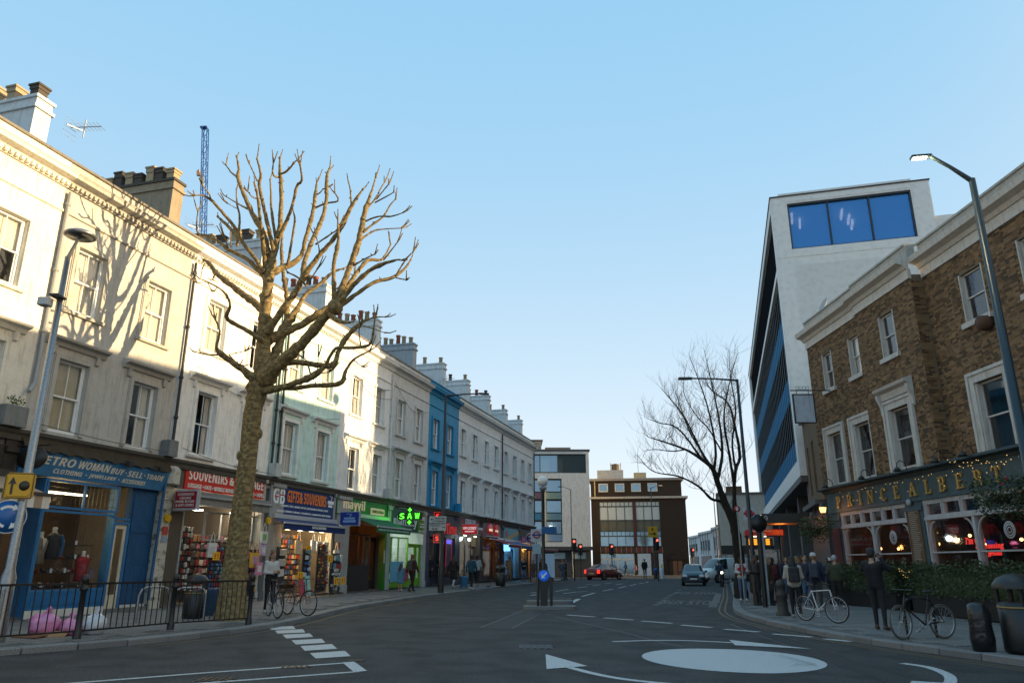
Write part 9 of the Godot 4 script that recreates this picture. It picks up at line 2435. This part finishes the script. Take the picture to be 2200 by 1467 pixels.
	obj("body", MB.new(true).lathe([[0.22, -0.02], [0.22, 0.06], [0.17, 0.12], [0.14, 0.5], [0.16, 0.55], [0.16, 0.62], [0.13, 0.66], [0.13, 0.8], [0.15, 0.84], [0.14, 0.92], [0.09, 1.0], [0.0, 1.03]], 12), paint(0.035, 0.032, 0.028, 0.6), t)
	var tyre = mats["tyre"]
	bicycle("white and red mountain bicycle leaning by the crowd", at_b(8.25, 21.1), yaw(deg_to_rad(-62)), mat("bike_white", Color(0.50, 0.50, 0.52), 0.35), tyre, mats["alloy"], 0)
	bicycle("black bicycle with one white rimmed wheel chained to a hoop", at_b(8.45, 16.35), yaw(deg_to_rad(196)), mat("bike_black", Color(0.012, 0.012, 0.013), 0.35), mat("tyre_tan", Color(0.10, 0.08, 0.06), 0.8), mats["alloy"], 0)
	hoop("bicycle hoop behind the black bicycle on the pub pavement", at_b(8.55, 16.6), yaw(0.3), black)
	t = litter_bin("square_bin", "black litter bin with gold bands at the pavement's edge", at_b(8.95, 13.95), yaw(0.4), 1.15, black)
	solo("black_sack", MB.new(true).lathe([[0.0, 0.0], [0.22, 0.0], [0.25, 0.2], [0.22, 0.45], [0.24, 0.62], [0.2, 0.78], [0.1, 0.82], [0.0, 0.8]], 11, Vector3.ZERO, Basis.from_scale(Vector3(0.9, 1.0, 0.75))), mat("sack", Color(0.012, 0.012, 0.013), 0.3, {"nrm": noise_tex("sack_n", FastNoiseLite.TYPE_SIMPLEX, 0.02, 4, 0, 1, true, 14.0), "ns": 0.18, "scale": 0.5}), "black plastic sack tied beside the gold banded bin", "rubbish bag", at_b(8.35, 14.15), yaw(0.4))

# ---------------------------------------------------------------- people: one continuous skin per figure, meshed from tapered bones
var skins := {}

func joints(pose):
	var j = {"hipL": Vector3(0.095, 0.93, 0), "hipR": Vector3(-0.095, 0.93, 0), "kneeL": Vector3(0.10, 0.50, 0.02), "kneeR": Vector3(-0.10, 0.50, 0.02), "ankL": Vector3(0.10, 0.085, -0.01), "ankR": Vector3(-0.105, 0.085, -0.02), "toeL": Vector3(0.125, 0.038, 0.13), "toeR": Vector3(-0.13, 0.038, 0.12),
		"elbL": Vector3(0.245, 1.14, -0.03), "elbR": Vector3(-0.245, 1.14, -0.03), "wriL": Vector3(0.25, 0.90, 0.05), "wriR": Vector3(-0.25, 0.90, 0.05), "tipL": Vector3(0.245, 0.82, 0.07), "tipR": Vector3(-0.245, 0.82, 0.07), "lean": Vector3.ZERO}
	if pose == "walk":
		j.merge({"kneeL": Vector3(0.095, 0.52, 0.14), "ankL": Vector3(0.095, 0.10, 0.26), "toeL": Vector3(0.11, 0.055, 0.40), "kneeR": Vector3(-0.095, 0.50, -0.04), "ankR": Vector3(-0.095, 0.15, -0.32), "toeR": Vector3(-0.10, 0.04, -0.21), "elbL": Vector3(0.24, 1.15, -0.12), "wriL": Vector3(0.24, 0.93, -0.10), "tipL": Vector3(0.235, 0.85, -0.07), "elbR": Vector3(-0.24, 1.14, 0.04), "wriR": Vector3(-0.235, 0.94, 0.19), "tipR": Vector3(-0.22, 0.87, 0.24)}, true)
	elif pose == "phone":
		j.merge({"elbL": Vector3(0.24, 1.13, 0.02), "wriL": Vector3(0.10, 1.15, 0.24), "tipL": Vector3(0.04, 1.19, 0.29), "elbR": Vector3(-0.24, 1.13, 0.02), "wriR": Vector3(-0.11, 1.11, 0.24), "tipR": Vector3(-0.05, 1.15, 0.29)}, true)
	elif pose == "photo":
		j.merge({"elbL": Vector3(0.30, 1.30, 0.16), "wriL": Vector3(0.11, 1.53, 0.24), "tipL": Vector3(0.06, 1.60, 0.25), "elbR": Vector3(-0.30, 1.30, 0.16), "wriR": Vector3(-0.11, 1.53, 0.24), "tipR": Vector3(-0.06, 1.60, 0.25), "kneeL": Vector3(0.11, 0.50, 0.06), "ankL": Vector3(0.12, 0.085, 0.08), "toeL": Vector3(0.15, 0.038, 0.21), "lean": Vector3(0, 0, -0.06)}, true)
	elif pose == "pocket":
		j.merge({"elbL": Vector3(0.27, 1.13, -0.08), "wriL": Vector3(0.20, 0.97, 0.05), "tipL": Vector3(0.15, 0.91, 0.09), "kneeR": Vector3(-0.11, 0.50, 0.06), "ankR": Vector3(-0.13, 0.085, 0.06), "toeR": Vector3(-0.17, 0.038, 0.19)}, true)
	elif pose == "ride":
		j.merge({"kneeL": Vector3(0.14, 0.86, 0.40), "ankL": Vector3(0.15, 0.48, 0.42), "toeL": Vector3(0.16, 0.44, 0.56), "kneeR": Vector3(-0.14, 0.86, 0.40), "ankR": Vector3(-0.15, 0.48, 0.42), "toeR": Vector3(-0.16, 0.44, 0.56), "elbL": Vector3(0.27, 1.17, 0.18), "wriL": Vector3(0.27, 1.10, 0.44), "tipL": Vector3(0.26, 1.09, 0.52), "elbR": Vector3(-0.27, 1.17, 0.18), "wriR": Vector3(-0.27, 1.10, 0.44), "tipR": Vector3(-0.26, 1.09, 0.52)}, true)
	return j

# coat: 0 shirt, 1 jacket, 2 long coat, 3 skirt
func skin_of(pose, coat):
	var key = "%s_%d" % [pose, coat]
	if skins.has(key):
		return skins[key]
	var j = joints(pose)
	var u = 0.012 if coat in [1, 2] else 0.0
	var L = j.lean
	var B = []   # a, b, ra, rb, region: 0 legs 1 top 2 skin 3 shoes
	for s in ["L", "R"]:
		var e = 1.0 if s == "L" else -1.0
		B.append([j["hip" + s], j["knee" + s], 0.088, 0.060, 0 if coat != 3 else 2])
		B.append([j["knee" + s], j["ank" + s], 0.058, 0.042 if coat != 3 else 0.036, 0 if coat != 3 else 2])
		B.append([j["ank" + s] + Vector3(0, -0.02, -0.02), j["toe" + s], 0.046, 0.036, 3])
		B.append([Vector3(e * 0.065, 0.97, 0), Vector3(e * 0.055, 1.10, 0) + L * 0.3, 0.112 + u, 0.100 + u, 0 if coat in [0] else 1])
		B.append([Vector3(e * 0.055, 1.10, 0) + L * 0.3, Vector3(e * 0.085, 1.31, 0) + L * 0.8, 0.102 + u, 0.108 + u, 1])
		B.append([Vector3(e * 0.06, 1.34, 0) + L, Vector3(e * 0.165, 1.405, -0.01) + L, 0.085 + u, 0.064 + u, 1])
		B.append([Vector3(e * 0.175, 1.40, -0.01) + L, j["elb" + s] + L, 0.058 + u, 0.046 + u, 1])
		B.append([j["elb" + s] + L, j["wri" + s] + L, 0.045 + u, 0.034 + u * 0.5, 1])
		B.append([j["wri" + s] + L, lerp(j["wri" + s], j["tip" + s], 0.55) + L, 0.028, 0.030, 2])
		if coat >= 2:
			var k = lerp(j["hip" + s], j["knee" + s], 0.85)
			B.append([Vector3(e * 0.07, 0.98, 0), Vector3(e * 0.09, k.y, k.z * 0.75), 0.125, 0.135 if coat == 2 else 0.12, 1])
			B.append([Vector3(0, 0.95, 0), Vector3(0, k.y, 0), 0.10, 0.11, 1])
	B.append([Vector3(0, 1.42, 0) + L, Vector3(0, 1.53, 0.012) + L, 0.055, 0.052, 2])
	var cell = 0.026
	var lo = Vector3(1e9, 1e9, 1e9)
	var hi = -lo
	for b in B:
		for p in [b[0], b[1]]:
			lo = lo.min(p - Vector3.ONE * 0.2)
			hi = hi.max(p + Vector3.ONE * 0.2)
	var n = Vector3i(((hi - lo) / cell).ceil())
	var f = PackedFloat32Array()
	f.resize(n.x * n.y * n.z)
	f.fill(1.0)
	var ids = PackedByteArray()
	ids.resize(f.size())
	for b in B:
		var a = b[0]
		var ba = b[1] - a
		var l2 = max(ba.length_squared(), 1e-6)
		var r = max(b[2], b[3]) + 0.06
		var i0 = Vector3i(((a.min(b[1]) - Vector3.ONE * r - lo) / cell).floor())
		var i1 = Vector3i(((a.max(b[1]) + Vector3.ONE * r - lo) / cell).ceil())
		for z in range(max(i0.z, 0), min(i1.z, n.z)):
			for y in range(max(i0.y, 0), min(i1.y, n.y)):
				for x in range(max(i0.x, 0), min(i1.x, n.x)):
					var p = lo + Vector3(x, y, z) * cell - a
					var t = clampf(p.dot(ba) / l2, 0.0, 1.0)
					var d = (p - ba * t).length() - lerpf(b[2], b[3], t)
					var i = x + n.x * (y + n.y * z)
					var o = f[i]
					if d < o:
						ids[i] = b[4]
					var k = 0.035
					var h = maxf(k - absf(d - o), 0.0) / k
					f[i] = minf(d, o) - h * h * k * 0.25
	var vid = {}
	var V = []
	var C = []
	var cn = [0, 1, n.x, n.x + 1, n.x * n.y, n.x * n.y + 1, n.x * n.y + n.x, n.x * n.y + n.x + 1]
	var co = [Vector3(0, 0, 0), Vector3(1, 0, 0), Vector3(0, 1, 0), Vector3(1, 1, 0), Vector3(0, 0, 1), Vector3(1, 0, 1), Vector3(0, 1, 1), Vector3(1, 1, 1)]
	var ed = [[0, 1], [2, 3], [4, 5], [6, 7], [0, 2], [1, 3], [4, 6], [5, 7], [0, 4], [1, 5], [2, 6], [3, 7]]
	for z in n.z - 1:
		for y in n.y - 1:
			for x in n.x - 1:
				var i = x + n.x * (y + n.y * z)
				if f[i] > 0.08 or f[i] < -0.08:
					continue
				var mask = 0
				for k in 8:
					if f[i + cn[k]] < 0.0:
						mask |= 1 << k
				if mask == 0 or mask == 255:
					continue
				var s = Vector3.ZERO
				var c = 0
				for e in ed:
					var a = f[i + cn[e[0]]]
					var b = f[i + cn[e[1]]]
					if (a < 0.0) != (b < 0.0):
						s += co[e[0]].lerp(co[e[1]], a / (a - b))
						c += 1
				vid[i] = V.size()
				V.append(lo + (Vector3(x, y, z) + s / c) * cell)
				var best = 0
				var bv = 1e9
				for k in 8:
					if f[i + cn[k]] < bv:
						bv = f[i + cn[k]]
						best = ids[i + cn[k]]
				C.append(best)
	var Q = []
	var sx = 1
	var sy = n.x
	var sz = n.x * n.y
	for i in vid:
		for ax in [[sx, sy, sz], [sy, sz, sx], [sz, sx, sy]]:
			var inside = f[i] < 0.0
			if inside == (f[i + ax[0]] < 0.0):
				continue
			var a = vid.get(i, -1)
			var b = vid.get(i - ax[1], -1)
			var c = vid.get(i - ax[1] - ax[2], -1)
			var d = vid.get(i - ax[2], -1)
			if b < 0 or c < 0 or d < 0:
				continue
			Q.append([a, b, c, d] if inside else [d, c, b, a])
	skins[key] = [V, C, Q, j]
	return skins[key]

func person(label, at, turn, pose, coat, scale_, look, extras = {}, group = "people on the pavements"):
	var t = thing("person", label, "person", at, turn * Basis.from_scale(Vector3.ONE * scale_), group)
	var S = skin_of(pose, coat)
	var col = [look.legs, look.top, look.skin, look.shoes]
	var m = MB.new(true)
	for q in S[2]:
		for k in [0, 2, 1, 0, 3, 2]:
			m.st.set_color(col[S[1][q[k]]])
			m.st.add_vertex(S[0][q[k]])
	var j = S[3]
	m.next()
	m.col(look.skin)
	for s in ["L", "R"]:
		var w = j["wri" + s] + j.lean
		var d = (j["tip" + s] - j["wri" + s]).normalized()
		var e = 1.0 if s == "L" else -1.0
		var sd = d.cross(Vector3(e, 0.2, 0.1)).normalized()
		for k in 4:
			var r0 = w + d * 0.055 + sd * (k - 1.5) * 0.018
			var ln = [0.062, 0.074, 0.07, 0.052][k]
			var curl = Vector3(-e, 0, 0) * 0.02
			m.tube([r0, r0 + d * ln * 0.55 + curl * 0.4, r0 + d * ln + curl * 1.6], [0.0095, 0.009, 0.0075], 5)
		m.tube([w + d * 0.02 - sd * 0.03, w + d * 0.05 - sd * 0.052, w + d * 0.085 - sd * 0.05], [0.011, 0.010, 0.008], 5)
	# head with face
	var hb = Basis(Vector3.UP, extras.get("turn", 0.0)) * Basis(Vector3.RIGHT, extras.get("nod", 0.0))
	var hc = Vector3(0, 1.612, 0.02) + j.lean
	var g = []
	for i in 13:
		var row = []
		for k in 18:
			var th = PI * i / 12.0
			var ph = TAU * k / 18.0
			var d = Vector3(sin(th) * sin(ph), cos(th), sin(th) * cos(ph))
			var p = Vector3(d.x * 0.076, d.y * 0.118, d.z * 0.096)
			if d.y < -0.2:
				p.x *= 1.0 + 0.42 * (d.y + 0.2)
				p.z += 0.012 * -d.y
			if d.z > 0.75 and abs(d.x) < 0.28:
				p.z += 0.026 * clamp(1.0 - abs(d.y + 0.12) * 3.4, 0, 1) * (1.0 - abs(d.x) * 3.0)
			if d.z > 0.6 and abs(d.y - 0.12) < 0.15:
				p.z -= 0.006
			row.append(hc + hb * p)
		g.append(row)
	for i in 12:
		for k in 18:
			var nx = (k + 1) % 18
			m.quad(g[i][k], g[i + 1][k], g[i + 1][nx], g[i][nx])
	m.next()
	for e in [-1, 1]:
		m.ball(hc + hb * Vector3(e * 0.077, -0.005, -0.005), Vector3(0.012, 0.03, 0.02), 6, 5)
	m.col(Color(0.02, 0.015, 0.012))
	for e in [-1, 1]:
		m.ball(hc + hb * Vector3(e * 0.031, 0.012, 0.083), Vector3(0.012, 0.007, 0.006), 6, 4)
		m.box(hc + hb * Vector3(e * 0.032, 0.036, 0.086), Vector3(0.03, 0.006, 0.008), hb)
	m.col(Color(look.skin.r * 0.7, look.skin.g * 0.42, look.skin.b * 0.4))
	m.box(hc + hb * Vector3(0, -0.056, 0.088), Vector3(0.042, 0.009, 0.010), hb)
	obj("body", m, mat("person_cloth", Color(1, 1, 1), 0.85, {"vcol": true, "tex": texs["worn"], "scale": 6.0}), t)
	# hair or hat
	var h = MB.new(true)
	var style = look.get("hair", "short")
	h.ball(hc + hb * Vector3(0, 0.030, -0.020), Vector3(0.087, 0.106, 0.098), 14, 9, hb)
	if style == "long":
		h.tube([hc + hb * Vector3(0, 0.03, -0.05), hc + hb * Vector3(0, -0.1, -0.085), hc + Vector3(0, -0.28, -0.10), hc + Vector3(0, -0.40, -0.09)], [0.085, 0.095, 0.085, 0.03], 12)
	elif style == "bun":
		h.ball(hc + hb * Vector3(0, 0.10, -0.10), 0.05, 9, 6)
		h.tube([hc + hb * Vector3(0, 0.05, -0.10), hc + hb * Vector3(0, -0.1, -0.12), hc + Vector3(0.0, -0.35, -0.12)], [0.03, 0.04, 0.015], 8)
	obj("hair", h, mat("hair_%s" % look.hair_c.to_html(), look.hair_c, 0.7), t)
	if look.has("hat"):
		var c = MB.new(true)
		c.lathe([[0.098, 0.045], [0.100, 0.07], [0.085, 0.13], [0.05, 0.155], [0.0, 0.16]], 14, hc + hb * Vector3(0, 0, -0.012), hb)
		c.lathe([[0.0, 0.05], [0.085, 0.05], [0.085, 0.056], [0.0, 0.058]], 12, hc + hb * Vector3(0, 0, 0.075), hb)
		obj("cap", c, mat("hat_%s" % look.hat.to_html(), look.hat, 0.8), t)
	if extras.has("pack"):
		var pk = MB.new()
		pk.cbox(Vector3(0, 1.22, -0.22) + j.lean, Vector3(0.30, 0.44, 0.17), 0.05).cbox(Vector3(0, 1.13, -0.33) + j.lean, Vector3(0.24, 0.20, 0.06), 0.02)
		var po = obj("backpack", pk, mat("pack_%s" % extras.pack.to_html(), extras.pack, 0.7), t)
		for e in [-1, 1]:
			obj("strap", MB.new(true).tube([Vector3(e * 0.10, 1.42, -0.16), Vector3(e * 0.11, 1.50, -0.02), Vector3(e * 0.12, 1.42, 0.12), Vector3(e * 0.14, 1.2, 0.13), Vector3(e * 0.14, 1.05, -0.12)], 0.018, 6), mats["pack_%s" % extras.pack.to_html()], po)
	if extras.has("vest"):
		obj("vest_panel", MB.new(true).lathe([[0.19, 0.98], [0.195, 1.1], [0.215, 1.3], [0.16, 1.42]], 16, Vector3.ZERO, Basis.from_scale(Vector3(1.0, 1.0, 0.68))), mat("vest_%s" % extras.vest.to_html(), extras.vest, 0.8), t)
	return t

func look_of(top, legs, hair_c = Color(0.02, 0.015, 0.01), hair = "short", skin = Color(0.42, 0.25, 0.17), shoes = Color(0.03, 0.03, 0.03)):
	return {"top": top, "legs": legs, "skin": skin, "shoes": shoes, "hair": hair, "hair_c": hair_c}

func build_people():
	var K = Color(0.014, 0.014, 0.016)
	var NV = Color(0.02, 0.03, 0.06)
	var W = Color(0.60, 0.60, 0.58)
	var JN = Color(0.08, 0.15, 0.26)
	var BR = Color(0.06, 0.035, 0.02)
	var dk = Color(0.18, 0.09, 0.05)
	var fair = Color(0.50, 0.30, 0.21)
	var blond = Color(0.20, 0.12, 0.05)
	var along_b = 2.9
	# by the terrace
	var lk = look_of(W, K, Color(0.14, 0.06, 0.025), "bun", fair, W)
	person("woman in a white shirt and dark dungarees standing among the parked bicycles", at_a(-6.95, 22.5), yaw(0.9), "phone", 0, 0.98, lk, {"nod": 0.3})
	lk = look_of(Color(0.10, 0.35, 0.62), Color(0.55, 0.55, 0.55), BR, "long", fair, W)
	person("child in a light blue dress outside the pharmacy", at_a(-5.5, 38.5), yaw(2.7), "stand", 3, 0.74, lk)
	lk = look_of(Color(0.06, 0.012, 0.018), K, Color(0.12, 0.05, 0.02), "bun", fair, BR)
	person("woman in maroon with a green pack walking by the child in blue", at_a(-4.85, 37.8), yaw(2.6), "walk", 1, 1.0, lk, {"pack": Color(0.03, 0.05, 0.035)})
	person("man in black standing in the pharmacy's edge doorway", at_a(-4.75, 44.6), yaw(0.3), "pocket", 1, 1.0, look_of(K, K))
	person("person in black beside the lamp column by the red lettered shop", at_a(-4.2, 45.4), yaw(-0.6), "phone", 2, 0.99, look_of(K, K, K, "long", dk))
	person("person in a dark coat and white boots walking by the red lettered shop", at_a(-3.3, 44.0), yaw(2.8), "walk", 2, 1.0, look_of(Color(0.02, 0.015, 0.014), W, BR, "long", fair, W))
	person("man in a teal jacket walking with a suitcase", at_a(-2.25, 43.2), yaw(2.7), "walk", 1, 1.06, look_of(Color(0.008, 0.07, 0.12), K, K, "short", dk, W))
	person("person in a white padded jacket ahead of the man in teal", at_a(-2.15, 47.6), yaw(2.9), "walk", 1, 1.05, look_of(Color(0.46, 0.48, 0.48), K, K, "short", dk, W))
	person("man in a beige hoodie and tan trousers near the blue awning", at_a(-0.2, 58.0), yaw(0.2), "stand", 1, 1.04, look_of(Color(0.30, 0.25, 0.18), Color(0.30, 0.20, 0.10), BR, "short", fair))
	person("person in jeans by the bus shelter", at_a(0.9, 60.0), yaw(0.3), "phone", 1, 1.0, look_of(K, JN, BR, "long", fair))
	var cs = thing("suitcase", "blue wheeled suitcase behind the man in teal", "suitcase", at_a(-2.75, 45.0), yaw(0.4))
	obj("shell", MB.new().cbox(Vector3(0, 0.36, 0), Vector3(0.42, 0.58, 0.26), 0.05), paint(0.02, 0.14, 0.26, 0.5), cs)
	obj("handle", MB.new(true).tube([Vector3(-0.12, 0.62, -0.1), Vector3(-0.12, 0.98, -0.14), Vector3(0.12, 0.98, -0.14), Vector3(0.12, 0.62, -0.1)], 0.012, 6), mats["bar_black"], cs)
	for e in [-0.15, 0.15]:
		obj("wheel", MB.new(true).lathe([[0.0, -0.015], [0.04, -0.015], [0.04, 0.015], [0.0, 0.015]], 10, Vector3(e, 0.04, -0.1), Basis(Vector3.BACK, PI / 2)), mats["tyre"], cs)
	var far = [[2.6, 63.0, "person in grey at the bus shelter's near post", Color(0.10, 0.11, 0.12), K], [3.4, 65.5, "person in black at the middle of the bus shelter", K, K], [4.3, 66.5, "person in a blue jacket waiting past the bus shelter", Color(0.05, 0.10, 0.16), JN], [2.3, 61.2, "person in brown beside the bus shelter's timetable", BR, K], [4.6, 69.0, "person with a red bag past the shelter", Color(0.03, 0.03, 0.035), K], [3.6, 71.0, "person in dark green at the corner kerb", Color(0.02, 0.04, 0.03), NV], [5.0, 72.5, "person in black at the crossing behind the red car", K, K]]
	for k in far.size():
		var q = far[k]
		person(q[2], Vector3(q[0], road_y(q[0], q[1]) + 0.10, -q[1]), yaw(k * 1.3), ["stand", "phone", "pocket", "walk"][k % 4], 1 + k % 2, 0.97 + 0.02 * (k % 4), look_of(q[3], q[4], [BR, K, blond][k % 3], ["short", "long"][k % 2], [fair, dk][k % 2]), {}, "people waiting at the junction")
	person("child in pink by the brown building's doors", Vector3(14.5, road_y(14.5, 91.5) + 0.12, -91.3), yaw(-1.4), "walk", 1, 0.72, look_of(Color(0.55, 0.18, 0.26), K, BR, "long", fair, W), {}, "people waiting at the junction")
	person("person in blue beside the child in pink", Vector3(13.4, road_y(14.5, 91.5) + 0.12, -91.5), yaw(-1.4), "walk", 1, 0.95, look_of(Color(0.05, 0.14, 0.24), K, BR, "long", fair), {}, "people waiting at the junction")
	person("man in black standing on the crossing island", on_road(12.9, 75.6, 0.11), yaw(0.2), "pocket", 1, 1.06, look_of(K, K, K, "short", dk), {}, "people waiting at the junction")
	person("rider in a dark jacket seated on the delivery scooter", on_road(14.5, 54.45), yaw(deg_to_rad(-10)), "ride", 1, 1.0, look_of(Color(0.03, 0.06, 0.09), K, K, "short", dk), {}, "people waiting at the junction")
	# by the pub
	lk = look_of(W, JN, K, "short", dk, W)
	person("man in a red body warmer over white sleeves and jeans at the kerb", at_b(9.55, 32.4), yaw(-0.1), "phone", 1, 1.0, lk, {"vest": Color(0.26, 0.012, 0.014), "nod": 0.35})
	person("woman in a long brown coat with loose fair hair beside the stout post", at_b(9.62, 29.2), yaw(1.2), "stand", 2, 0.99, look_of(Color(0.055, 0.038, 0.02), K, blond, "long", fair))
	person("person in black facing the woman in the brown coat", at_b(9.15, 29.0), yaw(-1.8), "phone", 1, 1.03, look_of(K, K, K, "short", dk))
	person("person with a black backpack over a cream jumper by the bollard", at_b(8.15, 22.6), yaw(along_b), "phone", 1, 0.98, look_of(Color(0.46, 0.42, 0.35), K, K, "long", fair, Color(0.35, 0.32, 0.27)), {"pack": Color(0.012, 0.012, 0.014)})
	person("person in an open khaki jacket over a pale blue shirt", at_b(9.6, 26.6), yaw(0.2), "pocket", 0, 0.98, look_of(Color(0.36, 0.44, 0.58), K, K, "long", dk, W))
	lk = look_of(NV, Color(0.04, 0.05, 0.05), blond, "short", fair, W)
	lk["hat"] = Color(0.45, 0.46, 0.46)
	person("man in a pale cap and navy coat with a dark blue backpack", at_b(9.95, 25.6), yaw(2.7), "stand", 1, 1.04, lk, {"pack": Color(0.02, 0.028, 0.05)})
	person("person in olive green close to the pub's red notice board", at_b(11.3, 27.2), yaw(2.4), "pocket", 1, 1.02, look_of(Color(0.05, 0.055, 0.03), K, Color(0.35, 0.36, 0.38), "short", fair, W))
	person("tall man in black with glasses at the back of the crowd", at_b(11.6, 31.2), yaw(0.3), "stand", 1, 1.06, look_of(K, K, K, "short", dk))
	var rest = [[10.4, 31.6, "person with hair tied back between the coat and the backpack"], [10.1, 30.2, "person in dark red behind the woman in the brown coat"], [11.0, 30.0, "person in black near the pub corner under the basket"], [10.7, 28.4, "person in charcoal behind the pale blue shirt"], [12.0, 29.4, "person in a white cap beside the red notice board"], [10.9, 33.6, "person in grey at the pillar of the white block"], [12.2, 34.6, "person in navy beneath the number 9 canopy"], [11.3, 36.0, "person in black by the station bus shelter"]]
	for k in rest.size():
		var q = rest[k]
		var l2 = look_of([K, Color(0.09, 0.012, 0.02), Color(0.02, 0.02, 0.024), Color(0.05, 0.05, 0.055), NV, Color(0.12, 0.12, 0.13), NV, K][k], [K, NV, K, JN, K, K, JN, K][k], [BR, K, blond, K, BR, K, BR, K][k], ["bun", "long", "long", "short"][k % 4], [fair, dk, fair][k % 3])
		if k == 4:
			l2["hat"] = W
		person(q[2], at_b(q[0], q[1]), yaw(k * 2.1), ["phone", "stand", "pocket", "stand"][k % 4], 1 + (k % 3) / 2, 0.96 + 0.025 * (k % 4), l2)
	lk = look_of(Color(0.010, 0.010, 0.012), Color(0.018, 0.019, 0.022), K, "short", fair, Color(0.10, 0.07, 0.04))
	lk["hat"] = Color(0.02, 0.02, 0.022)
	person("photographer in black raising a camera beside the black bicycle", at_b(8.6, 18.5), yaw(2.3), "photo", 1, 1.05, lk, {"nod": -0.15})
	var f = yaw(2.3)
	var cm = thing("handheld_camera", "small camera with a pale strap held up by the photographer", "camera", at_b(8.6, 18.5) + f * Vector3(0, 1.69, 0.25), f)
	obj("camera_body", MB.new().cbox(Vector3.ZERO, Vector3(0.13, 0.08, 0.06), 0.01), mats["bar_black"], cm)
	obj("lens", MB.new(true).lathe([[0.035, 0.0], [0.035, 0.07], [0.0, 0.07]], 12, Vector3(0, 0, 0.03), Basis(Vector3.RIGHT, PI / 2)), mats["bar_black"], cm)
